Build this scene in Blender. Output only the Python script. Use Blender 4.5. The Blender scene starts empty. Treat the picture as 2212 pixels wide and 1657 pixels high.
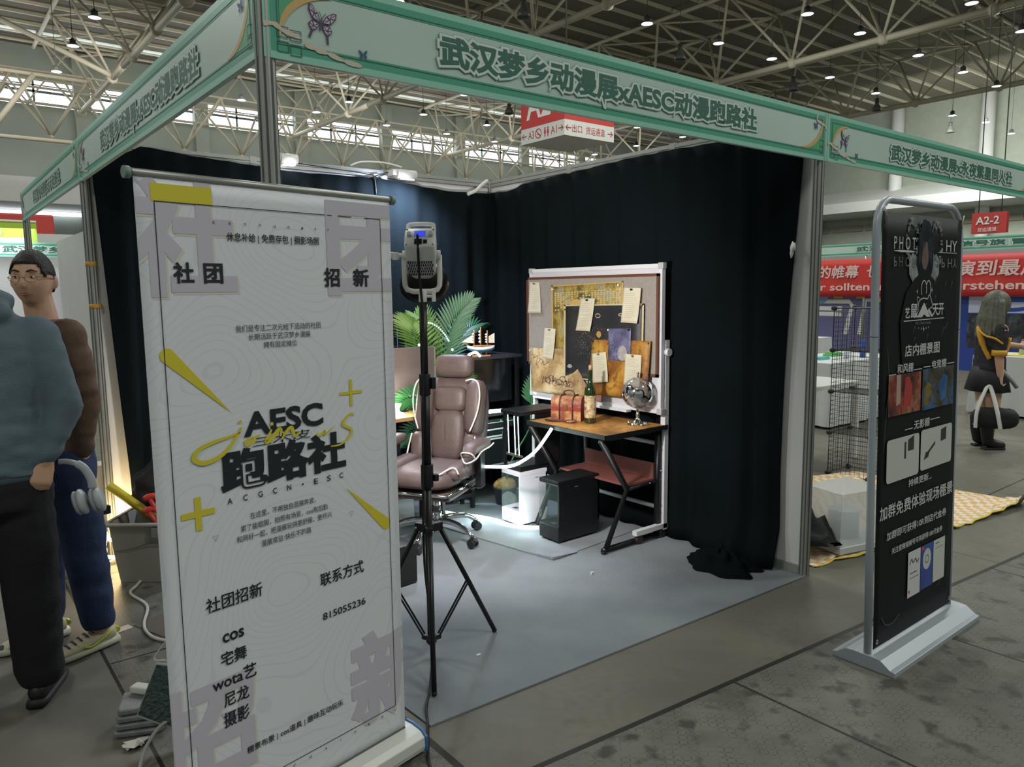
import bpy, bmesh, math, random
from mathutils import Vector as V3, Matrix as M4, noise as NZ
R=random.Random(7)
SC=bpy.context.scene; COL=SC.collection
pi=math.pi; sin=math.sin; cos=math.cos
def lin(h):
    if isinstance(h,(tuple,list)): return (*h[:3],1)
    c=[int(h[i:i+2],16)/255 for i in (0,2,4)]
    return (*[x/12.92 if x<=.04045 else ((x+.055)/1.055)**2.4 for x in c],1)
# ---------------- camera, world, exposure, big lights ----------------
cam=bpy.data.cameras.new('camera'); co=bpy.data.objects.new('camera',cam); COL.objects.link(co); SC.camera=co
cam.sensor_width=36; cam.lens=26.355; cam.clip_end=400
YAW,PIT,ROL=math.radians(51.64038),math.radians(-7.02471),math.radians(-.64798)
fw=V3((cos(PIT)*cos(YAW),cos(PIT)*sin(YAW),sin(PIT))); rt=V3((sin(YAW),-cos(YAW),0)); up=rt.cross(fw)
r2=rt*cos(ROL)+up*sin(ROL); u2=up*cos(ROL)-rt*sin(ROL)
m=M4((r2,u2,-fw)).transposed().to_4x4(); m.translation=(-.8122,-2.138,1.6008); co.matrix_world=m
SC.view_settings.view_transform='Standard'; SC.view_settings.look='None'; SC.view_settings.gamma=1
SC.view_settings.exposure=0; SC.view_settings.use_curve_mapping=False
wd=bpy.data.worlds.new('hall_air'); SC.world=wd; wd.use_nodes=True
bg=wd.node_tree.nodes['Background']; bg.inputs[0].default_value=(.80,.92,.90,1); bg.inputs[1].default_value=.27
def light(name,kind,loc,aim,power,col=(1,1,1),size=1.0,spot=None,blend=.5,sizey=None):
    d=bpy.data.lights.new(name,kind); d.energy=power; d.color=col
    if kind=='AREA':
        d.size=size
        if sizey: d.shape='RECTANGLE'; d.size_y=sizey
    else: d.shadow_soft_size=size
    if spot: d.spot_size=math.radians(spot); d.spot_blend=blend
    o=bpy.data.objects.new(name,d); COL.objects.link(o); o.location=loc
    if aim is not None: o.rotation_euler=(V3(aim)-V3(loc)).to_track_quat('-Z','Y').to_euler()
    return o
# rows of roof lamps that hang over and behind the viewer
for i,(x,y,p) in enumerate([(-8,-6,1),(-8,8,1),(4,-8,1),(12,-4,1),(4,9,1.1),(12,6,1),(20,-6,1),(26,6,1),(-6,20,1)]):
    light('roof_lamp_light','AREA',(x,y,10.5),(x,y,0),520*p,(.96,1,.93),3.0)
light('daylight','AREA',(14,43,11.9),(14,20,12.5),650,(.9,.97,1),60,sizey=1.3)
light('window_wall_wash','AREA',(14,33,10.3),(14,44,9.2),1250,(1,.98,.93),60,sizey=2)  # added wash to brighten the window wall, in place of its lamp row
light('end_wall_wash','AREA',(44,14,10.6),(52,14,4),2200,(.97,1,.95),14,sizey=3)  # added area light aimed sideways to lift the end wall, no fixture
# ---------------- materials ----------------
MATS={}
def mat(name,col,rough=.6,metal=0,var=None,bump=None,emit=None,alpha=None,trans=None,sheen=0,coat=0,spec=None):
    if name in MATS: return MATS[name]
    mt=bpy.data.materials.new(name); mt.use_nodes=True; nt=mt.node_tree; N=nt.nodes; Lk=nt.links
    b=N['Principled BSDF']; b.inputs['Base Color'].default_value=lin(col); b.inputs['Roughness'].default_value=rough
    b.inputs['Metallic'].default_value=metal
    if spec is not None: b.inputs['Specular IOR Level'].default_value=spec
    if sheen: b.inputs['Sheen Weight'].default_value=sheen; b.inputs['Sheen Roughness'].default_value=.4
    if coat: b.inputs['Coat Weight'].default_value=coat
    if emit: b.inputs['Emission Color'].default_value=lin(emit[0]); b.inputs['Emission Strength'].default_value=emit[1]
    if alpha is not None: b.inputs['Alpha'].default_value=alpha
    if trans: b.inputs['Transmission Weight'].default_value=trans; b.inputs['IOR'].default_value=1.2
    tc=N.new('ShaderNodeTexCoord')
    if var:
        n=N.new('ShaderNodeTexNoise'); n.inputs['Scale'].default_value=var[0]; n.inputs['Detail'].default_value=6
        rp=N.new('ShaderNodeMapRange'); rp.inputs[1].default_value=.35; rp.inputs[2].default_value=.65
        mx=N.new('ShaderNodeMix'); mx.data_type='RGBA'
        mx.inputs[6].default_value=lin(col); mx.inputs[7].default_value=lin(var[1])
        Lk.new(tc.outputs['Object'],n.inputs['Vector']); Lk.new(n.outputs[0],rp.inputs[0]); Lk.new(rp.outputs[0],mx.inputs[0]); Lk.new(mx.outputs[2],b.inputs['Base Color'])
    if bump:
        n=N.new('ShaderNodeTexNoise'); n.inputs['Scale'].default_value=bump[0]; n.inputs['Detail'].default_value=4
        bp=N.new('ShaderNodeBump'); bp.inputs['Strength'].default_value=bump[1]; bp.inputs['Distance'].default_value=.02
        Lk.new(tc.outputs['Object'],n.inputs['Vector']); Lk.new(n.outputs[0],bp.inputs['Height']); Lk.new(bp.outputs[0],b.inputs['Normal'])
    MATS[name]=mt; return mt
# ---------------- mesh builder ----------------
class MB:
    def __init__(s): s.v=[]; s.f=[]; s.mi=[]; s.sm=[]; s.k=0
    def add(s,vs,fs,smooth=False):
        o=len(s.v); s.v+=[tuple(v) for v in vs]; s.f+=[tuple(i+o for i in f) for f in fs]; s.mi+=[s.k]*len(fs); s.sm+=[smooth]*len(fs); return s
    def box(s,c,d,rz=0,M=None):
        x,y,z=[q/2 for q in d]; vs=[V3((a*x,b*y,e*z)) for e in(-1,1) for b in(-1,1) for a in(-1,1)]
        T=M if M is not None else M4.Rotation(rz,4,'Z'); vs=[T@v+V3(c) for v in vs]
        return s.add(vs,[(0,2,3,1),(4,5,7,6),(0,1,5,4),(2,6,7,3),(0,4,6,2),(1,3,7,5)])
    def b2(s,a,b): return s.box([(p+q)/2 for p,q in zip(a,b)],[abs(q-p) for p,q in zip(a,b)])
    def tube(s,pts,r,n=8,closed=False,cap=True,fl=1.0):
        P=[V3(p) for p in pts]; L=len(P); rs=r if isinstance(r,(list,tuple)) else [r]*L
        T=[((P[(i+1)%L] if closed or i<L-1 else P[i])-(P[i-1] if closed or i>0 else P[i])).normalized() for i in range(L)]
        a=T[0].orthogonal().normalized() if abs(T[0].z)>.98 else V3((0,0,1)).cross(T[0]).normalized(); vs=[];fs=[]
        for i in range(L):
            a=(a-T[i]*a.dot(T[i])).normalized(); b=T[i].cross(a)
            for j in range(n):
                t=2*pi*j/n; vs.append(P[i]+a*cos(t)*rs[i]+b*sin(t)*rs[i]*fl)
        for i in range(L if closed else L-1):
            for j in range(n):
                k=(i+1)%L; fs.append((i*n+j,i*n+(j+1)%n,k*n+(j+1)%n,k*n+j))
        s.add(vs,fs,True)
        if cap and not closed: o=len(s.v)-len(vs); s.f+=[tuple(range(o+n-1,o-1,-1)),tuple(range(o+(L-1)*n,o+L*n))]; s.mi+=[s.k]*2; s.sm+=[False]*2
        return s
    def cyl(s,p,q,r,r2=None,n=16,cap=True): return s.tube([p,q],[r,r if r2 is None else r2],n,cap=cap)
    def lathe(s,prof,c=(0,0,0),n=24,M=None):
        vs=[];fs=[];T=M or M4.Identity(3)
        for r,z in prof:
            for j in range(n): vs.append(T@V3((r*cos(2*pi*j/n),r*sin(2*pi*j/n),z))+V3(c))
        for i in range(len(prof)-1):
            for j in range(n): fs.append((i*n+j,i*n+(j+1)%n,(i+1)*n+(j+1)%n,(i+1)*n+j))
        return s.add(vs,fs,True)
    def ball(s,c,r,n=16,M=None,fn=None):
        rr=(r,r,r) if not isinstance(r,(tuple,list)) else r; vs=[];fs=[];h=n//2
        for i in range(h+1):
            for j in range(n):
                a=pi*i/h;t=2*pi*j/n; v=V3((sin(a)*cos(t),sin(a)*sin(t),cos(a)))
                v=fn(v) if fn else V3((v.x*rr[0],v.y*rr[1],v.z*rr[2]))
                vs.append((M@v if M is not None else v)+V3(c))
        for i in range(h):
            for j in range(n): fs.append((i*n+j,(i+1)*n+j,(i+1)*n+(j+1)%n,i*n+(j+1)%n))
        return s.add(vs,fs,True)
    def loft(s,rings,cap=True,smooth=True,closed=True):
        n=len(rings[0]); vs=[p for r in rings for p in r]; fs=[]
        for i in range(len(rings)-1):
            for j in range(n if closed else n-1): fs.append((i*n+j,i*n+(j+1)%n,(i+1)*n+(j+1)%n,(i+1)*n+j))
        if cap: fs+=[tuple(range(n-1,-1,-1)),tuple(range((len(rings)-1)*n,len(rings)*n))]
        return s.add(vs,fs,smooth)
    def prism(s,pts,vec):
        n=len(pts); P=[V3(p) for p in pts]; w=V3(vec)
        return s.add(P+[p+w for p in P],[tuple(range(n-1,-1,-1)),tuple(range(n,2*n))]+[(i,(i+1)%n,n+(i+1)%n,n+i) for i in range(n)])
    def grid(s,nx,ny,fn,smooth=True):
        vs=[fn(i/nx,j/ny) for j in range(ny+1) for i in range(nx+1)]; w=nx+1
        return s.add(vs,[(j*w+i,j*w+i+1,(j+1)*w+i+1,(j+1)*w+i) for j in range(ny) for i in range(nx)],smooth)
    def quad(s,a,b,c,d): return s.add([a,b,c,d],[(0,1,2,3)])
    def mirx(s):
        s.v+= [(-x,y,z) for x,y,z in s.v]; n=len(s.v)//2; s.f+=[tuple(i+n for i in reversed(f)) for f in s.f]; s.mi*=2; s.sm*=2; return s
WM={}
def wm(o): return WM.get(o.name,M4.Identity(4))
def thing(name,label,cat,loc=(0,0,0),rz=0,group=None,kind=None):
    o=bpy.data.objects.new(name,None); COL.objects.link(o); o.location=loc; o.rotation_euler=(0,0,rz); o.empty_display_size=.1
    WM[o.name]=M4.Translation(loc)@M4.Rotation(rz,4,'Z'); tag(o,label,cat,group,kind); return o
def tag(o,label=None,cat=None,group=None,kind=None):
    for k,v in (('label',label),('category',cat),('group',group),('kind',kind)):
        if v: o[k]=v
    return o
def obj(name,mb,m,par=None,w=False,bev=0,seg=2,sub=0,label=None,solid=0):
    """links one mesh; w=True: builder coordinates are world ones"""
    me=bpy.data.meshes.new(name)
    vs=mb.v
    if par is not None and w: I=wm(par).inverted(); vs=[I@V3(v) for v in vs]
    org=None
    if par is None and vs:
        xs,ys,zs=zip(*[tuple(v) for v in vs]); org=V3(((min(xs)+max(xs))/2,(min(ys)+max(ys))/2,min(zs))); vs=[V3(v)-org for v in vs]
    me.from_pydata([tuple(v) for v in vs],[],mb.f)
    ms=m if isinstance(m,(list,tuple)) else [m]
    for q in ms: me.materials.append(q)
    me.polygons.foreach_set('material_index',[min(i,len(ms)-1) for i in mb.mi]); me.polygons.foreach_set('use_smooth',mb.sm)
    o=bpy.data.objects.new(name,me); COL.objects.link(o)
    if org is not None: o.location=org; WM[o.name]=M4.Translation(org)
    if par is not None: o.parent=par; WM[o.name]=wm(par)
    if bev:
        d=o.modifiers.new('b','BEVEL'); d.width=bev; d.segments=seg; d.limit_method='ANGLE'; d.angle_limit=.6
    if solid: d=o.modifiers.new('s','SOLIDIFY'); d.thickness=solid; d.offset=0
    if sub: d=o.modifiers.new('u','SUBSURF'); d.levels=sub; d.render_levels=sub
    if label: o['label']=label
    return o
def one(name,mb,m,label,cat,group=None,kind=None,**k): return tag(obj(name,mb,m,**k),label,cat,group,kind)
def struct(name,mb,m,label=None,par=None,**k): return tag(obj(name,mb,m,par,w=par is not None,**k),label,None,None,'structure')
def fuse(mb,vox=.012,it=6):
    """one continuous skin out of overlapping limb forms"""
    me=bpy.data.meshes.new('t'); me.from_pydata(mb.v,[],mb.f); o=bpy.data.objects.new('t',me); COL.objects.link(o)
    d=o.modifiers.new('r','REMESH'); d.mode='VOXEL'; d.voxel_size=vox
    if it: d=o.modifiers.new('s','SMOOTH'); d.iterations=it; d.factor=.5
    bpy.context.view_layer.update(); e=o.evaluated_get(bpy.context.evaluated_depsgraph_get()); m2=e.to_mesh()
    out=MB(); out.add([v.co[:] for v in m2.vertices],[tuple(p.vertices) for p in m2.polygons],True); e.to_mesh_clear()
    bpy.data.objects.remove(o); bpy.data.meshes.remove(me); return out
def limb(mb,pts,rs,n=14):
    mb.tube(pts,rs,n)
    for p,r in zip(pts,rs): mb.ball(p,r,12)
    return mb
def copytree(o,par=None):
    c=o.copy(); COL.objects.link(c); c.parent=par
    for ch in list(o.children): copytree(ch,c)
    return c
# ---------------- lettering ----------------
def glyphs(body,bold=0,ol=0):
    """letter outlines; bold swells the strokes into a very low rounded relief"""
    cu=bpy.data.curves.new('t','FONT'); cu.body=body; cu.resolution_u=3; w=bold+ol
    if w: cu.bevel_depth=w; cu.bevel_resolution=1
    o=bpy.data.objects.new('t',cu); COL.objects.link(o); bpy.context.view_layer.update()
    me=bpy.data.meshes.new_from_object(o.evaluated_get(bpy.context.evaluated_depsgraph_get()))
    vs=[(v.co.x,v.co.y,v.co.z/w*.00015 if w else 0) for v in me.vertices]; fs=[tuple(p.vertices) for p in me.polygons]
    bpy.data.objects.remove(o); bpy.data.curves.remove(cu); bpy.data.meshes.remove(me); return vs,fs
class Fr:
    """a flat sheet in the place: corner, across, up; its front faces U x V"""
    def __init__(s,O,U,V): s.O=V3(O); s.U=V3(U).normalized(); s.V=V3(V).normalized(); s.N=s.U.cross(s.V)
    def p(s,u,v,d=.002): return s.O+s.U*u+s.V*v+s.N*d
    def poly(s,mb,pts,d=.002): return mb.add([s.p(*q,d) for q in pts],[tuple(range(len(pts)))])
    def line(s,mb,pts,w,d=.002,closed=False):
        L=len(pts); ws=w if isinstance(w,(list,tuple)) else [w]*L; P=[V3((*q,0)) for q in pts]; a=[];fs=[]
        for i in range(L):
            t=(P[(i+1)%L] if closed or i<L-1 else P[i])-(P[i-1] if closed or i>0 else P[i]); t.normalize(); n=V3((-t.y,t.x,0))*ws[i]/2
            a+= [s.p(*(P[i]+n)[:2],d),s.p(*(P[i]-n)[:2],d)]
        for i in range(L if closed else L-1): k=(i+1)%L; fs.append((2*i,2*i+1,2*k+1,2*k))
        return mb.add(a,fs)
    def disc(s,mb,u,v,r,d=.002,n=20,ry=None): return s.poly(mb,[(u+r*cos(2*pi*i/n),v+(ry or r)*sin(2*pi*i/n)) for i in range(n)],d)
    def ring(s,mb,u,v,r,w,d=.002,a0=0,a1=2*pi,n=24,ry=None): return s.line(mb,[(u+r*cos(a0+(a1-a0)*i/n),v+(ry or r)*sin(a0+(a1-a0)*i/n)) for i in range(n+1)],w,d)
def smooth_pts(P,k=6):
    out=[]
    for i in range(len(P)-1):
        p0,p1,p2,p3=[V3(P[max(0,min(len(P)-1,j))]).to_3d() if len(P[0])==3 else V3((*P[max(0,min(len(P)-1,j))],0)) for j in (i-1,i,i+1,i+2)]
        for t in range(k):
            t/=k; q=.5*((2*p1)+(p2-p0)*t+(2*p0-5*p1+4*p2-p3)*t*t+(3*p1-p0-3*p2+p3)*t**3); out.append(tuple(q)[:len(P[0])])
    out.append(tuple(P[-1])); return out
def text(par,fr,body,u,v,w,h,m,bold=0,d=.003,ol=None,clip=None,name='lettering',rot=0,flip=False,slant=0):
    vs,fs=glyphs(body,bold)
    if not vs: return
    x0,x1=min(p[0] for p in vs),max(p[0] for p in vs); y0,y1=min(p[1] for p in vs),max(p[1] for p in vs)
    if h is None: h=w*(y1-y0)/(x1-x0)
    def put(vs,fs,d,m,nm):
        q=[]
        for x,y,z in vs:
            a=(x-x0)/(x1-x0)*w-w/2; b=(y-y0)/(y1-y0)*h-h/2
            if flip: b=-b
            a+=b*slant
            if rot: a,b=a*cos(rot)-b*sin(rot),a*sin(rot)+b*cos(rot)
            q.append((u+a,v+b,z))
        if clip:
            bm=bmesh.new(); bv=[bm.verts.new(p) for p in q]
            for f in fs:
                try: bm.faces.new([bv[i] for i in f])
                except ValueError: pass
            for ax,lim,sg in ((0,clip[0],-1),(0,clip[2],1),(1,clip[1],-1),(1,clip[3],1)):
                no=V3((sg,0,0)) if ax==0 else V3((0,sg,0)); c=V3((lim,0,0)) if ax==0 else V3((0,lim,0))
                bmesh.ops.bisect_plane(bm,geom=bm.verts[:]+bm.edges[:]+bm.faces[:],plane_co=c,plane_no=no,clear_outer=True)
            bm.verts.index_update(); q=[v.co[:] for v in bm.verts]; fs=[tuple(v.index for v in f.verts) for f in bm.faces]; bm.free()
        mb=MB(); mb.add([fr.p(p[0],p[1],d+p[2]) for p in q],fs); return obj(nm,mb,m,par,w=True)
    if ol:
        for k,(width,mm) in enumerate(ol): g=glyphs(body,bold,width); put(*g,d-.0005*(k+1),mm,'lettering_outline')
    return put(vs,fs,d,m,name)
ordi=['first','second','third','fourth','fifth','sixth','seventh','eighth','ninth','tenth','eleventh','twelfth','thirteenth','fourteenth','fifteenth','sixteenth','seventeenth','eighteenth','nineteenth','twentieth','twenty-first','twenty-second','twenty-third','twenty-fourth','twenty-fifth','twenty-sixth','twenty-seventh','twenty-eighth','twenty-ninth','thirtieth','thirty-first','thirty-second']
# ================= THE HALL =================
def floor_mat():
    mt=bpy.data.materials.new('worn_concrete_and_plate'); mt.use_nodes=True; nt=mt.node_tree; N=nt.nodes; K=nt.links.new
    b=N['Principled BSDF']; tc=N.new('ShaderNodeTexCoord'); sx=N.new('ShaderNodeSeparateXYZ'); K(tc.outputs['Object'],sx.inputs[0])
    def mth(op,a,c=None,e=None):
        n=N.new('ShaderNodeMath'); n.operation=op
        for i,q in enumerate((a,c,e)):
            if q is None: continue
            if isinstance(q,(int,float)): n.inputs[i].default_value=q
            else: K(q,n.inputs[i])
        return n.outputs[0]
    def noise(sc,det=6,vec=None):
        n=N.new('ShaderNodeTexNoise'); n.inputs['Scale'].default_value=sc; n.inputs['Detail'].default_value=det; K(vec or tc.outputs['Object'],n.inputs['Vector']); return n.outputs[0]
    def mix(f,a,c):
        n=N.new('ShaderNodeMix'); n.data_type='RGBA'; K(f,n.inputs[0])
        for i,q in ((6,a),(7,c)):
            if isinstance(q,str): n.inputs[i].default_value=lin(q)
            else: K(q,n.inputs[i])
        return n.outputs[2]
    def rng(v,a,c):
        n=N.new('ShaderNodeMapRange'); n.inputs[1].default_value=a; n.inputs[2].default_value=c; K(v,n.inputs[0]); return n.outputs[0]
    X,Y=sx.outputs[0],sx.outputs[1]
    # trench-cover fields: in front of the booth, and beside it on the left
    edge=mth('ADD',mth('MULTIPLY',X,-.085),-.27)
    zoneF=mth('MULTIPLY',mth('LESS_THAN',Y,edge),mth('LESS_THAN',X,14.0))
    zoneL=mth('MULTIPLY',mth('MULTIPLY',mth('GREATER_THAN',X,-.27),mth('LESS_THAN',X,.50)),mth('GREATER_THAN',Y,-.26))
    zone=mth('MAXIMUM',zoneF,zoneL)
    # raised tread bars in two directions
    mp=N.new('ShaderNodeMapping'); mp.inputs['Rotation'].default_value=(0,0,.78); K(tc.outputs['Object'],mp.inputs[0])
    s2=N.new('ShaderNodeSeparateXYZ'); K(mp.outputs[0],s2.inputs[0])
    def bars(a,c,wa,wc):
        fa=mth('PINGPONG',mth('MULTIPLY',a,1/.030),.5); fc=mth('PINGPONG',mth('MULTIPLY',c,1/.030),.5)
        return mth('MULTIPLY',mth('LESS_THAN',fa,wa),mth('LESS_THAN',fc,wc))
    br=mth('MAXIMUM',bars(s2.outputs[0],s2.outputs[1],.10,.33),bars(mth('ADD',s2.outputs[0],.015),mth('ADD',s2.outputs[1],.015),.33,.10))
    br=mth('MULTIPLY',br,zone)
    big=noise(1.3,8); fine=noise(22,5); mid=noise(5.5,7)
    conc=mix(rng(big,.35,.68),'615e54','6f6c61'); conc=mix(rng(fine,.40,.75),conc,'65635a'); conc=mix(rng(mid,.6,.78),conc,'5b574d')
    plate=mix(rng(mid,.38,.62),'55544c','6d6c62'); plate=mix(rng(big,.42,.6),plate,'68675f'); plate=mix(rng(noise(9,8),.55,.66),plate,'403f39')
    plate=mix(mth('MULTIPLY',br,mth('MULTIPLY',rng(noise(14,3),.40,.6),.55)),plate,'3c3a35')
    col=mix(zone,conc,plate)
    # joints
    jx=mth('LESS_THAN',mth('PINGPONG',mth('ADD',X,.98-.55-.02),1.1/2+.0),.006)
    jF=mth('MULTIPLY',mth('LESS_THAN',mth('PINGPONG',mth('ADD',X,-1.69),.545),.006),zoneF)
    jR=mth('MULTIPLY',mth('LESS_THAN',mth('PINGPONG',mth('SUBTRACT',Y,edge),.68),.003),zoneF)
    jE=mth('LESS_THAN',mth('ABSOLUTE',mth('SUBTRACT',Y,edge)),.012)
    jE=mth('MULTIPLY',jE,mth('GREATER_THAN',X,.55))
    jL=mth('MULTIPLY',mth('LESS_THAN',mth('PINGPONG',mth('ADD',Y,-1.40),.6),.006),zoneL)
    jl=mth('LESS_THAN',mth('ABSOLUTE',mth('ADD',X,.28)),.007)
    jm=mth('LESS_THAN',mth('ABSOLUTE',mth('SUBTRACT',X,.505)),.014)
    jm=mth('MULTIPLY',jm,mth('LESS_THAN',Y,4))
    J=mth('MAXIMUM',mth('MAXIMUM',mth('MAXIMUM',jF,jE),mth('MAXIMUM',jL,jl)),mth('MAXIMUM',jm,jR))
    far=mth('LESS_THAN',mth('PINGPONG',mth('ADD',X,0),2.0),.008); J=mth('MAXIMUM',J,mth('MULTIPLY',far,mth('GREATER_THAN',X,4)))
    fr2=mth('MULTIPLY',mth('LESS_THAN',mth('PINGPONG',Y,1.5),.007),mth('GREATER_THAN',X,4.5)); J=mth('MAXIMUM',J,fr2)
    col=mix(J,col,'24231d'); K(col,b.inputs['Base Color'])
    b.inputs['Specular IOR Level'].default_value=.35
    ro=N.new('ShaderNodeMapRange'); ro.inputs[3].default_value=.42; ro.inputs[4].default_value=.75; K(mid,ro.inputs[0]); K(ro.outputs[0],b.inputs['Roughness'])
    bp=N.new('ShaderNodeBump'); bp.inputs['Strength'].default_value=.5; bp.inputs['Distance'].default_value=.004
    K(mth('SUBTRACT',mth('ADD',br,mth('MULTIPLY',fine,.35)),mth('MULTIPLY',J,2)),bp.inputs['Height']); K(bp.outputs[0],b.inputs['Normal']); return mt
fl=MB(); fl.b2((-30,-30,-.1),(60,50,0)); f=struct('floor',fl,floor_mat(),'grey concrete hall floor with steel tread plate trench covers')
for v in f.data.vertices: v.co+=f.location
f.location=(0,0,0)
WALL=mat('wall_panel_grey','a9b1a8',.8,var=(.4,'a0a9a1')); WH=mat('white_metal','d4d6d2',.5)
STEEL=mat('roof_steel','c6bea8',.55); ROOF=mat('roof_deck','757062',.85,var=(.6,'6b6659')); ROOFW=mat('roof_deck_light','b5b2a4',.8)
DAY=mat('daylight_pane','ffffff',.4,emit=('f2f8ff',3.2)); SKYL=mat('skylight_sheet','e8efe8',.5,emit=('e8f4f0',.4))
# window wall: solid below, one pane strip per bay between pilasters, solid above
YW=44
w=MB(); w.b2((-30,YW,0),(60,YW+.3,11.3)); w.b2((-30,YW,12.62),(60,YW+.3,15)); WB_=struct('wall_back',w,WALL,'long grey hall wall under a band of bright high windows')
xs=[-29,-23,-17,-11,-5,1,7,13,19,25,31,37,43,49,55]
for x in xs:
    p=MB(); p.b2((x-.38,YW-.35,0),(x+.38,YW-.01,14)); obj('pilaster',p,WALL,WB_,w=True)
FRM=mat('window_frame_dark','6f7a76',.6)
for i in range(len(xs)-1):
    a,b=xs[i]+.38,xs[i+1]-.38
    g=MB(); g.b2((a,YW+.12,11.3),(b,YW+.16,12.62)); wo=struct('window_%d'%(i+1),g,DAY,'bright high window bay between wall pilasters')
    q=MB(); q.b2((a,YW+.02,11.93),(b,YW+.1,12.05)); q.b2((a,YW+.02,12.28),(b,YW+.1,12.33))
    for k in (1,2): q.b2((a+(b-a)*k/3-.05,YW+.02,11.3),(a+(b-a)*k/3+.05,YW+.1,12.62))
    obj('window_frame',q,FRM,wo,w=True)
# right-hand end wall with round columns, canopy and vents
XW=55
w=MB(); w.b2((XW,-30,0),(XW+.3,YW,15)); WR_=struct('wall_right',w,mat('wall_cladding','9aa093',.8,var=(3,'939a8d')),'tall pale ribbed end wall of the hall')
for y in (17.9,23.6,29.5,12,6,0):
    p=MB(); p.cyl((XW-.6,y,0),(XW-.6,y,15),.42,n=20); struct('column',p,WH,'white round column against the end wall')
c=MB(); c.prism([(XW,-20,8.7),(XW,-20,6.7),(XW-3,-20,6.9),(XW-3,-20,7.6)],(0,YW+20,0)); c.prism([(-30,YW,7.6),(-30,YW,6.0),(-30,YW-3,6.1),(-30,YW-3,7.3)],(XW+27,0,0))
struct('trim_1',c,WH,'white canopy running along the hall walls')
for k in range(8):
    y=10.5+k*2.6
    v=MB(); v.b2((XW-.1,y,5.75),(XW,y+2.3,6.15)); obj('vent',v,mat('vent_grille','8b8877',.7),WR_,w=True)
s=MB(); s.b2((-12,YW-.3,5.75),(7,YW-.25,5.95)); struct('window_15',s,DAY,'bright glazed strip under the far canopy')
# roof: deck, purlins, light strips
r=MB(); r.b2((-30,-30,14.2),(60,YW+.3,14.4)); CE_=struct('ceiling',r,ROOF,'ribbed steel roof deck of the hall')
pu=MB()
for k in range(50):
    y=-28+k*1.45
    if y<YW: pu.b2((-30,y-.06,14.07),(60,y+.06,14.2))
obj('purlin_slats',pu,STEEL,CE_,w=True)
for k,y in enumerate((26.2,41.6)):
    q=MB()
    for j in range(12):
        x=-10+j*3.75
        q.b2((x+.15,y-.28,14.12),(x+3.6,y+.28,14.19))
    if y>30: struct('window_%d'%(15+k),q,SKYL,'row of pale skylight sheets in the roof near the far windows')
# space trusses: one object each
def truss(x,lab):
    y0,n,st,zb,zt,h=-11,15,3.8,11.0,13.75,1.9; T=thing('roof_truss',lab,'roof truss',(x,16,zb),0,'long roof trusses')
    t=MB(); t.cyl((x,y0,zb),(x,y0+n*st-3,zb),.13,n=8); obj('bottom_chord',t,STEEL,T,w=True)
    for s in (-1,1): t=MB(); t.cyl((x+s*h,y0,zt+.1),(x+s*h,y0+n*st-3,zt+.1),.09,n=6); obj('top_chord',t,STEEL,T,w=True)
    t=MB()
    for i in range(n):
        y=y0+i*st+.7; t.ball((x,y,zb),.23,8)
        for s in (-1,1):
            for e in (-1,1): t.cyl((x,y,zb),(x+s*h,y+e*st/2,zt+.1),.058,n=6)
        t.cyl((x-h,y+st/2,zt),(x+h,y+st/2,zt),.055,n=6)
        t.cyl((x-h,y+st/2,zt),(x+h,y-st/2,zt),.045,n=6)
    obj('web_lattice',t,STEEL,T,w=True)
for i,x in enumerate((6.8,18,29,40.6)):
    truss(x,'long tubular steel roof truss, %s from the left in the picture'%ordi[i])
def cross(y,x0,x1,zb,zt,st,lab,bot=True):
    T=thing('cross_truss',lab,'roof truss',((x0+x1)/2,y,zb)); t=MB(); n=int((x1-x0)/st)
    for zz in ([zb,zt] if bot else [zt]): q=MB(); q.cyl((x0,y,zz),(x1,y,zz),.07,n=6); obj('chord',q,STEEL,T,w=True)
    if not bot:
        for e in (-1.6,1.6): q=MB(); q.cyl((x0,y+e,zt),(x1,y+e,zt),.06,n=6); obj('chord',q,STEEL,T,w=True)
    for i in range(n):
        a=x0+i*st
        if not bot:
            for sx in (-1,1):
                for sy in (-1,1): t.cyl((a,y,zb),(a+sx*st/2,y+sy*1.6,zt),.062,n=6)
            t.ball((a,y,zb),.12,8)
        else:
            t.cyl((a,y,zb),(a+st/2,y,zt),.045,n=6); t.cyl((a+st/2,y,zt),(a+st,y,zb),.045,n=6); t.ball((a,y,zb),.12,8); t.ball((a+st/2,y,zt),.14,8)
    obj('web_lattice',t,STEEL,T,w=True)
cross(40.3,-25,54,9.15,11.7,3.0,'row of hanging V shaped steel struts in front of the bright high windows',False)
cross(42.6,-25,54,11.1,14.0,4.2,'zigzag steel lattice close against the bright window wall')
cross(12.2,-4.5,52,12.9,13.8,2.83,'shallow cross lattice joining the long roof trusses nearest above the front fascia')
cross(27.4,-4.5,52,12.9,13.8,2.83,'shallow cross lattice joining the long roof trusses further back toward the windows')
T=thing('brace_frame','crossing diagonal steel tubes with round nodes at the upper left of the roof','roof truss',(2,30,8.3)); b=MB()
for a,c in (((6.8,24,11),(2,20,13.9)),((6.8,24,11),(2,28,13.9)),((2,20,13.9),(-2,31,11)),((-2,31,11),(2,38,13.9)),((2,38,13.9),(6.8,35,11)),((-2,31,11),(-6,24,13.9)),((2.2,36.5,8.3),(.4,36.5,11)),((2.2,36.5,8.3),(4,36.5,11)),((-1.2,36.5,8.3),(.4,36.5,11)),((-1.2,36.5,8.3),(-3,36.5,11))): b.cyl(a,c,.11,n=8)
for q in ((2.2,36.5,8.3),(-1.2,36.5,8.3),(6.8,24,11)): b.ball(q,.3,10)
obj('brace_lattice',b,STEEL,T,w=True)
for z in (8.3,11): b=MB(); b.cyl((-8,36.5,z),(6,36.5,z),.085,n=8); obj('chord',b,STEEL,T,w=True)
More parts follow.
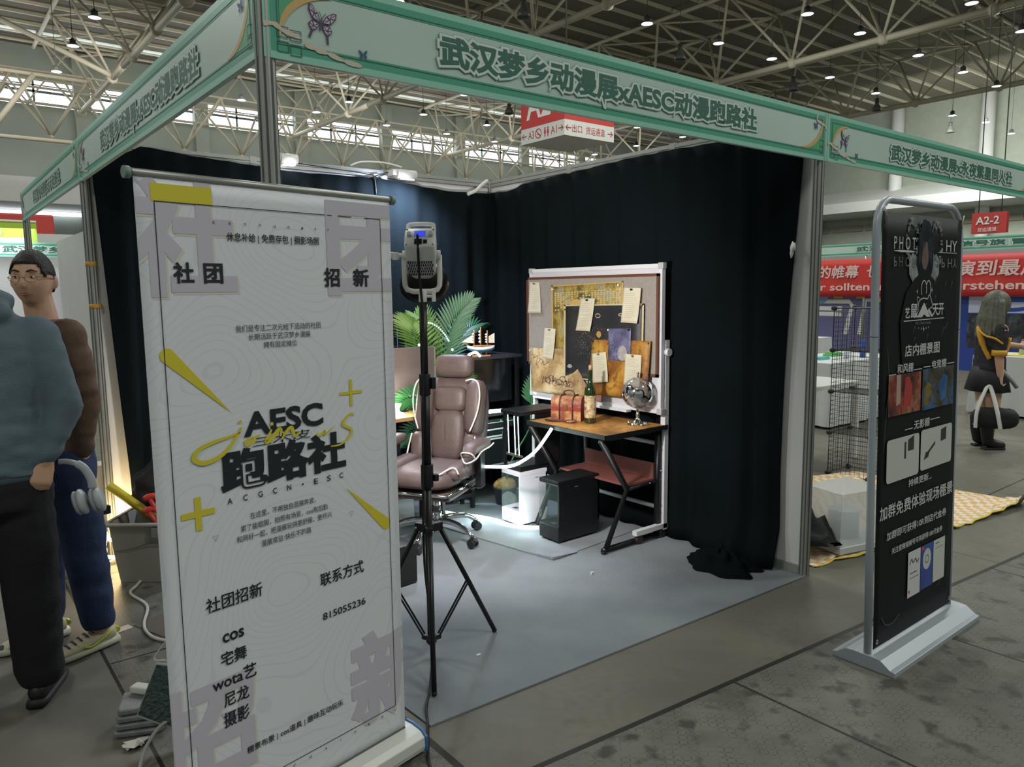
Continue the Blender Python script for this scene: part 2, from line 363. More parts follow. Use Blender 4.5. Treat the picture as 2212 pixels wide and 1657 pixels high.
# ---- high bay lamps: each a thing ----
LAMP_ON=mat('lamp_lens_lit','ffffff',.3,emit=('f6fbff',7)); LAMP_BODY=mat('lamp_body','4b4d4a',.5); LAMP_SH=mat('lamp_shade','9a9c96',.4,.3); LAMP_DARK=mat('lamp_glass_dark','6a6c66',.25)
lit=[(4.6,26.4),(4.5,30),(4.5,34),(12,34.2),(16.2,31.6),(15.8,34.4),(11.8,19.3),(20.4,31.7),(20.1,35),(24,35),(24.5,31.8),(27.6,35.2),(19.6,16),(19.9,27.3),(31.7,27.4),(35.7,31.1),(35.9,27.6),(35.7,34.8),(23.2,12.2),(23.3,15.8),(26.6,15.7),(26.5,12.1),(26.6,8.5),(31,8.5),(30.9,12),(31,15.7),(35.3,15.8),(34.9,11.9),(38.6,11.9),(43.3,15.6),(46.7,15.2),(51.4,15.5)]
def scr(x,y,z):
    d=V3((x,y,z))-co.matrix_world.translation; return d.dot(r2)/d.dot(fw)
lit.sort(key=lambda q:scr(*q,10.6))
l0=None
for i,(x,y) in enumerate(lit):
    lab='lit round lamp under the hall roof, %s counted from the left of the picture'%ordi[i]
    if l0 is None:
        t=l0=thing('high_bay_lamp',lab,'lamp',(x,y,10.6),0,'lit lamps under the hall roof')
        q=MB(); q.lathe([(0,.07),(.1,.07),(.18,.04),(.2,0),(.19,0)],n=20); obj('lamp_shade',q,LAMP_SH,t)
        q=MB(); q.lathe([(.19,.005),(.1,-.012),(0,-.015)],n=20); obj('lens',q,LAMP_ON,t)
        q=MB(); q.cyl((0,0,.06),(0,0,.22),.105,n=16); q.cyl((0,0,.22),(0,0,.27),.05); obj('driver_housing',q,LAMP_BODY,t)
        q=MB(); q.cyl((0,0,.26),(0,0,3.6),.012,n=5); obj('suspension_wire',q,LAMP_BODY,t)
    else:
        t=copytree(l0); t.location=(x,y,10.6); t['label']=lab
    if i%3==1: light('lamp_light','POINT',(x,y,10.3),None,70,(.97,1,.95),.3)
dark=sorted([(16.2,18.5),(24.3,18.4),(24.4,29.7),(32.4,18.3),(39.7,17.9),(49.1,18)],key=lambda q:scr(*q,10.9)); d0=None
for i,(x,y) in enumerate(dark):
    lab='unlit bell shaped lamp under the hall roof, %s counted from the left of the picture'%ordi[i]
    if d0 is None:
        t=d0=thing('bell_lamp',lab,'lamp',(x,y,10.8),0,'unlit bell lamps under the hall roof')
        q=MB(); q.lathe([(.09,.42),(.1,.34),(.2,.18),(.25,.0),(.235,.0),(.19,.17),(.09,.33)],n=20); obj('lamp_shade',q,LAMP_DARK,t)
        q=MB(); q.cyl((0,0,.4),(0,0,.62),.1,n=14); obj('driver_housing',q,LAMP_BODY,t)
        q=MB(); q.cyl((0,0,.6),(0,0,3.4),.012,n=5); obj('suspension_wire',q,LAMP_BODY,t)
    else: t=copytree(d0); t.location=(x,y,10.8); t['label']=lab
# ---- red hanging direction cube ----
RED=mat('sign_red','c8413c',.5); SWH=mat('sign_white','dcdcd8',.5); RTX=mat('sign_red_text','b8382f',.5); WT=mat('print_white','e6e6e2',.5)
sg=thing('hanging_sign','red and white box shaped direction sign hung from the roof beyond the fascia','sign',(11.45,11.2,5))
x0,y0,x1,y1=10.7,10.45,12.25,11.95
q=MB(); q.b2((x0,y0,5.34),(x1,y1,6.5)); obj('red_box',q,RED,sg,w=True)
q=MB(); q.b2((x0,y0,5.0),(x1,y1,5.34)); obj('white_band',q,SWH,sg,w=True)
q=MB(); q.cyl((11.45,11.2,6.5),(11.45,11.2,14.2),.02,n=6); obj('suspension_rod',q,LAMP_BODY,sg,w=True)
FA=Fr((x0,y1,5),(0,-1,0),(0,0,1)); FB=Fr((x0,y0,5),(1,0,0),(0,0,1))
text(sg,FA,'A2',.62,.83,.85,.62,WT,.02)
def arrow(fr,u,v,s,dr,mb):
    fr.line(mb,[(u-s,v),(u+s,v)],.02,.006); fr.line(mb,[(u+dr*s*.2,v+s*.75),(u+dr*s,v),(u+dr*s*.2,v-s*.75)],.02,.006)
q=MB(); arrow(FA,.12,.17,.08,-1,q); arrow(FA,1.38,.17,.08,1,q); arrow(FB,.12,.17,.08,-1,q); arrow(FB,1.42,.17,.08,1,q)
FA.ring(q,.62,.17,.1,.02,.006); FA.line(q,[(.55,.24),(.69,.10)],.02,.006); FA.line(q,[(.57,.15),(.67,.15)],.015,.006)
for u in (.85,.95): FA.disc(q,u,.25,.022,.006,12); FA.poly(q,[(u-.022,.22),(u+.022,.22),(u+.03,.13),(u+.012,.13),(u+.012,.06),(u-.012,.06),(u-.012,.13),(u-.03,.13)],.006)
obj('pictograms',q,RTX,sg,w=True)
text(sg,FA,'A3',.36,.17,.2,.17,RTX); text(sg,FA,'A1',1.15,.17,.2,.17,RTX); text(sg,FB,'出口',.38,.17,.3,.17,RTX); text(sg,FB,'货运通道',.95,.17,.6,.17,RTX)
# ================= THE BOOTH SHELL =================
DD=2.906
ALU=mat('aluminium','a3a59e',.42,.55); ALUD=mat('aluminium_slot','4a4c48',.6); PANEL=mat('partition_panel','c9c8c6',.55,var=(2,'c2c2c1'))
MINT=mat('fascia_mint','adc4b8',.4,var=(1.2,'bccdc3')); RIM=mat('fascia_rim','8ec4ae',.4); GRN=mat('fascia_green','4a9c80',.4); DKG=mat('fascia_lettering','2f6353',.5)
HALO=mat('lettering_halo','c9d3cc',.45); RING=mat('lettering_ring','69a893',.45); GOLD=mat('fascia_gold','c7a365',.45); LEAF=mat('fascia_leaf','4fa06f',.45); LIL=mat('butterfly_lilac','b9a9b6',.5); PUR=mat('butterfly_purple','4e3d5c',.5); BLU=mat('butterfly_blue','3f5f8c',.5); CLOUD=mat('cloud_cream','c4b7a4',.5)
def butterfly(par,fr,u,v,s,rot,c1,c2):
    def T(x,y): return (u+s*(x*cos(rot)-y*sin(rot)),v+s*(x*sin(rot)+y*cos(rot)))
    up=[(.05,.05),(.25,.5),(.62,.82),(.85,.85),(.82,.5),(.55,.1),(.1,-.02)]; lo=[(.08,-.03),(.55,.02),(.72,-.2),(.6,-.45),(.52,-.5),(.62,-.95),(.5,-1),(.38,-.55),(.15,-.3)]
    q=MB()
    for sg in (1,-1):
        for P in (up,lo): fr.poly(q,[T(sg*x,y) for x,y in (P if sg>0 else P[::-1])],.003)
    fr.poly(q,[T(*p) for p in ((-.05,.3),(-.05,-.4),(.05,-.4),(.05,.3))],.004)
    for sg in (1,-1): fr.line(q,[T(sg*.02,.3),T(sg*.2,.62)],s*.04,.004)
    obj('butterfly_outline',q,c2,par,w=True)
    q=MB()
    for sg in (1,-1):
        for P in (up,lo[:5]+lo[7:]):
            cx=sum(p[0] for p in P)/len(P); cy=sum(p[1] for p in P)/len(P)
            for k in range(len(P)):
                a,b=P[k],P[(k+1)%len(P)]
                tri=[(cx*.85+x*.15,cy*.85+y*.15) for x,y in ((a[0]*.9+b[0]*.1,a[1]*.9+b[1]*.1),)]+[(cx+(x-cx)*.8,cy+(y-cy)*.8) for x,y in ((a[0]*.88+b[0]*.12,a[1]*.88+b[1]*.12),(b[0]*.88+a[0]*.12,b[1]*.88+a[1]*.12))]
                fr.poly(q,[T(sg*x,y) for x,y in (tri if sg>0 else tri[::-1])],.0045)
    obj('butterfly',q,c1,par,w=True)
def fascia(O,U,W,label,txt,tu,tw,tv,th,motif=1,small=False):
    O=V3(O);U=V3(U);N=U.cross(V3((0,0,1)))
    t=thing('fascia_board',label,'sign',O+U*W/2,0,'fascia boards of the booths'); H=.242; z0=2.259-O.z
    q=MB(); P=[O+V3((0,0,z0)),O+U*W+V3((0,0,z0)),O+U*W+V3((0,0,z0+H)),O+V3((0,0,z0+H))]; q.prism(P,-N*.018); obj('panel',q,MINT,t,w=True)
    fr=Fr(O+V3((0,0,2.259-O.z)),U,(0,0,1))
    q=MB(); e=.018; g=.028
    def bandbox(mb,i,j,d):
        for a in ([(i,i),(W-i,i),(W-j,j),(j,j)],[(W-i,i),(W-i,H-i),(W-j,H-j),(W-j,j)],[(W-i,H-i),(i,H-i),(j,H-j),(W-j,H-j)],[(i,H-i),(i,i),(j,j),(j,H-j)]): fr.poly(mb,a,d)
    bandbox(q,0,e*1.1,.001); obj('outer_rim',q,RIM,t,w=True)
    q=MB(); bandbox(q,e*1.1,e*1.1+g,.001); obj('border_band',q,GRN,t,w=True)
    q=MB(); bandbox(q,e+g-.006,e+g-.0035,.002); obj('border_line',q,DKG,t,w=True)
    if not small:
        i=e*1.1+g
        q=MB(); fr.line(q,[(W-i-.20+.20*sin(k*pi/24),i+.16-.16*cos(k*pi/24)) for k in range(13)],[.004+.016*sin(pi*k/12) for k in range(13)],.0026); obj('gold_arc',q,GOLD,t,w=True); q=MB()
        fr.line(q,[(i+.16-.16*cos(k*pi/24),H-i-.13+.13*sin(k*pi/24)) for k in range(13)],[.004+.016*sin(pi*k/12) for k in range(13)],.0026); obj('gold_arc',q,GOLD,t,w=True)
        q=MB(); fr.poly(q,[(W-i,i)]+[(W-i,i+.16)]+[(W-i-.20+.20*sin(k*pi/24),i+.16-.16*cos(k*pi/24)) for k in range(12,-1,-1)],.002); obj('corner_leaf',q,LEAF,t,w=True); q=MB()
        fr.poly(q,[(i,H-i),(i,H-i-.13)]+[(i+.16-.16*cos(k*pi/24),H-i-.13+.13*sin(k*pi/24)) for k in range(1,13)],.002); obj('corner_leaf',q,LEAF,t,w=True)
        q=MB()
        for a,b in ((.055,.035),(.055,.075),(.093,.03),(.093,.07)): fr.line(q,[(a-.016,b-.014),(a+.016,b-.014),(a+.016,b+.014),(a-.016,b+.014)],.0035,.003,True)
        obj('lattice_motif',q,DKG,t,w=True); q=MB()
        for a,b in ((W-.055,.05),(W-.055,.085)): fr.line(q,[(a-.016,b-.014),(a+.016,b-.014),(a+.016,b+.014),(a-.016,b+.014)],.0035,.003,True)
        obj('lattice_motif',q,DKG,t,w=True)
        q=MB(); fr.line(q,smooth_pts([(.0,.088),(.03,.092),(.06,.078),(.11,.068)],5),[.012,.016,.014,.012,.01]*3+[.004],.0035); obj('cloud_motif',q,CLOUD,t,w=True); q=MB()
        fr.line(q,smooth_pts([(.12,.055),(.15,.045),(.19,.04),(.24,.028),(.3,.022)],5),[.006,.014,.016,.014,.012]*4+[.003],.0035); obj('cloud_motif',q,CLOUD,t,w=True); q=MB()
        fr.line(q,smooth_pts([(W-.10,H-.02),(W-.11,H-.045),(W-.07,H-.06),(W-.03,H-.068),(W-.01,H-.09)],5),[.006,.01,.014,.014,.01]*4+[.004],.0035); obj('cloud_motif',q,CLOUD,t,w=True)
    butterfly(t,fr,.172,.12,.052,-.18,LIL,PUR); butterfly(t,fr,.306,.056,.017,.1,BLU,BLU)
    butterfly(t,fr,W-.115,.163,.022,.15,BLU,BLU)
    text(t,fr,txt,tu,tv-2.259,tw,th,DKG,.042,.005,ol=[(.078,HALO),(.097,RING)],clip=(tu-tw/2-.02,tv-2.259-th/2-.016,tu+tw/2+.02,tv-2.259+th/2+.016))
    return t
fascia((.012,0,2.26),(1,0,0),2.985,'mint green fascia board with the long dark green show lettering over the open booth front','武汉梦乡动漫展xAESC动漫跑路社',1.463,1.768,2.373,.118)
fascia((0,DD,2.26),(0,-1,0),DD-.012,'mint green fascia board over the left side of the booth, above the roll-up banner','武汉梦乡动漫展xAESC动漫跑路社',1.524,1.67,2.367,.114)
fascia((3.0,0,2.26),(1,0,0),3.0,'mint green fascia board of the neighbouring booth on the right, above the black poster','武汉梦乡动漫展x永夜繁星同人社',1.638,1.885,2.368,.112)
fascia((0,2*DD,2.26),(0,-1,0),DD,'mint green fascia board of the next booth behind the left post, far left','武汉梦乡动漫展x天天动漫社',1.55,1.365,2.373,.105)
def post(name,label,x,y,rz=0):
    t=thing(name,label,'post',(x,y,0),rz,'aluminium posts of the booth')
    q=MB(); n=8; r=.0285
    P=[(r*cos(2*pi*(k+.5)/n),r*sin(2*pi*(k+.5)/n),0) for k in range(n)]; q.prism(P,(0,0,2.497)); obj('profile',q,ALU,t)
    q=MB()
    for k in range(n):
        a=2*pi*k/n; q.box((.0268*cos(a),.0268*sin(a),1.248),(.0015,.006,2.49),a)
    obj('slot',q,ALUD,t)
    q=MB(); q.cyl((0,0,2.497),(0,0,2.503),.022); obj('end_cap',q,ALUD,t)
    return t
p0=post('booth_post','aluminium corner post behind the white roll-up banner',.024,.026,.3)
post('booth_post','aluminium post at the right end of the booth front, beside the black curtain',2.975,.026,.3)
pl_=post('booth_post','aluminium post with orange tape at the left rear corner of the booth',.026,DD,.3)
post('booth_post','far aluminium post carrying the furthest left fascia board',.026,2*DD-.02,.3)
post('booth_post','aluminium post in the rear right corner of the booth behind the curtains',2.975,DD,.3)
q=MB(); TAPE=mat('orange_tape','c08a2a',.5)
q.cyl((.026,DD,1.775),(.026,DD,1.80),.031,n=8); obj('tape',q,TAPE,pl_,w=True,label='orange tape band')
q=MB(); q.cyl((.03,DD-.005,1.53),(.03,DD-.005,1.552),.0335,n=8); obj('tape',q,TAPE,pl_,w=True,label='lower orange tape band')
def wallpan(name,A,B,lab):
    A=V3(A);B=V3(B);d=(B-A).normalized();n=V3((-d.y,d.x,0)); L=(B-A).length
    w=MB(); w.prism([A,B,B+V3((0,0,2.44)),A+V3((0,0,2.44))],n*.006); o=struct(name,w,PANEL,lab)
    r=MB()
    for z in (2.444,.0):
        r.prism([A-n*.018+V3((0,0,z)),B-n*.018+V3((0,0,z)),B-n*.018+V3((0,0,z+.05)),A-n*.018+V3((0,0,z+.05))],n*.04)
    obj('rail',r,ALU,o,w=True)
    s=MB(); s.prism([A-n*.0185+V3((0,0,2.466)),B-n*.0185+V3((0,0,2.466)),B-n*.0185+V3((0,0,2.471)),A-n*.0185+V3((0,0,2.471))],n*.041); obj('rail_slot',s,ALUD,o,w=True)
    j=MB()
    for k in (1,2):
        c=A+d*(L*k/3); j.box(c+V3((0,0,1.25)),(.045,.045,2.5),math.atan2(d.y,d.x))
    obj('mullion',j,ALU,o,w=True); return o
wallpan('wall_rear',(.05,DD,0),(2.95,DD,0),'white partition wall behind the rear black curtain')
wallpan('wall_side',(2.975,2.88,0),(2.975,.05,0),'white partition wall behind the right black curtain')
# ---- curtains ----
VEL=mat('black_velvet','0a1113',.9,bump=(60,.15),var=(2.5,'0d1417'),spec=.06)
def interp(T,x):
    for (a,b),(c,d) in zip(T,T[1:]):
        if x<=c: return b+(d-b)*max(0,(x-a))/(c-a)
    return T[-1][1]
def folds(s,v): return .016*sin(s*23+1.3*sin(s*5)+.6*v)+.012*sin(s*41+2+1.5*v)+.010*sin(s*11.3+1)
topb=[(.05,2.40),(.17,2.395),(.32,2.478),(.8,2.44),(1.3,2.413),(1.9,2.425),(2.5,2.374),(2.93,2.383)]
q=MB()
def backc(i,j):
    x=.05+2.905*i; zt=interp(topb,x); z=.015+(zt-.015)*(1-j); k=1-i
    x+= .085*min(1,j*1.25)*max(0,1-i*3) 
    return (x,DD-.085+folds(x,j)*(.5+.7*j)-.05*max(0,j-.93)/.07*(.5+.5*sin(x*9)),z)
q.grid(300,26,backc); one('curtain',q,VEL,'black velvet curtain covering the rear wall of the booth','curtain',solid=.004)
topr=[(.10,2.29),(.12,2.44),(1.19,2.455),(2.4,2.415),(2.6,2.38),(2.84,2.392)]
q=MB()
def rightc(i,j):
    y=.095+2.765*i; zt=interp(topr,y); z=.015+(zt-.015)*(1-j)
    y+= (.085+.02*sin(j*5))*min(1,j*1.3)*max(0,1-i*4) ; flare=max(0,j-.9)/.1
    return (2.925+folds(y+3.3,j)*(.5+.5*j)-.10*flare*max(0,1-abs(y-.42)/.45)-.02*flare,y,z)
q.grid(260,30,rightc); one('curtain',q,VEL,'black velvet curtain covering the right wall of the booth, its hem pooled on the carpet','curtain',solid=.004)
q=MB()
def bundle(i,j):
    a=2*pi*i; r=.5*(1-j); n=NZ.noise(V3((cos(a)*2,sin(a)*2,j*3)))*.35+NZ.noise(V3((i*9,j*5,1)))*.2
    return (2.72+.16*(r*2)*cos(a)*(1+n),.40+.22*(r*2)*sin(a)*(1+n),.012+.09*sin(j*pi/2)*(1+n)*(1 if j>0 else 0))
q.grid(40,10,bundle); one('cloth_bundle',q,VEL,'crumpled black cloth bundle lying on the carpet at the foot of the right curtain','cloth')
q=MB(); q.tube(smooth_pts([(2.92,.13,1.85),(2.90,.12,1.80),(2.91,.13,1.76)],4),[.002,.006,.010,.012,.009,.011,.008,.005,.002],8)
q.tube([(2.90,.11,1.8),(2.89,.10,1.84)],[.012,.003],6); one('tissue_scrap',q,mat('paper_white','dedcd6',.7),'small white crumpled scrap stuck to the front edge of the right curtain','scrap')
# ---- carpet: two pieces ----
CAR=mat('grey_carpet','888e92',.95,var=(4,'80868b'),bump=(220,.5),spec=.1)
def carpet(name,P,lab,z=.006):
    q=MB(); q.prism([(x,y,.001) for x,y in P],(0,0,z)); one(name,q,CAR,lab,'carpet')
carpet('carpet',[(.555,.10),(2.99,.0),(2.97,2.86),(.42,2.86)],'grey needle felt carpet covering the booth floor')
q=MB()
def fold(i,j):
    x=1.55+(2.80-1.55)*i; y=1.62+(2.75-1.62)*j
    return (x,y,.0105)
q.prism([(2.034,1.085,.0085),(1.92,1.80,.0085),(1.80,2.7,.0085),(2.86,2.7,.0085),(2.88,1.16,.0085)],(0,0,.004)); 
q.add([(2.034,1.085,.0145),(2.25,1.09,.0125),(2.0,1.32,.0125),(2.034,1.085,.03)],[(0,1,2),(3,2,1),(0,3,1),(0,2,3)]); one('carpet',q,mat('grey_carpet_offcut','8f9599',.95,var=(5,'868c91'),bump=(220,.5),spec=.1),'second grey carpet piece with a turned up corner, lying under the desk','carpet')
# ---- rail lights and cable on the rear wall ----
FLW=mat('lamp_white','cfcec8',.45); FLON=mat('tube_lit','ffffff',.4,emit=('f0f2ff',5))
def raillight(x0,x1,z,lit_,lab):
    t=thing('rail_light',lab,'lamp',((x0+x1)/2,DD-.06,z),0,'white spot lights clamped to the rear rail')
    q=MB(); q.cyl((x0,DD-.10,z),(x1,DD-.10,z),.036,n=20); obj('housing',q,FLW,t,w=True)
    q=MB(); q.b2((x0+.02,DD-.125,z-.042),(x1-.02,DD-.085,z-.03)); obj('diffuser',q,FLON if lit_ else FLW,t,w=True)
    q=MB(); q.b2((x0-.03,DD-.11,z-.01),(x0+.01,DD-.02,z+.03)); obj('clamp',q,FLW,t,w=True)
raillight(1.165,1.28,2.49,True,'lit white light clamped to the rear rail, right of the corner post')
raillight(2.04,2.2,2.465,False,'white light clamped to the rear rail above the bluish patch of curtain')
light('rail_lamp_light','SPOT',(2.1,DD-.36,2.42),(1.85,DD-.06,1.6),200,(.66,.74,1),.05,155,1)
light('rail_lamp_light','POINT',(1.22,DD-.16,2.42),None,.6,(.9,.92,1),.02)
q=MB(); q.tube(smooth_pts([(1.7,DD-.05,2.5),(1.78,DD-.08,2.53),(1.95,DD-.1,2.535),(2.1,DD-.08,2.52)],6),.006,6); one('power_cable',q,FLW,'white cable looping over the rear rail behind the unlit light','cable')
q=MB(); q.tube(smooth_pts([(1.3,DD-.07,2.475),(1.6,DD-.07,2.46),(1.83,DD-.08,2.445),(1.86,DD-.1,2.42),(1.87,DD-.1,2.30)],5),.004,6); q.tube([(1.83,DD-.1,2.42),(1.97,DD-.1,2.47)],.006,6); q.tube([(1.85,DD-.1,2.41),(1.95,DD-.1,2.455)],.005,6); one('power_cable',q,mat('black_rubber','141515',.6),'black cable tied along the rear rail, ending in a hanging tail','cable')
q=MB(); q.tube(smooth_pts([(2.66,DD-.13,2.36),(2.74,DD-.12,2.39),(2.82,DD-.08,2.44),(2.9,DD-.06,2.49)],6),.014,8); one('cable_end',q,FLW,'thick white cable end hooked over the rear right corner of the rails','cable')
# ---- roll-up banner ----
BO=V3((-.372,-.1136,0)); BU=V3((.7846,.1503,0)).normalized(); BW=.799
def contour_mat():
    mt=bpy.data.materials.new('banner_print'); mt.use_nodes=True; nt=mt.node_tree; N=nt.nodes; K=nt.links.new; b=N['Principled BSDF']; b.inputs['Roughness'].default_value=.5
    tc=N.new('ShaderNodeTexCoord'); n=N.new('ShaderNodeTexNoise'); n.inputs['Scale'].default_value=2.0; n.inputs['Detail'].default_value=.4; K(tc.outputs['Object'],n.inputs['Vector'])
    a=N.new('ShaderNodeMath'); a.operation='MULTIPLY'; a.inputs[1].default_value=44; K(n.outputs[0],a.inputs[0])
    p=N.new('ShaderNodeMath'); p.operation='PINGPONG'; p.inputs[1].default_value=.5; K(a.outputs[0],p.inputs[0])
    r=N.new('ShaderNodeMapRange'); r.inputs[1].default_value=.04; r.inputs[2].default_value=.10; K(p.outputs[0],r.inputs[0])
    x=N.new('ShaderNodeMix'); x.data_type='RGBA'; x.inputs[6].default_value=lin('d0d3da'); x.inputs[7].default_value=lin('d9dbe0'); K(r.outputs[0],x.inputs[0]); K(x.outputs[2],b.inputs['Base Color']); return mt
rb=thing('rollup_banner','tall white roll-up banner with black lettering and yellow marks at the front left','banner',BO+BU*.4,math.atan2(BU.y,BU.x))
BN=BU.cross(V3((0,0,1))); fr=Fr(BO,BU,(0,0,1))
q=MB(); 
q.grid(24,40,lambda i,j: fr.p(BW*i,.075+1.82*j,.004*sin(i*7)*sin(j*3)*0+0)); obj('banner_sheet',q,contour_mat(),rb,w=True,solid=.0015)
q=MB(); q.cyl(fr.p(-.008,1.897,-.004),fr.p(BW+.008,1.897,-.004),.0105,n=14); obj('top_bar',q,ALU,rb,w=True)
for a,b in ((-.02,-.006),(BW+.006,BW+.02)): q=MB(); q.cyl(fr.p(a,1.896,-.004),fr.p(b,1.896,-.004),.015,n=14); obj('bar_end_cap',q,mat('cap_green_grey','6f857c',.5),rb,w=True)
q=MB(); base=[(-.075,.012),(.068,.012),(.072,.03),(.07,.062),(.05,.078),(.006,.086),(-.03,.086),(-.07,.065)]
q.prism([fr.p(-.025,z,d) for d,z in base],BU*(BW+.055)); obj('base_housing',q,mat('base_white','cfd0c8',.4,.1),rb,w=True,bev=.003)
q=MB(); q.prism([fr.p(BW+.03,z,d) for d,z in [(-.08,.008),(.073,.008),(.077,.03),(.075,.064),(.052,.082),(.006,.091),(-.03,.091),(-.075,.068)]],BU*.008); q.prism([fr.p(-.033,z,d) for d,z in [(-.08,.008),(.073,.008),(.077,.03),(.075,.064),(.052,.082),(.006,.091),(-.03,.091),(-.075,.068)]],BU*.008); obj('base_end_cap',q,mat('cap_blue','2c6fa8',.4),rb,w=True)
q=MB(); q.prism([fr.p(.02,.082,.005),fr.p(BW-.002,.082,.005),fr.p(BW-.002,.09,-.002),fr.p(.02,.09,-.002)],BN*.004); obj('slot_lip',q,ALUD,rb,w=True)
q=MB(); q.cyl(fr.p(.4,.08,-.02),fr.p(.4,1.89,-.02),.008,n=10); obj('support_pole',q,ALU,rb,w=True)
q=MB()
for u in (.1,.7): q.box(fr.p(u,.006,-.02),(.03,.30,.012),math.atan2(BU.y,BU.x))
obj('foot',q,ALUD,rb,w=True)
BLK=mat('print_black','1c2126',.5); LILB=mat('print_lilac','bfb9c4',.5); CRM=mat('print_cream','cfcdc2',.5); YEL=mat('print_yellow','cfc232',.5)
clip=(.001,.08,BW-.001,1.888)
for ch,u,v,w,h in (('社',.115,1.745,.285,.30),('团',.70,1.735,.30,.285),('招',.09,.40,.30,.31),('新',.735,.325,.33,.33)):
    text(rb,fr,ch,u+.006,v-.006,w,h,CRM,.035,.0012,clip=clip,name='background_character'); text(rb,fr,ch,u,v,w,h,LILB,.035,.002,clip=clip,name='background_character')
q=MB(); fr.poly(q,[(.038,1.833),(.197,1.833),(.197,1.876),(.038,1.876)],.0028); obj('yellow_block',q,YEL,rb,w=True)
def tad(a,b,r):
    d=V3((b[0]-a[0],b[1]-a[1],0)); L=d.length; d.normalize(); n=V3((-d.y,d.x,0)); P=[]
    for k in range(13):
        t=pi/2+pi*k/12; p=V3((*a,0))+d*(r*cos(t))+n*(r*sin(t)); P.append(p[:2])
    P.append(b); q=MB(); fr.poly(q,P,.0028); obj('yellow_drop',q,YEL,rb,w=True)
tad((.053,1.447),(.219,1.279),.019); tad((.742,.838),(.586,.992),.019)
for u,v,s,wd_ in ((.619,1.291,.042,.010),(.107,1.021,.046,.017)):
    q=MB(); h=wd_/2; fr.poly(q,[(u-s,v-h),(u-h,v-h),(u-h,v-s),(u+h,v-s),(u+h,v-h),(u+s,v-h),(u+s,v+h),(u+h,v+h),(u+h,v+s),(u-h,v+s),(u-h,v+h),(u-s,v+h)],.0028); obj('yellow_plus',q,YEL,rb,w=True)
q=MB(); L_=.0022
for P in ([(.046,1.832),(.549,1.832)],[(.556,1.832),(.573,1.832)],[(.595,1.832),(.645,1.832)],[(.695,1.832),(.757,1.832)],[(.757,1.832),(.757,.187)],[(.046,1.832),(.046,.187)],[(.757,.187),(.27,.187)],[(.24,.187),(.225,.187)],[(.18,.187),(.1,.187)],[(.09,.187),(.046,.187)]): fr.line(q,P,L_,.0032)
for u,v in ((.151,.943),(.603,.905)): fr.line(q,[(u-.008,v+.006),(u+.008,v+.006),(u,v-.008)],.0012,.0032,True)
obj('frame_line',q,BLK,rb,w=True)
for t_,u,v,w,h,b in (('休息补给 | 免费存包 | 摄影场照',.378,1.752,.292,.027,.012),('社',.109,1.657,.055,.054,.03),('团',.189,1.656,.054,.053,.03),('招',.565,1.648,.057,.057,.03),('新',.673,1.647,.062,.057,.03),('我们是专注二次元线下活动的社团',.38,1.507,.273,.019,0),('长期活跃于武汉梦乡漫展',.38,1.483,.2,.018,0),('拥有固定摊位',.379,1.459,.108,.018,0),('AESC',.381,1.240,.262,.070,.035),('三木皮',.37,1.187,.19,.028,.0),('跑路社',.382,1.118,.416,.120,.045),('在这里，不用独自逛展奔波，',.364,.98,.217,.019,0),('累了能歇脚，拍照有场景，cos有后勤',.37,.949,.289,.019,0),('和同好一起，把漫展玩得更舒服、更尽兴',.37,.921,.317,.019,0),('漫展常驻·快乐不跑路',.369,.891,.167,.019,0),('社团招新',.196,.76,.169,.043,.012),('联系方式',.56,.722,.166,.043,.012),('815055236',.563,.603,.165,.023,.01),('cos',.185,.653,.064,.026,.02),('宅舞',.183,.594,.077,.042,.015),('wota艺',.182,.531,.133,.042,.015),('尼龙',.184,.474,.076,.043,.015),('摄影',.181,.415,.078,.045,.015),('棚景布景 | cos道具 | 趣味互动玩乐',.374,.294,.336,.025,.008)):
    text(rb,fr,t_,u,v,w,h,BLK,b,.0036)
for k,c in enumerate('ACGCN·ESC'): text(rb,fr,c,.198+.0465*k,1.036,.006 if c=='·' else .014,.006 if c=='·' else .017,BLK,.01,.0036)
for k,c in enumerate('community'): text(rb,fr,c,.198+.045*k,1.789,.006,.007,BLK,0,.0036)
for k,c in enumerate('cruitment'): text(rb,fr,c,.30+.058*k*.98,.172,.004 if c in 'ti' else .007,.008,BLK,0,.0036)
q=MB()
def stroke(P,w):
    q=MB()
    P=smooth_pts(P,6); n=len(P); fr.line(q,P,[w*(.45+.75*sin(pi*k/(n-1))) for k in range(n)],.0044); obj('script_letter',q,YEL,rb,w=True)
def dot(u,v,r): q=MB(); fr.disc(q,u,v,r,.0044); obj('script_dot',q,YEL,rb,w=True)
stroke([(.242,1.237),(.238,1.225),(.207,1.187),(.172,1.163),(.132,1.155),(.107,1.166),(.106,1.179),(.122,1.195),(.161,1.207),(.201,1.214),(.24,1.222)],.011); dot(.241,1.252,.005)
stroke([(.277,1.204),(.255,1.196),(.258,1.184),(.278,1.192),(.284,1.202),(.30,1.206)],.009)
stroke([(.336,1.216),(.322,1.195),(.318,1.182),(.335,1.19),(.358,1.212),(.366,1.21),(.364,1.192)],.011); dot(.337,1.232,.0055)
stroke([(.366,1.182),(.385,1.205),(.40,1.212),(.405,1.20),(.412,1.185),(.43,1.196)],.010)
stroke([(.492,1.186),(.487,1.176),(.50,1.174),(.515,1.186),(.513,1.175),(.53,1.182),(.553,1.196)],.006)
stroke([(.625,1.219),(.616,1.226),(.594,1.214),(.583,1.196),(.60,1.184),(.614,1.175),(.609,1.157),(.573,1.135),(.535,1.134)],.008)
# ================= INSIDE THE BOOTH =================
BKM=mat('black_metal','1c1c1d',.4,.3); BKP=mat('black_plastic','17181a',.45); CHR=mat('chrome','d6d8da',.12,1); LWH=mat('light_body_white','e6e5df',.4)
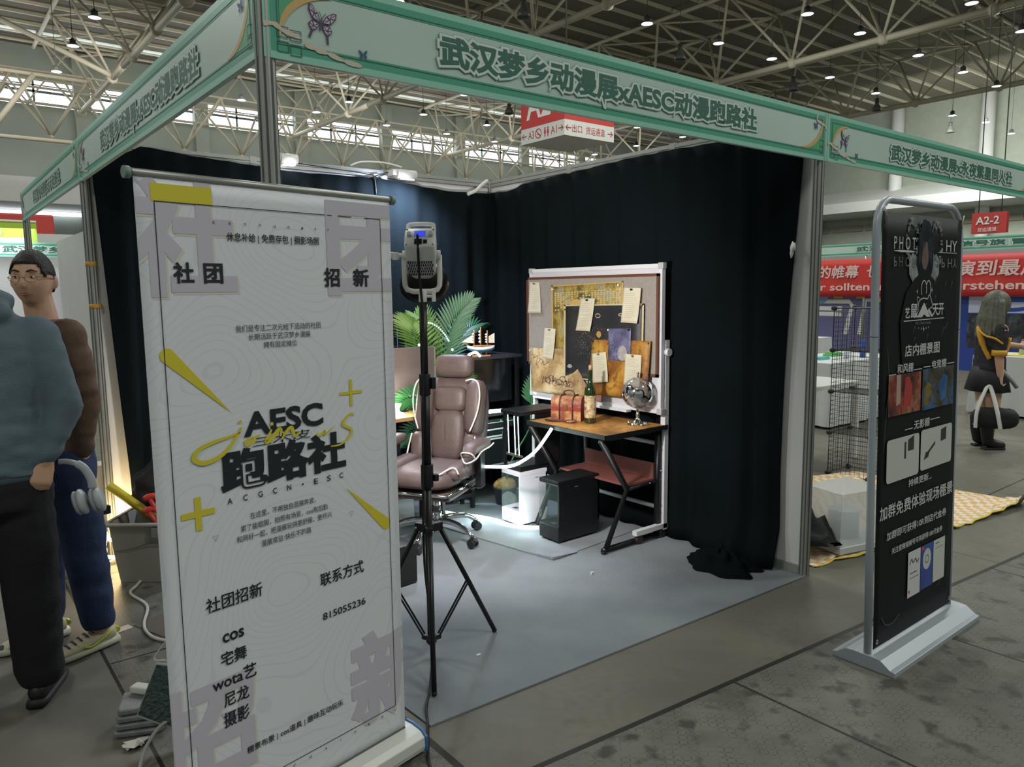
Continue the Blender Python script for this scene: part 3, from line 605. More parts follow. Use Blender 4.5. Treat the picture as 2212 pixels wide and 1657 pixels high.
# ---- studio light on its tripod ----
TC=V3((.853,.56,.0085)); st=thing('light_stand','black tripod light stand carrying the white studio light, beside the roll-up banner','stand',TC)
def wpt(*a): return V3(a)
feet=[V3((.6755,.262,.0145)),V3((1.2,.56,.0145)),V3((.72,.90,.0145))]
q=MB(); q.cyl(TC+V3((0,0,.05)),TC+V3((0,0,.80)),.0165,n=14); q.cyl(TC+V3((0,0,.75)),TC+V3((0,0,1.21)),.0195,n=14); obj('lower_column',q,BKM,st,w=True)
q=MB(); q.cyl(TC+V3((0,0,1.15)),TC+V3((0,0,1.56)),.016,n=14); obj('upper_column',q,BKM,st,w=True)
q=MB(); q.cyl(TC+V3((0,0,.76)),TC+V3((0,0,.86)),.027,n=14); q.cyl(TC+V3((0,0,1.16)),TC+V3((0,0,1.25)),.024,n=14); q.box(TC+V3((.028,-.018,1.21)),(.02,.02,.05)); q.box(TC+V3((.03,-.015,.80)),(.02,.03,.03)); obj('clamp_collar',q,BKP,st,w=True,bev=.002)
q=MB(); q.cyl(TC+V3((0,0,.56)),TC+V3((0,0,.60)),.03,n=14)
for f in feet:
    d=(f-TC); d.z=0; d.normalize(); q.box(TC+d*.04+V3((0,0,.578)),(.05,.03,.035),math.atan2(d.y,d.x))
obj('hub',q,BKP,st,w=True,bev=.002)
q=MB(); q.cyl(TC+V3((0,0,.06)),TC+V3((0,0,.095)),.024,n=12)
for f in feet:
    d=(f-TC); d.z=0; d.normalize(); q.box(TC+d*.03+V3((0,0,.075)),(.03,.022,.02),math.atan2(d.y,d.x))
obj('brace_collar',q,BKP,st,w=True)
for f in feet:
    d=(f-TC); d.z=0; d.normalize(); n=V3((-d.y,d.x,0)); top=TC+d*.055+V3((0,0,.575))
    q=MB(); q.tube([top,f+V3((0,0,.004))],.011,10); lg=obj('leg',q,BKM,st,w=True)
    q=MB(); q.ball(f+V3((0,0,.003)),.0125,10); obj('rubber_foot',q,BKP,lg,w=True)
    q=MB(); mid=top.lerp(f,.50)
    for s in (-1,1): q.box((mid+TC+d*.035+V3((0,0,.075)))/2+n*s*.008,((mid-TC-d*.035-V3((0,0,.075))).length,.003,.009),M=((mid-TC-d*.035-V3((0,0,.075))).to_track_quat('X','Z').to_matrix().to_4x4()))
    obj('brace',q,BKM,st,w=True)
    q=MB(); q.ball(top+n*.017,.006,8); obj('bolt',q,CHR,st,w=True)
# light head: axis points into the booth and down; rear panel faces the viewer
hd=thing('studio_light','white video studio light on the tripod, its rear control panel with blue screen facing us','light',TC+V3((0,0,1.56)))
PV=TC+V3((0,0,1.745)); ax=V3((.54,.76,-.78)).normalized(); sd=V3((.80,-.60,0)).normalized(); vt=sd.cross(ax)
def hp(a,b,c): return PV+sd*a+vt*b+ax*c     # across, up, along
def ringr(w,h,c,b0=0,r=.02,n=5):
    P=[]
    for sx,sy,a0 in ((1,1,0),(-1,1,pi/2),(-1,-1,pi),(1,-1,3*pi/2)):
        for k in range(n+1):
            t=a0+pi/2*k/n; P.append(hp(sx*(w/2-r)+r*cos(t),b0+sy*(h/2-r)+r*sin(t),c))
    return P
q=MB(); q.loft([ringr(.118,.094,-.105,.0,.012),ringr(.124,.10,-.10,.0,.014),ringr(.126,.102,-.03),ringr(.116,.10,.05,-.002,.03),ringr(.106,.096,.10,-.002,.042)]); obj('body',q,LWH,hd,w=True)
q=MB()
for r_ in range(5):
    for k in range(11):
        c=hp(-.052+.0094*k+(.0047 if r_%2 else 0),-.0515-.0003*r_,-.012+.018*r_); q.box(c,(.0055,.003,.013),M=M4((sd,vt,ax)).transposed().to_4x4())
obj('vent_slot',q,mat('vent_dark','26231d',.6),hd,w=True)
q=MB(); q.box(hp(0,.016,-.1062),(.040,.024,.003),M=M4((sd,vt,ax)).transposed().to_4x4()); obj('screen',q,mat('blue_screen','2430c8',.3,emit=('3a48ff',.9)),hd,w=True,label='glowing blue display')
fr=Fr(hp(-.0225,.002,-.1066),sd,vt); q=MB(); fr.line(q,[(.001,.001),(.044,.001),(.044,.027),(.001,.027)],.0022,.001,True); obj('screen_bezel',q,BKP,hd,w=True)
for s in (-1,1):
    q=MB(); q.cyl(hp(s*.043,.008,-.104),hp(s*.043,.008,-.122),.0095,.0085,n=16); obj('dial',q,mat('dial_white','c4c3be',.4),hd,w=True)
q=MB(); q.box(hp(-.006,-.026,-.1065),(.030,.026,.006),M=M4((sd,vt,ax)).transposed().to_4x4()); q.box(hp(.022,-.026,-.1065),(.015,.018,.005),M=M4((sd,vt,ax)).transposed().to_4x4()); obj('socket',q,BKP,hd,w=True)
q=MB()
for a in (-1,1):
    for b in (-1,1): q.ball(hp(a*.053,b*.041,-.105),.0035,8)
obj('screw',q,ALUD,hd,w=True)
q=MB(); q.tube(smooth_pts([hp(-.052,.04,-.07),hp(-.052,.074,-.085),hp(-.045,.084,-.09),hp(0,.086,-.092),hp(.045,.084,-.09),hp(.052,.074,-.085),hp(.052,.04,-.07)],5),.0085,10); obj('carry_handle',q,LWH,hd,w=True)
q=MB(); YK=[V3(PV)+sd*(s_*.073)+V3((0,0,z_)) for s_,z_ in ((-1,.0),(-1,-.10),(-.98,-.125),(-.86,-.142),(-.5,-.15),(0,-.15),(.5,-.15),(.86,-.142),(.98,-.125),(1,-.10),(1,.0))]
q.tube(YK,.005,8,fl=2.2); obj('yoke',q,LWH,hd,w=True)
q=MB()
for s in (-1,1): q.cyl(PV+sd*(s*.062),PV+sd*(s*.078),.019,n=20)
obj('tilt_hub',q,LWH,hd,w=True)
q=MB(); q.cyl(PV-sd*.075,PV-sd*.105,.008); q.box(PV-sd*.108+V3((0,0,-.003)),(.022,.028,.03),.3); q.box(PV-sd*.126+V3((0,0,0)),(.03,.015,.026),-.64); obj('tilt_knob',q,LWH,hd,w=True,bev=.004)
q=MB(); q.cyl(TC+V3((0,0,1.55)),TC+V3((0,0,1.60)),.0175,n=16); q.cyl(TC+V3((0,0,1.575)),TC+V3((0,0,1.575))+sd*.04,.006); q.box(TC+V3((0,0,1.575))+sd*.046,(.016,.016,.046),-.64); obj('stand_clamp',q,LWH,hd,w=True,bev=.003)
q=MB(); Ma=M4((sd,vt,ax)).transposed()
q.lathe([(.05,.09),(.058,.095),(.075,.11),(.10,.15),(.108,.185),(.106,.187),(.097,.152),(.07,.112),(.045,.10)],PV,28,Ma); obj('reflector',q,mat('reflector_black','17140f',.35,.4,spec=.4),hd,w=True)
q=MB(); q.lathe([(.045,.101),(.0,.102)],PV,20,Ma); obj('lamp_chip',q,mat('lamp_chip','efe6c8',.4,emit=('fff2da',3)),hd,w=True)
light('studio_light_beam','SPOT',tuple(PV+ax*.215),tuple(PV+V3((.60,.74,-.34))*2),165,(1,.95,.93),.07,138,.6)
q=MB(); q.tube(smooth_pts([tuple(hp(-.006,-.026,-.11)),tuple(hp(-.006,-.03,-.14)),tuple(TC+V3((-.035,-.035,1.66))),tuple(TC+V3((-.02,-.03,1.5))),tuple(TC+V3((-.022,-.022,1.2))),tuple(TC+V3((-.035,-.022,.8))),tuple(TC+V3((-.05,-.04,.45))),tuple(TC+V3((-.07,-.12,.15))),(.70,.33,.02),(.60,.20,.016),(.555,.12,.010),(.50,.03,.006),(.43,-.09,.006),(.38,-.25,.006)],6),.0052,8)
one('power_cable',q,mat('black_rubber','141515',.6),'black power cable hanging from the studio light down to the hall floor','cable')
# ---- recliner office chair (front = -y) ----
LEA=mat('brown_grey_leather','63544f',.5,var=(9,'5b4c49'),bump=(60,.12)); PIP=mat('white_piping','e3dccf',.5); LED_=mat('leather_dark','4a403e',.55)  # second, darker leather is for the back shell
ch=thing('recliner_chair','brown grey leather recliner office chair with white piping and chrome star base','chair',(1.72,1.86,.0145),math.radians(-58))
def cush(c,d,rx=0,fn=None,n=20,p=3.2):
    def sup(v): 
        s=(abs(v.x)**p+abs(v.y)**p+abs(v.z)**p)**(-1/p); v=V3((v.x*s*d[0]/2,v.y*s*d[1]/2,v.z*s*d[2]/2)); return fn(v) if fn else v
    q=MB(); q.ball((0,0,0),1,n,fn=sup); T=M4.Translation(c)@M4.Rotation(rx,4,'X'); q.v=[tuple(T@V3(v)) for v in q.v]; return q
T_=-.24
obj('seat',cush((0,-.06,.45),(.46,.54,.12),p=4),LEA,ch)
for s in (-1,1): obj('seat_bolster',cush((s*.215,-.04,.487),(.12,.40,.10),p=3.5),LEA,ch)
obj('backrest',cush((0,.285,.73),(.42,.11,.58),T_,p=5),LEA,ch)
obj('back_shell',cush((0,.325,.74),(.47,.09,.54),T_,p=4),LED_,ch)
obj('back_pad',cush((0,.265,.875),(.225,.09,.17),T_,p=5),LEA,ch)
obj('lumbar_pad',cush((0,.205,.64),(.24,.10,.34),T_,p=4),LEA,ch)
for s in (-1,1):
    obj('back_wing',cush((s*.178,.25,.83),(.115,.13,.36),T_,p=4.5),LEA,ch)
    obj('lumbar_wing',cush((s*.185,.165,.565),(.10,.15,.20),T_,p=4),LEA,ch)
obj('headrest',cush((0,.335,1.09),(.262,.10,.155),-.1,p=5),LEA,ch)
q=MB(); q.box((0,.36,.995),(.09,.02,.10)); obj('headrest_bracket',q,BKM,ch)
q=MB()
for s in (-1,1):
    q.tube(smooth_pts([(s*.12,.235,1.005),(s*.17,.222,1.018),(s*.218,.205,.995),(s*.238,.18,.91),(s*.225,.155,.80),(s*.185,.13,.69)],6),.0055,6)
    q.tube(smooth_pts([(s*.225,.12,.66),(s*.238,.095,.58),(s*.24,.06,.51)],4),.0055,6)
    q.tube(smooth_pts([(s*.265,-.24,.50),(s*.225,-.23,.535),(s*.16,-.29,.50)],5),.005,6)
obj('piping',q,PIP,ch)
q=MB(); q.tube([(0,.157,.78),(0,.148,.70),(0,.152,.56)],.002,6); obj('stitching',q,mat('stitch_dark','5b4d4c',.6),ch)
for s in (-1,1):
    a=cush((s*.30,-.03,.635),(.10,.34,.07),fn=lambda v:V3((v.x,v.y,v.z-(.03 if v.y<-.1 else 0)*min(1,(-v.y-.1)/.07)))); ar=obj('armrest',a,LEA,ch)
    q=MB(); y0=-.205
    q.tube(smooth_pts([(s*.350,.13,.625),(s*.352,.05,.615),(s*.352,-.08,.612),(s*.345,-.16,.58),(s*.30,y0,.56),(s*.255,-.16,.58)],5),.005,6)
    q.tube(smooth_pts([(s*.345,-.16,.58),(s*.33,-.198,.62),(s*.27,-.198,.622),(s*.255,-.16,.58)],4),.005,6); obj('piping',q,PIP,ar)
    q=MB(); q.b2((s*.30-.02,-.02,.36),(s*.30+.02,.06,.61)); q.b2((s*.30-.02,-.05,.36),(s*.1,.06,.385)); obj('arm_bracket',q,BKP,ar,bev=.006)
q=MB(); q.b2((-.24,-.33,.345),(.24,-.02,.375)); obj('footrest',q,LEA,ch,bev=.012)
q=MB()
for s in (-1,1): q.cyl((s*.235,-.345,.385),(s*.235,.15,.385),.009,n=10)
q.cyl((-.235,-.345,.385),(.235,-.345,.385),.009,n=10); obj('footrest_rail',q,CHR,ch)
q=MB(); q.b2((-.13,-.14,.36),(.13,.16,.395)); q.tube([(.1,.02,.375),(.30,.06,.375)],.008); obj('mechanism',q,BKP,ch,bev=.004)
q=MB(); q.cyl((0,0,.10),(0,0,.37),.024,n=20); q.cyl((0,0,.09),(0,0,.22),.031,n=20); obj('gas_cylinder',q,CHR,ch)
for k in range(5):
    a=2*pi*k/5+.95; d=V3((cos(a),sin(a),0)); q=MB()
    q.tube(smooth_pts([tuple(d*.02+V3((0,0,.125))),tuple(d*.12+V3((0,0,.13))),tuple(d*.23+V3((0,0,.11))),tuple(d*.295+V3((0,0,.068)))],5),[.02]*5+[.018]*5+[.015]*5+[.012],10); lg=obj('leg',q,CHR,ch)
    c=d*.30; n=V3((-d.y,d.x,0)); q=MB()
    for s in (-1,1): q.cyl(c+n*s*.011+V3((0,0,.028)),c+n*s*.026+V3((0,0,.028)),.0275,n=18)
    q.tube([c+V3((0,0,.05)),c+V3((0,0,.075))],.009); q.cyl(c-n*.011+V3((0,0,.035)),c+n*.011+V3((0,0,.035)),.026,n=14); obj('caster',q,BKP,lg)
# ---- wooden map desk with K legs ----
def mapmat(name,c1,c2,c3,sc,ln=30):
    mt=bpy.data.materials.new(name); mt.use_nodes=True; nt=mt.node_tree; N=nt.nodes; K=nt.links.new; b=N['Principled BSDF']; b.inputs['Roughness'].default_value=.5
    tc=N.new('ShaderNodeTexCoord'); n=N.new('ShaderNodeTexNoise'); n.inputs['Scale'].default_value=sc; n.inputs['Detail'].default_value=9; n.inputs['Roughness'].default_value=.62; K(tc.outputs['Object'],n.inputs['Vector'])
    cr=N.new('ShaderNodeValToRGB'); e=cr.color_ramp.elements; e[0].position=.38; e[0].color=lin(c1); e[1].position=.62; e[1].color=lin(c3); k=e.new(.5); k.color=lin(c2); K(n.outputs[0],cr.inputs[0])
    v=N.new('ShaderNodeTexNoise'); v.inputs['Scale'].default_value=ln; v.inputs['Detail'].default_value=3; K(tc.outputs['Object'],v.inputs['Vector'])
    r=N.new('ShaderNodeMapRange'); r.inputs[1].default_value=.56; r.inputs[2].default_value=.66; r.inputs[4].default_value=.75; K(v.outputs[0],r.inputs[0])
    x=N.new('ShaderNodeMix'); x.data_type='RGBA'; K(r.outputs[0],x.inputs[0]); K(cr.outputs[0],x.inputs[6]); x.inputs[7].default_value=lin(c1); K(x.outputs[2],b.inputs['Base Color']); return mt
dk=thing('map_desk','small desk with a map printed top and bent black metal legs before the whiteboard','desk',(2.6,1.3,.0145))
q=MB(); q.b2((2.315,.93,.722),(2.865,1.66,.746)); obj('desktop',q,[mapmat('map_top','6b4a28','a5722f','c69245',4.5)],dk,w=True,bev=.004)
q=MB()
for a,b in (((2.31,.925,.720),(2.87,.932,.748)),((2.31,1.658,.720),(2.87,1.665,.748)),((2.31,.925,.720),(2.317,1.665,.748)),((2.863,.925,.720),(2.87,1.665,.748))): q.b2(a,b)
obj('edge_band',q,BKP,dk,w=True)
for y in (.97,1.62):
    q=MB(); q.tube([(2.315,y,.715),(2.545,y,.375),(2.36,y,.03)],.017,4,fl=1.5); q.tube([(2.33,y,.03),(2.85,y,.03)],.014,4,fl=1.4); q.tube([(2.83,y,.03),(2.83,y,.715)],.017,4,fl=1.3); q.tube([(2.545,y,.375),(2.83,y,.385)],.012,4); q.tube([(2.33,y,.712),(2.85,y,.712)],.012,4)
    lg=obj('leg',q,BKM,dk,w=True)
    q=MB()
    for x in (2.345,2.82): q.cyl((x,y,.0148),(x,y,.024),.02,n=12)
    obj('foot',q,BKP,lg,w=True)
q=MB(); q.b2((2.56,.985,.386),(2.82,1.605,.40)); q.b2((2.80,.985,.40),(2.815,1.605,.50)); obj('shelf',q,mat('red_brown_shelf','7c4a42',.5),dk,w=True)
q=MB(); 
for z in (.39,.45): q.ball((2.84,.955,z),.006,8); q.ball((2.74,.955,.385),.006,8)
obj('bolt',q,CHR,dk,w=True)
DZ=.7475
def onlocal(x,y): return (x,y,DZ)
# treasure chest box
bx=thing('wooden_chest','small red and brown map covered wooden chest with leather straps on the desk','chest',onlocal(2.55,1.50),math.radians(-62))
CH1=mapmat('chest_map','7a3a2a','a4683f','c49a62',14,60); CHR_=mat('chest_red','93302e',.5); STP=mat('strap_leather','5a3626',.5); BRS=mat('brass','b08d4c',.3,.9)
W_,D_,H_=.205,.135,.165
def dome(x,k=0,inset=0):
    r=D_/2-inset; P=[(-r,0),(r,0),(r,.105)]
    for t in range(1,8): a=pi/2*t/8; P.append((r-.045+.045*cos(a),.105+.055*sin(a)+k))
    for t in range(0,8): a=pi/2+pi/2*t/8; P.append((-r+.045+.045*cos(a),.105+.055*sin(a)+k))
    P.append((-r,.105)); return [(x,y,z) for y,z in P]
q=MB(); q.prism(dome(-W_/2),(W_,0,0)); obj('body',q,CH1,bx)
q=MB(); q.b2((-W_/2-.001,-D_/2-.0015,.066),(W_/2+.001,D_/2+.0015,.092)); 
for x in (-W_/2-.002,W_/2): q.prism(dome(x),(.002,0,0))
obj('red_band',q,CHR_,bx)
for x in (-.045,.045):
    q=MB(); r=D_/2+.003; P=[(x,-r,.0),(x,-r,.105)]+[(x,-r+.047-.047*cos(pi/2*t/6),.105+.058*sin(pi/2*t/6)) for t in range(7)]+[(x,r-.047+.047*sin(pi/2*t/6),.105+.058*cos(pi/2*t/6)) for t in range(7)]+[(x,r,0)]
    q.tube(P,.0035,4,fl=2.6); obj('strap',q,STP,bx)
    q=MB()
    for z in (.02,.085,.12): q.ball((x,-r-.003,z),.0035,8)
    obj('stud',q,BRS,bx)
q=MB(); q.b2((-.012,-D_/2-.006,.07),(.012,-D_/2-.001,.108)); obj('latch',q,BRS,bx,bev=.002)
q=MB(); q.tube(smooth_pts([(-.04,0,.16),(-.03,0,.187),(0,0,.195),(.03,0,.187),(.04,0,.16)],4),.006,8); obj('handle',q,STP,bx)
# bottle
bt=thing('wine_bottle','green glass wine bottle with a map label and cork standing on the desk','bottle',onlocal(2.565,1.315))
GLS=mat('green_glass','1d2f14',.06,spec=.7,coat=.5)
q=MB(); q.lathe([(0,0),(.036,0),(.0375,.006),(.0375,.195),(.034,.225),(.02,.255),(.0145,.275),(.0135,.335),(.015,.337),(.015,.345),(.0,.345)]); obj('glass_body',q,GLS,bt)
q=MB(); q.lathe([(.0382,.035),(.0382,.18)]); obj('map_label',q,mapmat('bottle_label','6a5638','b59f76','d0bf98',28,90),bt)
q=MB(); q.lathe([(0,.343),(.0105,.343),(.0105,.375),(0,.375)]); obj('cork',q,mat('cork','b99a73',.8),bt)
# globe
gb=thing('mirror_globe','silver mirrored globe with cut out continents on a chrome foot, at the desk corner','globe',onlocal(2.735,1.06))
q=MB(); q.lathe([(0,.0),(.062,0),(.064,.006),(.05,.014),(.03,.022),(.014,.04),(.010,.055),(.016,.062),(.010,.07),(.008,.10),(.0,.10)]); obj('foot',q,CHR,gb)
q=MB(); q.ball((0,0,.205),.1,48); obj('sphere',q,mat('globe_glass','9aa0a0',.05,.3,alpha=.45),gb)
q=MB(); bm=MB(); bm.ball((0,0,0),1,96)
for f in bm.f:
    c=sum((V3(bm.v[i]) for i in f),V3())/4
    if NZ.fractal(c*1.5+V3((3.1,1.7,.4)),1,2,4)>.12:
        q.add([V3(bm.v[i])*.1012+V3((0,0,.205)) for i in f],[tuple(range(len(f)))],True)
obj('continents',q,mat('mirror_silver','f0f0f0',.06,1),gb)
q=MB(); q.cyl((0,0,.303),(0,0,.325),.006); q.ball((0,0,.33),.009,10); obj('finial',q,CHR,gb)
for k in range(4): a=2*pi*k/4+.5; q=MB(); q.ball((.052*cos(a),.052*sin(a),.012),(.02,.02,.012),10); obj('scroll_foot',q,CHR,gb)
# magnifier lying on the desk
mg=thing('magnifying_glass','copper coloured magnifying glass lying on the desk in front of the chest','tool',onlocal(2.45,1.44),math.radians(-60))
q=MB(); q.tube([(.045+.036*cos(2*pi*k/28),.036*sin(2*pi*k/28),.008) for k in range(28)],.005,8,closed=True); obj('rim',q,mat('copper','a5694a',.25,.9),mg)
q=MB(); q.lathe([(0,.0065),(.033,.007),(.033,.009),(0,.0095)],(.045,0,0)); obj('lens',q,mat('lens_glass','d8e0e0',.05,spec=.6,alpha=.35),mg)
q=MB(); q.tube([(.01,0,.008),(-.02,0,.009),(-.05,0,.01),(-.09,0,.01),(-.13,0,.009)],[.004,.006,.009,.010,.006],10); obj('handle',q,mat('handle_dark_wood','4b2a24',.4),mg)
# ---- PC cases ----
def pccase(name,label,x0,x1,y0,y1,z0,h,body,lab_inner=True):
    t=thing(name,label,'computer case',((x0+x1)/2,(y0+y1)/2,z0)); e=.012; z1=z0+h
    q=MB(); q.b2((x0,y0,z1-.03),(x1,y1,z1)); obj('top_panel',q,body,t,w=True,bev=.005)
    q=MB(); q.b2((x0,y0,z0+.012),(x1,y1,z0+.105)); obj('base_shroud',q,body,t,w=True,bev=.004)
    q=MB(); q.b2((x0+.006,y0,z0+.10),(x1,y0+.014,z1-.028)); obj('side_panel',q,body,t,w=True)
    q=MB(); q.b2((x1-.014,y0,z0+.10),(x1,y1,z1-.028)); obj('rear_panel',q,BKP,t,w=True)
    q=MB(); q.b2((x0,y0+.004,z0+.10),(x0+.004,y1,z1-.028)); q.b2((x0+.0,y1-.004,z0+.10),(x1,y1,z1-.028)); obj('glass_panel',q,mat('case_glass','6d827e',.05,spec=.35,alpha=.09),t,w=True)
    for a in (x0+.03,x1-.03):
        for b in (y0+.025,y1-.025):
            q=MB(); q.b2((a-.015,b-.012,z0),(a+.015,b+.012,z0+.014)); obj('foot',q,BKP,t,w=True)
    q=MB(); q.b2((x0+.03,(y0+y1)/2-.02,z0+.1055),(x0+.06,(y0+y1)/2+.02,z0+.107)); obj('slot',q,ALUD,t,w=True)
    q=MB(); q.b2((x0+.14,y0-.001,z1-.055),(x0+.17,y0,z1-.05)); obj('badge',q,ALU,t,w=True)
    return t
WC=mat('case_white','d9d3dc',.4); BC=mat('case_black','141618',.4)
pccase('computer_case','white computer case with a glass front standing on the floor by the glowing strip',2.27,2.52,1.69,1.885,.0145,.375,WC)
pccase('computer_case','black computer case with a glass front standing on the carpet under the map desk',2.24,2.60,1.265,1.45,.0145,.40,BC)
u=thing('computer_case','open black computer case with upright lit bars, standing on top of the white case','computer case',(2.45,1.79,.3897),0)
q=MB(); q.b2((2.28,1.68,.775),(2.66,1.90,.80)); obj('top_panel',q,BC,u,w=True,bev=.003)
q=MB(); q.b2((2.29,1.70,.3897),(2.64,1.88,.425)); obj('base_shroud',q,BC,u,w=True)
for a_,b_ in (((2.63,1.70,.42),(2.645,1.88,.778)),((2.29,1.868,.42),(2.31,1.885,.778)),((2.42,1.69,.42),(2.63,1.705,.778))): q=MB(); q.b2(a_,b_); obj('side_panel',q,BC,u,w=True)
NEON=mat('neon_white','ffffff',.4,emit=('dcfff6',9)); NEONS=mat('neon_soft','ffffff',.4,emit=('d8f4ff',3.0))
q=MB()
for y in (1.725,1.765,1.835): q.tube([(2.30,y,.50),(2.295,y+.004,.765)],.0035,6)
obj('light_bar',q,NEONS,u,w=True)
q=MB(); q.b2((2.30,1.70,.485),(2.315,1.87,.50)); obj('bar_tray',q,ALUD,u,w=True)
# ---- neon strips ----
def strip(P,r,label,m_=None,name='neon_strip'):
    q=MB(); q.tube(smooth_pts(P,6),r,10); return one(name,q,m_ or NEON,label,'light strip',group='glowing light strips in the booth')
strip([(2.06,2.30,.0245),(2.10,2.20,.0242),(2.18,2.06,.0242),(2.23,1.90,.0242),(2.235,1.77,.0242),(2.28,1.665,.0242),(2.35,1.585,.0242)],.009,'glowing white neon strip lying on the carpet in front of the white computer case')
strip([(1.93,1.62,.50),(2.06,1.52,.50),(2.14,1.46,.545),(2.20,1.425,.60),(2.25,1.40,.67),(2.29,1.38,.735)],.0095,'glowing white neon strip sweeping up from behind the chair to the desk edge')
strip([(2.50,2.33,.705),(2.76,2.33,.695)],.014,'short level glowing tube on the black shelf unit above the flight case')
strip([(1.95,2.25,.30),(2.02,2.28,.14),(2.06,2.30,.045)],.005,'thin white cord curling up from the floor neon strip')
for l_ in ((2.14,1.98,.12,9),(2.2,1.56,.14,6),(2.10,1.45,.62,6),(2.5,2.22,.66,10)): light('neon_light','POINT',l_[:3],None,l_[3]*.30,(.82,1,.96),.06)
# ---- black shelf unit with ship, device and flight case ----
sh=thing('shelf_unit','tall black shelf unit in the rear corner with a model ship on its top','shelf',(2.6,2.55,.0145))
q=MB(); q.b2((2.33,2.37,1.095),(2.86,2.76,1.115)); obj('top_board',q,mat('shelf_top','33363a',.35),sh,w=True)
q=MB(); q.b2((2.40,2.42,.76),(2.79,2.74,1.094)); obj('upper_cabinet',q,mat('gloss_black','0f1114',.15),sh,w=True)
for z in (.655,.245):
    q=MB(); q.b2((2.36,2.38,z),(2.83,2.75,z+.018)); obj('shelf_board',q,BKP,sh,w=True)
for x in (2.37,2.82):
    for y in (2.39,2.74):
        q=MB(); q.b2((x-.012,y-.012,.0145),(x+.012,y+.012,1.096)); obj('upright',q,BKM,sh,w=True)
dv=thing('audio_device','flat black device with small green lights on the shelf above the flight case','device',(2.6,2.5,.6732))
DVZ=.58
dv.location=(2.6,2.5,.5545); WM[dv.name]=M4.Translation(dv.location)
q=MB(); q.b2((2.44,2.395,.5545),(2.78,2.68,.625)); obj('body',q,BKP,dv,w=True,bev=.003)
q=MB(); q.b2((2.44,2.39,.60),(2.78,2.396,.604)); obj('trim_line',q,mat('trim_grey','9db0a8',.4),dv,w=True)
q=MB()
for x in (2.47,2.52,2.66,2.72): q.ball((x,2.392,.612),.004,8)
obj('indicator',q,mat('green_led','20ff60',.4,emit=('30ff70',4)),dv,w=True)
fc=thing('flight_case','black flight case with bright aluminium edges on the lower shelf','case',(2.57,2.5,.2632))
x0,x1,y0,y1,z0,z1=2.42,2.72,2.40,2.70,.2632,.5535
q=MB(); q.b2((x0+.006,y0+.006,z0+.004),(x1-.006,y1-.006,z1-.004)); obj('body',q,mat('case_panel','1d2226',.3),fc,w=True)
AE=mat('bright_aluminium','e2e6e6',.3,.25); q=MB(); s_=.011
for y in (y0,y1-s_):
    for z in (z0,z1-s_,z1-.085,z1-.065): q.b2((x0,y,z),(x1,y+s_,z+s_))
    for x in (x0,x1-s_): q.b2((x,y,z0),(x+s_,y+s_,z1))
for x in (x0,x1-s_):
    for z in (z0,z1-s_): q.b2((x,y0,z),(x+s_,y1,z+s_))
obj('edge_profile',q,AE,fc,w=True)
q=MB()
for x in (x0,x1):
    for y in (y0,y1):
        for z in (z0+.002,z1-.004): q.ball((x+(.006 if x==x0 else -.006),y+(.006 if y==y0 else -.006),z+(.012 if z<.4 else -.012)),.016,10)
obj('corner_cap',q,AE,fc,w=True)
q=MB(); q.b2((x1-.05,y0-.012,z1-.095),(x1-.015,y0,z1-.03)); obj('latch',q,CHR,fc,w=True,bev=.003)
# ship
sp=thing('model_ship','white model sailing ship with three masts standing on the black shelf top','ship model',(2.50,2.42,1.1155),math.radians(-28))
q=MB(); q.b2((-.07,-.022,0),(.07,.022,.012)); obj('stand_plinth',q,mat('orange_wood','b9683a',.5),sp,bev=.002)
q=MB()
for x in (-.04,.0,.04): q.b2((x-.004,-.012,.012),(x+.004,.012,.035))
obj('stand_leg',q,mat('dark_teal_wood','2a4a50',.5),sp)
hl=[]
for i in range(13):
    t=i/12; x=-.105+.21*t; wdt=.024*(1-abs(2*t-1)**2.6)**.6+.0008; z0=.034+.022*abs(2*t-1)**3; z1=.072+.012*(2*t-1)**2
    hl.append([(x,-wdt,z1),(x,-wdt*.9,(z0+z1)/2),(x,-wdt*.35,z0),(x,wdt*.35,z0),(x,wdt*.9,(z0+z1)/2),(x,wdt,z1)])
q=MB(); q.loft(hl); obj('hull',q,mat('hull_white','dcd6cc',.45),sp)
q=MB(); q.loft([[tuple(V3((p[0],p[1]*1.02,p[2]-.0008))) for p in r[1:5]] for r in hl],smooth=True); obj('lower_hull',q,mat('hull_blue','2a4d6a',.5),sp)
MAST=mat('mast_orange','b97a35',.5); q=MB(); 
for x,h in ((-.05,.19),(.0,.21),(.05,.185)): q.cyl((x,0,.07),(x,0,h+.01),.0042,n=8)
q.cyl((-.09,0,.085),(-.15,0,.115),.003,n=6); q.b2((-.06,-.016,.078),(.08,.016,.086)); obj('mast',q,MAST,sp)
q=MB()
for x,top in ((-.05,.18),(0,.20),(.05,.175)):
    for k in range(4):
        z=.10+k*(top-.10)/4; w_=.030-.004*k; hgt=(top-.10)/4*.85
        q.grid(6,5,lambda i,j,x=x,z=z,w_=w_,h=hgt:(x-.006-.012*sin(pi*j)*sin(pi*i),(i-.5)*2*w_,z+h*j))
q.add([(-.145,0,.112),(-.06,.001,.10),(-.06,.001,.165)],[(0,1,2)]); q.add([(.06,0,.10),(.105,0,.10),(.105,0,.175),(.06,0,.15)],[(0,1,2,3)])
obj('sail',q,mat('sail_cream','ddd5c6',.7),sp,solid=.001)
q=MB(); 
for a,b in (((-.05,0,.19),(0,0,.215)),((0,0,.215),(.05,0,.19)),((-.15,0,.115),(-.05,0,.195)),((.05,0,.19),(.105,0,.09))): q.cyl(a,b,.0008,n=4)
obj('rigging',q,BKP,sp)
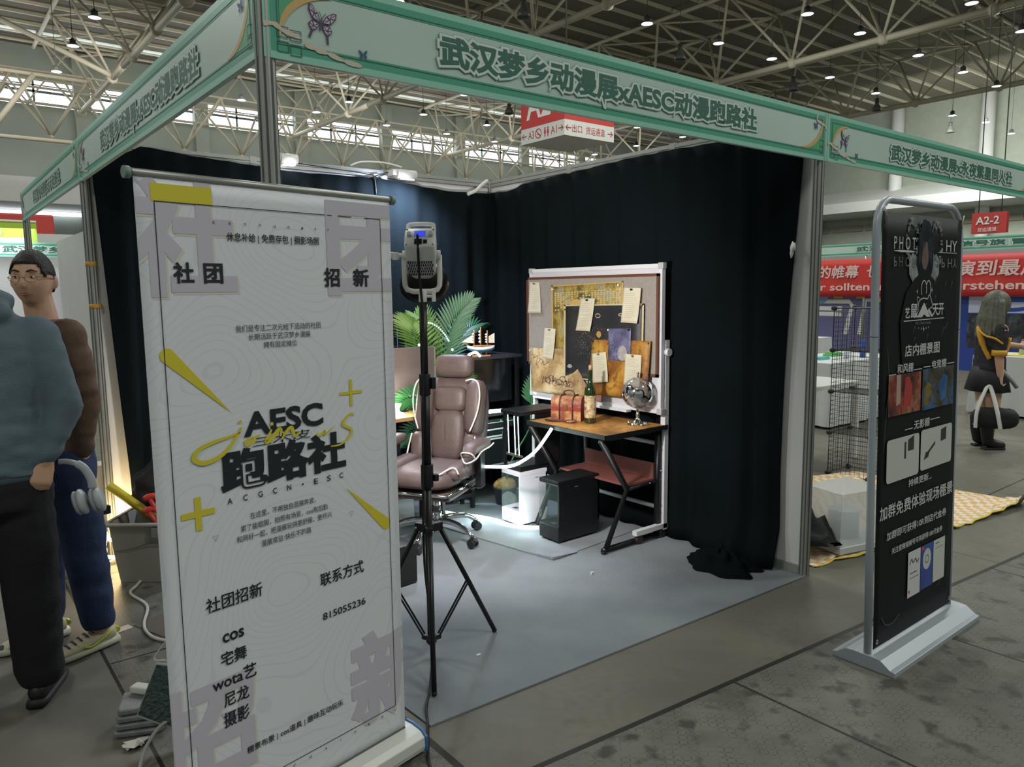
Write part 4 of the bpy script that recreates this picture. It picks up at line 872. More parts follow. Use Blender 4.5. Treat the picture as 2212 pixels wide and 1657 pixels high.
strip([(2.345,2.385,1.122),(2.375,2.375,1.145),(2.42,2.37,1.152),(2.455,2.368,1.122)],.009,'small arc of glowing strip on the shelf top in front of the model ship')
strip([(2.20,2.38,1.10),(2.26,2.37,1.06),(2.30,2.365,1.02)],.006,'short glowing strip hanging from the left edge of the shelf unit',NEONS)
# ---- palms ----
PG=[mat('palm_green','235c2e',.45,var=(6,'1b4f26')),mat('palm_light','567a30',.45,var=(5,'486e2b')),mat('palm_dark','1a4a2e',.45,var=(6,'235638'))]
def frond(base,tip,bend,n,ln,m_,par,wd=.016,side=None,spread=(.9,.45)):
    B=V3(base);T=V3(tip);ax_=(T-B); L=ax_.length; bd=V3(bend); q=MB(); C=[]
    for i in range(n+1):
        t=i/n; C.append(B.lerp(T,t)+bd*(4*t*(1-t)))
    q.tube(C,[.006*(1-.8*i/n)+.001 for i in range(n+1)],6)
    vw=(co.matrix_world.translation-(B+T)/2).normalized()
    sv=side or ax_.cross(V3((.3,.9,.1)) if abs(ax_.normalized().y)<.9 else V3((1,0,0))).normalized()
    for i in range(3,n+1):
        t=i/n; d=(C[i]-C[i-1]).normalized(); l=ln*(sin(pi*(.12+.80*t))**.7)*(1 if i<n else .9); ang=spread[0]+(spread[1]-spread[0])*t
        for s in (-1,1):
            dir_=(d*cos(ang)+sv*s*sin(ang)).normalized(); nrm=dir_.cross(d).normalized()*s; w_=dir_.cross(nrm).normalized()
            dr=V3((R.uniform(-.02,.02),R.uniform(-.02,.02),-.10-.05*R.random()))*l*2
            P=[];
            for k,(u,ww) in enumerate(((0,.25),(.25,.9),(.55,1),(.8,.65),(1,.05))):
                c=C[i]+dir_*l*u+dr*u*u*.5; P+= [c-w_*wd*.5*ww,c+nrm*wd*.12*ww,c+w_*wd*.5*ww]
            fs=[]
            for k in range(4):
                for a in (0,1): fs.append((k*3+a,k*3+a+1,k*3+a+4,k*3+a+3))
            q.add(P,fs,True)
    obj('frond',q,m_,par,w=True)
pm=thing('potted_palm','large artificial palm behind the chair with broad fronds against the rear curtain','plant',(2.22,2.56,.0145))
POT=mat('pot_black','22262a',.5); COIR=mat('coir','a58a4c',.95,var=(20,'7c6433'),bump=(40,.9))
q=MB(); q.lathe([(0,0),(.085,0),(.105,.17),(.11,.17),(.11,.18),(.098,.18),(.095,.165),(0,.165)],(2.22,2.56,.0145)); obj('pot',q,POT,pm,w=True)
q=MB(); q.ball((2.22,2.56,.185),(.095,.095,.03),16); obj('coir',q,COIR,pm,w=True)
q=MB()
for dx in (-.02,.0,.02): q.tube([(2.22+dx,2.56,.18),(2.22+dx*1.5,2.56,.6),(2.22+dx*2,2.55,1.0)],.012,8)
obj('stem',q,PG[0],pm,w=True)
SV=V3((.80,-.60,.0)).normalized()
frond((2.22,2.55,.98),(2.40,2.40,1.53),(-.03,.02,.06),26,.22,PG[0],pm,.021,SV)
frond((2.20,2.52,.98),(1.96,2.40,1.40),(-.10,.05,.12),26,.21,PG[1],pm,.017,SV,(1.0,.6))
frond((2.21,2.55,.98),(2.08,2.62,1.42),(-.02,.0,.10),24,.19,PG[1],pm,.016,SV)
frond((2.22,2.54,.95),(2.60,2.56,1.34),(.02,.02,.12),24,.19,PG[2],pm,.016,SV)
frond((2.20,2.50,.85),(2.10,2.30,1.10),(.06,-.04,.08),20,.18,PG[1],pm,.016,SV,(1.1,.8))
frond((2.18,2.50,.75),(1.78,2.46,.80),(-.02,-.03,.08),20,.17,PG[0],pm,.016,V3((.3,-.2,.9)).normalized())
frond((2.17,2.50,.60),(1.80,2.44,.55),(-.02,-.03,.06),20,.19,PG[0],pm,.016,V3((.3,-.2,.9)).normalized())
frond((2.2,2.52,.80),(2.28,2.34,.98),(.03,-.05,.02),14,.15,PG[1],pm,.02,SV)
pm2=thing('potted_palm','small artificial palm beside the whiteboard, its coir pot behind the white case','plant',(2.56,2.22,.0145))
q=MB(); q.lathe([(0,0),(.07,0),(.09,.12),(.094,.12),(.094,.13),(.084,.13),(.08,.115),(0,.115)],(2.56,2.22,.0145)); obj('pot',q,POT,pm2,w=True)
q=MB(); q.ball((2.56,2.22,.15),(.09,.09,.06),20,fn=lambda v:V3((v.x*.09,v.y*.09,v.z*.055+.02*NZ.noise(v*4)))); obj('coir',q,COIR,pm2,w=True)
q=MB(); q.tube(smooth_pts([(2.56,2.22,.16),(2.62,2.20,.35),(2.80,2.22,.55),(2.84,2.25,.70)],5),.007,8); obj('stem',q,PG[0],pm2,w=True)
frond((2.84,2.25,.68),(2.90,2.22,.93),(-.01,0,.02),15,.14,PG[0],pm2,.022,SV)
q=MB(); P=smooth_pts([(1.975,2.375,1.385),(2.02,2.355,1.385),(2.07,2.33,1.35),(2.11,2.31,1.30),(2.14,2.31,1.255)],4)
for p in P: q.ball(p,.0048,8)
ls=one('bead_light_strip',q,mat('neon_bead','ffffff',.4,emit=('eaffff',7)),'string of bright light beads draped along a palm frond','light strip')
q=MB()
for p in ((1.925,2.36,1.235),(2.16,2.31,1.14),(2.175,2.32,1.19),(2.20,2.33,1.12),(2.16,2.34,1.07)): q.ball(p,.009,8)
one('bead_light_strip',q,MATS['neon_bead'],'few scattered bright light beads among the lower palm leaves','light strip')
# ---- monitor desk at the left, mostly behind the banner ----
WD=mat('wood_top','a78358',.45,var=(8,'997548')); tb=thing('monitor_desk','wood topped desk with a monitor, half hidden behind the roll-up banner','desk',(1.45,2.5,.0145))
q=MB(); q.b2((.95,2.22,.735),(1.93,2.74,.762)); obj('desktop',q,WD,tb,w=True,bev=.003)
for x in (1.0,1.86):
    for y in (2.26,2.70):
        q=MB(); q.b2((x-.018,y-.018,.0145),(x+.018,y+.018,.735)); obj('leg',q,BKM,tb,w=True)
mo=thing('monitor','switched off grey brown monitor with a pale lower edge on the left desk','monitor',(1.75,2.5,.7627),math.radians(-8))
q=MB(); q.b2((-.33,-.012,.115),(.36,.0,.445)); obj('screen',q,mat('screen_off','4e4644',.4,var=(5,'5a514e')),mo)
q=MB(); q.b2((-.33,-.016,.10),(.36,.004,.116)); obj('lower_bezel',q,mat('bezel_pale','d5cfc4',.4),mo)
q=MB(); q.b2((-.33,.0005,.10),(.36,.03,.45)); q.b2((.352,-.013,.10),(.364,.02,.45)); obj('back_shell',q,mat('shell_grey','6d6662',.5),mo,bev=.003)
q=MB(); q.b2((-.03,.02,.005),(.03,.04,.2)); q.b2((-.12,-.06,0),(.12,.1,.008)); obj('stand',q,BKM,mo)
q=MB(); q.lathe([(0,0),(.05,0),(.05,.01),(.02,.02),(.014,.04),(.03,.075),(.028,.077),(0,.05)],(1.735,2.36,.7627)); lt=one('desk_lamp',q,mat('lamp_glow','fff6e6',.4,emit=('fff4e0',10)),'small glowing desk lamp under the monitor, next to the banner edge','lamp')
light('desk_lamp_light','POINT',(1.735,2.33,.87),None,5.5,(1,.93,.82),.04)
q=MB(); q.ball((1.70,2.43,1.205),.014,12); one('warm_bulb',q,mat('warm_bulb','ffd9a0',.4,emit=('ffcf8a',12)),'tiny warm bulb shining above the left corner of the monitor','lamp')
light('warm_bulb_light','POINT',(1.70,2.39,1.22),None,.8,(1,.75,.45),.02)
q=MB(); q.tube([(1.70,2.43,1.2),(1.66,2.46,1.0),(1.60,2.50,.765)],.004,6); one('bulb_wire',q,BKP,'thin dark wire holding the warm bulb above the monitor','wire')
q=MB(); q.tube([(1.83,2.30,.768),(1.91,2.33,.768)],[.006,.004],8); one('pen',q,BKP,'dark pen lying on the left desk by the tripod','pen')
gm=thing('wire_grid_panel','dark wire grid panel leaning against the rear curtain behind the monitor','panel',(1.6,2.74,.0145)); GW=mat('grid_wire','3c4146',.5)
q=MB()
for k in range(14): q.cyl((1.2+k*.07,2.74,.0145),(1.2+k*.07,2.74,1.42),.0025,n=5)
for k in range(21): q.cyl((1.2,2.738,.0145+k*.07),(2.11,2.738,.0145+k*.07),.0025,n=5)
obj('mesh',q,GW,gm,w=True)
q=MB(); q.tube([(1.19,2.74,.0145),(1.19,2.74,1.43),(2.12,2.74,1.43),(2.12,2.74,.0145)],.006,6); obj('frame',q,GW,gm,w=True)
# clear bin, low table, speaker
CLR=mat('clear_plastic','dfe8ea',.12,spec=.6,alpha=.28)
cb=thing('clear_box','clear plastic box of small parts on the carpet behind the chair base','box',(1.60,2.3,.0145))
q=MB(); x0,x1,y0,y1=1.46,1.76,2.21,2.42
q.b2((x0,y0,.0145),(x1,y1,.02)); q.b2((x0,y0,.02),(x0+.004,y1,.20)); q.b2((x1-.004,y0,.02),(x1,y1,.20)); q.b2((x0,y0,.02),(x1,y0+.004,.20)); q.b2((x0,y1-.004,.02),(x1,y1,.20)); obj('tub',q,CLR,cb,w=True)
q=MB(); q.b2((x0-.006,y0-.006,.2),(x1+.006,y1+.006,.212)); obj('lid',q,CLR,cb,w=True)
q=MB()
for k in range(14): q.ball((R.uniform(x0+.04,x1-.04),R.uniform(y0+.04,y1-.04),.04+.03*R.random()),(.03,.02,.016),8)
obj('contents',q,mat('odds_grey','a9a7a2',.6,var=(10,'6f6d68')),cb,w=True)
lt_=thing('low_table','low black table behind the chair near the glowing floor strip','table',(2.17,2.35,.0145))
q=MB(); q.b2((2.02,2.26,.36),(2.32,2.435,.38)); obj('tabletop',q,BKP,lt_,w=True)
for x in (2.04,2.30):
    for y in (2.28,2.415): q=MB(); q.b2((x-.013,y-.013,.0145),(x+.013,y+.013,.36)); obj('leg',q,BKM,lt_,w=True)
q=MB(); q.b2((2.05,2.27,.10),(2.29,2.29,.13)); obj('crossbar',q,BKM,lt_,w=True)
spk=thing('speaker_box','black speaker box on the carpet behind the light stand, next to the banner','speaker',(1.08,1.42,.0145),math.radians(5))
q=MB(); q.b2((-.15,-.12,.0),(.15,.12,.22)); obj('cabinet',q,BKP,spk,bev=.006)
q=MB(); q.b2((.151,-.1,.02),(.153,.1,.2)); q.b2((-.14,-.1225,.02),(.14,-.1205,.2)); obj('grille',q,mat('grille_black','0e0f10',.7,bump=(300,.6)),spk)
# ---- mobile whiteboard with pin board ----
wb=thing('whiteboard','mobile whiteboard on a white wheeled frame standing by the right curtain','whiteboard',(2.85,1.58,.0145)); WBF=mat('board_frame_white','cdced0',.4)
q=MB(); q.b2((2.825,.955,.835),(2.84,2.205,1.745)); obj('board',q,mat('board_white','c9c7cb',.3),wb,w=True)
q=MB()
for a,b in (((.94,.82),(2.22,.845)),((.94,1.735),(2.22,1.76)),((.94,.82),(.965,1.76)),((2.195,.82),(2.22,1.76))): q.b2((2.815,a[0],a[1]),(2.845,b[0],b[1]))
obj('board_frame',q,WBF,wb,w=True)
for y in (.953,2.207):
    for z in (.833,1.747): q=MB(); q.b2((2.812,y-.02,z-.02),(2.848,y+.02,z+.02)); obj('corner_cap',q,mat('corner_grey','a9a9a6',.5),wb,w=True,bev=.004)
for y in (.955,2.235):
    q=MB(); q.b2((2.855,y-.018,.06),(2.89,y+.018,1.285)); ps=obj('post',q,WBF,wb,w=True)
    q=MB(); q.b2((2.60,y-.018,.07),(2.893,y+.018,.10)); obj('foot',q,WBF,ps,w=True)
    q=MB()
    for x in (2.64,2.862):
        q.cyl((x,y-.012,.042),(x,y+.012,.042),.0275,n=16); q.b2((x-.01,y-.008,.045),(x+.01,y+.008,.072))
    obj('caster',q,mat('caster_brown','3a2c28',.5),ps,w=True)
    q=MB(); s=-1 if y<1 else 1; q.cyl((2.86,y+s*.018,1.21),(2.86,y+s*.045,1.21),.024,n=18); obj('pivot_knob',q,WBF,ps,w=True)
    q=MB()
    for z in (.62,.58,.22,.17,1.0): q.ball((2.8545,y,z),.006,8)
    obj('bolt',q,CHR,ps,w=True)
for z in (.615,.195):
    q=MB(); q.cyl((2.872,.97,z),(2.872,2.22,z),.0135,n=12); q.cyl((2.872,1.55,z),(2.872,1.63,z),.018,n=12); obj('cross_bar',q,WBF,wb,w=True)
q=MB(); q.b2((2.78,1.2,.805),(2.828,2.15,.82)); obj('pen_tray',q,AE,wb,w=True)
XB=2.812
cbd=thing('cork_board','brown framed grey felt pin board hung on the whiteboard','pin board',(XB,1.6,1.06))
q=MB(); q.b2((XB-.008,.965,1.065),(XB,2.225,1.69)); obj('felt',q,mat('felt_grey','8f877f',.95,var=(60,'877f77')),cbd,w=True)
q=MB()
for a,b in (((.955,1.055),(2.235,1.072)),((.955,1.683),(2.235,1.70)),((.955,1.055),(.972,1.70)),((2.218,1.055),(2.235,1.70))): q.b2((XB-.015,a[0],a[1]),(XB+.001,b[0],b[1]))
obj('frame',q,mat('frame_brown','5e3a26',.45),cbd,w=True)
FW=Fr((XB-.008,2.3,0),(0,-1,0),(0,0,1))   # u = 2.3 - y
def poster(name,label,pts,d,m_,cat='poster',grp=None,curl=.0,thick=.0012,border=None):
    a,b,c,e=[V3((2.3-y,z,0)) for y,z in pts]   # TL TR BR BL
    t=thing(name,label,cat,FW.p(*((a+b+c+e)/4)[:2],d),0,grp); q=MB()
    def g(i,j,o=0): 
        p=(a.lerp(b,i)).lerp(e.lerp(c,i),j); return FW.p(p.x,p.y,d+o+curl*(j**2.5)*(.4+.6*sin(pi*(.25+.5*i)))+curl*.5*(abs(i-.5)*2)**2*j)
    q.grid(8,10,lambda i,j:g(i,1-j)); obj('sheet',q,m_,t,w=True,solid=thick)
    if border:
        q=MB(); w_=.02
        for s in ((0,0,1,w_*.8),(0,1-w_*.8,1,1),(0,0,w_,1),(1-w_,0,1,1)): q.grid(6,6,lambda i,j,s=s:g(s[0]+(s[2]-s[0])*i,1-(s[1]+(s[3]-s[1])*(1-j)),.0012))
        obj('border',q,border,t,w=True)
    return t,g
def pin(t,g,i,j,m_):
    q=MB(); p=g(i,j,.001); q.cyl(p,p+FW.N*.010,.006,.004,n=10); q.cyl(p+FW.N*.010,p+FW.N*.013,.007,n=10); obj('push_pin',q,m_,t,w=True)
PB=mat('pin_black','1b1b1b',.4); PW=mat('pin_white','dcd8cc',.4); PGd=mat('pin_gold','9a7a45',.4,.5)
t,g=poster('map_poster','yellow city map poster at the back of the pin board',[(1.957,1.637),(1.253,1.657),(1.262,1.2),(1.95,1.1)],.002,mapmat('city_map','4a4a30','a58a3a','7f8a80',9,70),border=mat('map_gold','b8954c',.6))
for i in (.03,.95): pin(t,g,i,.05,PW)
q=MB()
for rr in range(9):
    for kk in range(22):
        if R.random()<.75: i0=.05+kk*.041; j0=.10+rr*.028; q.quad(g(i0,j0,.0016),g(i0,j0+.018,.0016),g(i0+.028*R.uniform(.5,1),j0+.018,.0016),g(i0+.028,j0,.0016))
obj('printed_house',q,mat('map_print_cream','b9a878',.6),t,w=True)
q=MB(); FW.disc(q,2.3-1.69,1.49,.075,.0045,24,.05); obj('title_plate',q,mat('map_plate','b99a58',.6),t,w=True)
t,g=poster('star_poster','dark starry sky poster with a pale border in the middle of the pin board',[(1.805,1.499),(1.062,1.514),(1.07,.99),(1.811,.984)],.0155,mapmat('sky_print','1a1b1e','232326','2f2c29',5,50),border=mat('poster_cream','b9ad82',.6))
q=MB()
for k in range(260):
    r_=R.random()**.6; a=R.uniform(0,9); cx,cy=.50+.34*r_*cos(a+r_*3),.55+.30*r_*sin(a+r_*3)*.9
    p=g(min(.95,max(.04,cx)),min(.95,max(.04,cy)),.0016); s=R.uniform(.0012,.0028); q.quad(p+V3((0,s,s)),p+V3((0,-s,s)),p+V3((0,-s,-s)),p+V3((0,s,-s)))
obj('printed_star',q,mat('star_print','8e8578',.6),t,w=True)
q=MB(); FW.disc(q,2.3-1.46,1.305,.022,.018,20); obj('printed_sun',q,mat('sun_print','a8823c',.6),t,w=True)
q=MB(); FW.ring(q,2.3-1.47,1.43,.022,.006,.018,ry=.013); FW.ring(q,2.3-1.25,1.44,.03,.006,.018,ry=.008); FW.disc(q,2.3-1.75,1.07,.026,.018,16,.014); obj('printed_galaxy',q,mat('galaxy_print','9a9183',.6),t,w=True)
for i,j,m_ in ((.02,.06,PGd),(.98,.02,PGd),(.05,.82,PB)): pin(t,g,i,j,m_)
t,g=poster('island_map_poster','pale parchment map with sketched islands and curled edges at the lower left of the whiteboard',[(2.195,1.178),(1.79,1.188),(1.50,.865),(2.165,.853)],.0125,mapmat('parchment','8a6a44','b79a6a','c9b28a',5,26),curl=.01)
q=MB()
for k in range(9):
    P=[(2.3-2.03+.035*k+R.uniform(-.02,.02),.95+R.uniform(-.03,.03)) for _ in range(5)]; FW.line(q,smooth_pts(P,4),.004,.0215)
FW.line(q,smooth_pts([(2.3-2.13,1.13),(2.3-2.15,1.10),(2.3-2.10,1.12),(2.3-2.12,1.05),(2.3-2.06,1.10),(2.3-2.03,1.06),(2.3-1.97,1.09)],6),.005,.0155)
for k in range(7): FW.ring(q,2.3-1.98+.04*k,.95+.02*sin(k*2),.03,.004,.0215,ry=.02)
obj('island_drawing',q,mat('ink_brown','5b4536',.7),t,w=True); pin(t,g,.03,.06,PW)
t,g=poster('old_chart_poster','orange brown aged chart poster with torn edges at the lower right of the whiteboard',[(1.518,1.267),(1.00,1.282),(1.02,.905),(1.555,.90)],.020,mapmat('old_chart','5d3416','96641f','b58a35',5,18),curl=.012)
for i,j,m_ in ((.02,.02,PB),(.97,.04,PGd),(.98,.98,PB)): pin(t,g,i,j,m_)
t,g=poster('moon_poster','small violet print of a pale moon on the pin board',[(1.366,1.347),(1.161,1.355),(1.165,1.135),(1.364,1.142)],.025,mapmat('moon_print','3d3a55','5a5878','716f8a',9,30))
q=MB(); FW.disc(q,2.3-1.235,1.19,.043,.028,24,.05); obj('printed_moon',q,mat('moon_pale','a39d98',.7,var=(30,'8a8582')),t,w=True)
q=MB()
for z in (1.30,1.26,1.215): FW.ring(q,2.3-1.33,z,.012,.003,.028)
obj('printed_ring',q,mat('ring_print','86839a',.6),t,w=True)
for i,j,m_ in ((.05,.04,PW),(.93,.04,PB)): pin(t,g,i,j,m_)
t,g=poster('flyer','pinkish brown flyer under the aged chart at the bottom of the whiteboard',[(1.57,.925),(1.43,.915),(1.43,.845),(1.57,.855)],.0125,mat('flyer_pink','a5776a',.6,var=(12,'8d6558')))
PAP=mat('old_paper','c9c2ab',.75,var=(6,'beb69d')); INK=mat('ink_grey','a39d8b',.8)
notes=[((2.20,1.666),(2.09,1.664),(2.055,1.44),(2.205,1.438),'top left corner of the pin board'),((1.635,1.545),(1.495,1.547),(1.525,1.325),(1.665,1.325),'over the top edge of the starry poster'),((1.235,1.615),(1.085,1.612),(1.10,1.388),(1.24,1.392),'top right part of the pin board'),((2.02,1.332),(1.895,1.328),(1.91,1.108),(2.025,1.112),'left middle of the pin board above the island map'),((1.515,1.172),(1.385,1.192),(1.345,.995),(1.488,.975),'left part of the aged brown chart'),((1.211,1.19),(1.068,1.188),(1.07,.985),(1.205,.99),'right part of the aged brown chart')]
for k,(a,b,c,e,wh) in enumerate(notes):
    t,g=poster('note_paper','cream handwritten note pinned at the '+wh,[a,b,c,e],(.004,.020,.020,.018,.028,.028)[k],PAP,'note','cream notes pinned to the board',curl=.014)
    q=MB()
    for j in range(13):
        if R.random()<.85:
            j0=.16+j*.057; i1=R.uniform(.6,.9); q.quad(g(.12,j0,.0016),g(.12,j0+.012,.0016),g(i1,j0+.012,.0016),g(i1,j0,.0016))
    obj('written_line',q,INK,t,w=True)
    pin(t,g,.5,.05,(PGd,PB,PB,PGd,PGd,PGd)[k])
q=MB(); q.b2((2.05,.775,.0065),(2.066,.785,.022)); one('paper_bit',q,PW,'tiny cream scrap on the carpet in front of the map desk','scrap')
q=MB(); q.b2((1.0,.42,.0071),(1.02,.428,.011)); one('paper_bit',q,PW,'tiny white scrap on the carpet right of the light stand','scrap')
# ================= RIGHT OF THE BOOTH =================
STG=mat('stand_grey','a3abb2',.4,.25); PBK=mat('poster_black','0b1110',.6,var=(2.5,'0f1614'),spec=.2)
ds=thing('poster_stand','grey tubular stand with a tall black printed poster, on the hall floor','poster stand',(2.65,-.69,0))
prof=[(-.135,.0),(-.135,.022),(-.115,.026),(-.075,.055),(-.045,.058),(.045,.058),(.075,.055),(.115,.026),(.135,.022),(.135,0)]
q=MB(); q.prism([(2.215,-.69+y,z) for y,z in prof],(.873,0,0)); obj('base',q,STG,ds,w=True,bev=.002)
xl,xr,zt,LE=2.238,3.035,1.955,.045
def lean(z): return -.70+LE*z/1.95
def lx(z): return -.014*z/1.95
q=MB(); P=[]
for z in (.05,.6,1.2,1.8): P.append((xl+lx(z),lean(z),z))
for k in range(1,8): a=pi/2*k/8; z=zt-.12+.12*sin(a); P.append((xl+lx(z)+.12-.12*cos(a),lean(z),z))
for k in range(0,9): a=pi/2*k/8; z=zt-.12+.12*cos(a); P.append((xr+lx(z)-.12+.12*sin(a),lean(z),z))
for z in (1.2,.6,.05): P.append((xr+lx(z),lean(z),z))
q.tube(P,.0155,14); obj('frame_tube',q,STG,ds,w=True)
q=MB(); q.tube([(xl+lx(1.4),lean(1.4),1.398),(xl+lx(1.4),lean(1.4),1.402)],.0158,14); q.tube([(xr+lx(1.4),lean(1.4),1.398),(xr+lx(1.4),lean(1.4),1.402)],.0158,14); obj('tube_joint',q,ALUD,ds,w=True)
PO=V3((xl+.016,-.7175,.072)); PU=V3((1,0,0)); PVv=V3((lx(1.95),LE,1.95)).normalized(); fp=Fr(PO,PU,PVv); PW_,PH_=.764,1.83
# poster coordinates were read on an 0.80 x 1.85 sheet
def S(u,v): return (u*PW_/.8,v*PH_/1.85)
q=MB(); q.grid(16,20,lambda i,j:fp.p(PW_*i,PH_*j,-.004+.004*sin(i*5+j*9)*0)); obj('poster_sheet',q,PBK,ds,w=True,solid=.001)
q=MB()
for u,v in ((.02,.03),(.745,.03),(.02,1.80),(.745,1.80)): FW_=fp.ring(q,u,v,.008,.005,.003,n=14)
obj('eyelet',q,CHR,ds,w=True)
q=MB()
for u,v,a in ((.02,1.81,-1),(.745,1.81,1)): q.tube([fp.p(u,v,.004),fp.p(u+a*.02,v+.04,.004)],.0022,6)
obj('tie',q,PW,ds,w=True)
PT=mat('poster_print_white','b9bcb8',.45); PT2=mat('poster_print_grey','8a918e',.45,var=(18,'4a5150')); PT3=mat('poster_print_dark','0d1312',.65,var=(6,'131918'),spec=.15); HAIR_=mat('poster_hair','26303a',.45,var=(20,'141a20'),spec=.2); FACE=mat('poster_face','7d6359',.5,var=(8,'5f4a44'))
# generic dark hooded figure with pale antlered shapes
def pp(mb,P,d): fp.poly(mb,[S(*p) for p in P],d)
def blob(mb,u,v,r,d,k=16,am=.35,ry=None,seed=0): fp.poly(mb,[S(u+r*cos(2*pi*i/k)*(1+am*NZ.noise(V3((cos(2*pi*i/k)*1.7,sin(2*pi*i/k)*1.7,seed)))),v+(ry or r)*sin(2*pi*i/k)*(1+am*NZ.noise(V3((cos(2*pi*i/k)*1.7,sin(2*pi*i/k)*1.7,seed+3))))) for i in range(k)],d)
q=MB()
for k in range(170):
    s=R.choice((-1,1)); t=R.random(); a=R.uniform(0,6.28); u=.395+s*(.125+.05*cos(a)+R.uniform(-.012,.012)); v=1.735+.075*sin(a)*1.2+R.uniform(-.015,.015)
    if R.random()<.25: u=.395+R.uniform(-.06,.06); v=1.80+R.uniform(-.01,.025)
    blob(q,u,v,R.uniform(.003,.011),.0006+.000004*k,9,1.2,R.uniform(.003,.010),k)
obj('ornament_print',q,PT2,ds,w=True)
for s in (-1,1):
    q=MB(); pp(q,[(.395+s*u,v) for u,v in ((.05,1.66),(.12,1.69),(.155,1.66),(.15,1.60),(.11,1.56),(.06,1.58))][::s],.0009)
    pp(q,[(.395+s*u,v) for u,v in ((.06,1.56),(.12,1.545),(.13,1.50),(.09,1.47),(.055,1.50))][::s],.0011); obj('printed_armour',q,mat('poster_armour','8f9592',.45,var=(14,'454c4b')),ds,w=True)
q=MB(); pp(q,[(.17,1.40),(.22,1.52),(.30,1.58),(.395,1.62),(.49,1.58),(.57,1.52),(.64,1.40),(.60,1.20),(.20,1.20)],.0013); pp(q,[(.315,1.64),(.325,1.76),(.365,1.815),(.43,1.82),(.475,1.77),(.485,1.64),(.44,1.55),(.36,1.55)],.0015); obj('printed_cloak',q,PT3,ds,w=True)
q=MB(); pp(q,[(.362,1.66),(.365,1.72),(.39,1.745),(.42,1.735),(.435,1.69),(.432,1.65),(.405,1.615),(.378,1.625)],.0018); obj('printed_face',q,FACE,ds,w=True)
q=MB()
for k in range(11):
    u=.34+.012*k; pp(q,[(u-.012,1.80-.004*abs(k-5)),(u+.012,1.80-.004*abs(k-5)),(u+.004+(.01 if k>5 else -.006),1.69+R.uniform(-.02,.03))],.0021+.00002*k)
for s_ in (-1,1):
    for j in range(4): u=.40+s_*(.030+.009*j); pp(q,[(u-.012,1.77),(u+.012,1.77),(u+s_*.012,1.62-.012*j)][::1 if s_>0 else 1],.0024+.00002*j)
blob(q,.40,1.79,.055,.002,18,.3,.042,5); obj('printed_hair',q,HAIR_,ds,w=True)
q=MB()
for k in range(9):
    a=R.uniform(0,6.28); u=R.uniform(.12,.68); v=R.uniform(1.25,1.55); L=R.uniform(.02,.07); pp(q,[(u,v),(u+L*.5,v+L*.9),(u+L*.5+.006,v+L*.9-.004)],.0016)
obj('streak_print',q,mat('poster_streak','3f4a4c',.45),ds,w=True)
def pt(t_,ul,ur,v,h,m_=PT,b=0,rot=0,**k):
    (a,y),(c,_)=S(ul,v),S(ur,v); return text(ds,fp,t_,(a+c)/2,y,c-a,h,m_,b,.0026,rot=rot,**k)
pt('P H O T',.095,.30,1.727,.052); pt('HY',.615,.735,1.727,.05); pt('P H O T',.098,.30,1.650,.04,PT2,flip=True); pt('P HY',.57,.74,1.650,.04,PT2,flip=True)
q=MB(); fp.line(q,[S(.095,1.694),S(.16,1.694),S(.26,1.694),S(.30,1.694)],[.002,.009,.008,.001],.0026); fp.line(q,[S(.53,1.696),S(.735,1.696)],.003,.0026)
# mountain logo with outlined mouse
pp(q,[(.33,1.412),(.395,1.475),(.40,1.475),(.465,1.412),(.43,1.412),(.40,1.425),(.38,1.412)],.0026); pp(q,[(.345,1.445),(.36,1.46),(.315,1.412),(.30,1.412)],.0026); pp(q,[(.45,1.452),(.437,1.44),(.475,1.412),(.495,1.412)],.0026)
LW=.005
fp.line(q,[S(*p) for p in smooth_pts([(.335,1.43),(.345,1.48),(.39,1.495),(.43,1.492),(.445,1.51)],5)],LW,.0026)
fp.ring(q,*S(.392,1.535),.026,LW,.0026,-.6,3.9,ry=.036); fp.ring(q,*S(.438,1.535),.022,LW,.0026,-1.0,3.0,ry=.036)
fp.line(q,[S(*p) for p in smooth_pts([(.455,1.51),(.475,1.48),(.485,1.458),(.46,1.45)],5)],LW,.0026)
fp.line(q,[S(*p) for p in smooth_pts([(.35,1.495),(.325,1.50),(.335,1.465)],4)],.003,.0026)
fp.line(q,[S(.20,1.400),S(.612,1.403)],.004,.0026)
for u,v,s in ((.325,1.525,.012),(.475,1.53,.014),(.40,1.36,.014),(.375,1.363,.008),(.425,1.363,.008),(.35,1.366,.006),(.45,1.366,.006)):
    pp(q,[(u,v+s),(u+s*.2,v+s*.2),(u+s*.7,v),(u+s*.2,v-s*.2),(u,v-s),(u-s*.2,v-s*.2),(u-s*.7,v),(u-s*.2,v+s*.2)],.0026)
obj('logo_print',q,PT,ds,w=True)
pt('艺',.212,.258,1.435,.045,b=.02); pt('鼠',.268,.333,1.443,.062,b=.02); pt('天开',.487,.607,1.443,.055,b=.02); pt('Yishu Tiankai Studio',.315,.475,1.388,.012,PT2)
for t_,a,b,v,h in (('店内棚景图',.22,.575,1.272,.052),('和风棚',.152,.305,1.199,.040),('电竞棚',.498,.655,1.196,.038),('无影棚',.33,.49,.938,.040),('持续更新...',.29,.53,.682,.034),('加群免费体验现场棚景',.02,.775,.590,.062),('加群即可获得10R到店代金券',.09,.71,.480,.038),('关注官微视频号可再获得10R代金券',.14,.67,.405,.028)): pt(t_,a,b,v,h,PT,.015)
q=MB()
for u0,u1,v in ((.075,.14,1.178),(.315,.395,1.185),(.41,.485,1.19),(.665,.745,1.19),(.24,.32,.928),(.50,.60,.945)): fp.line(q,[S(u0,v),S(u1,v)],.004,.0026)
obj('printed_rule',q,PT,ds,w=True)
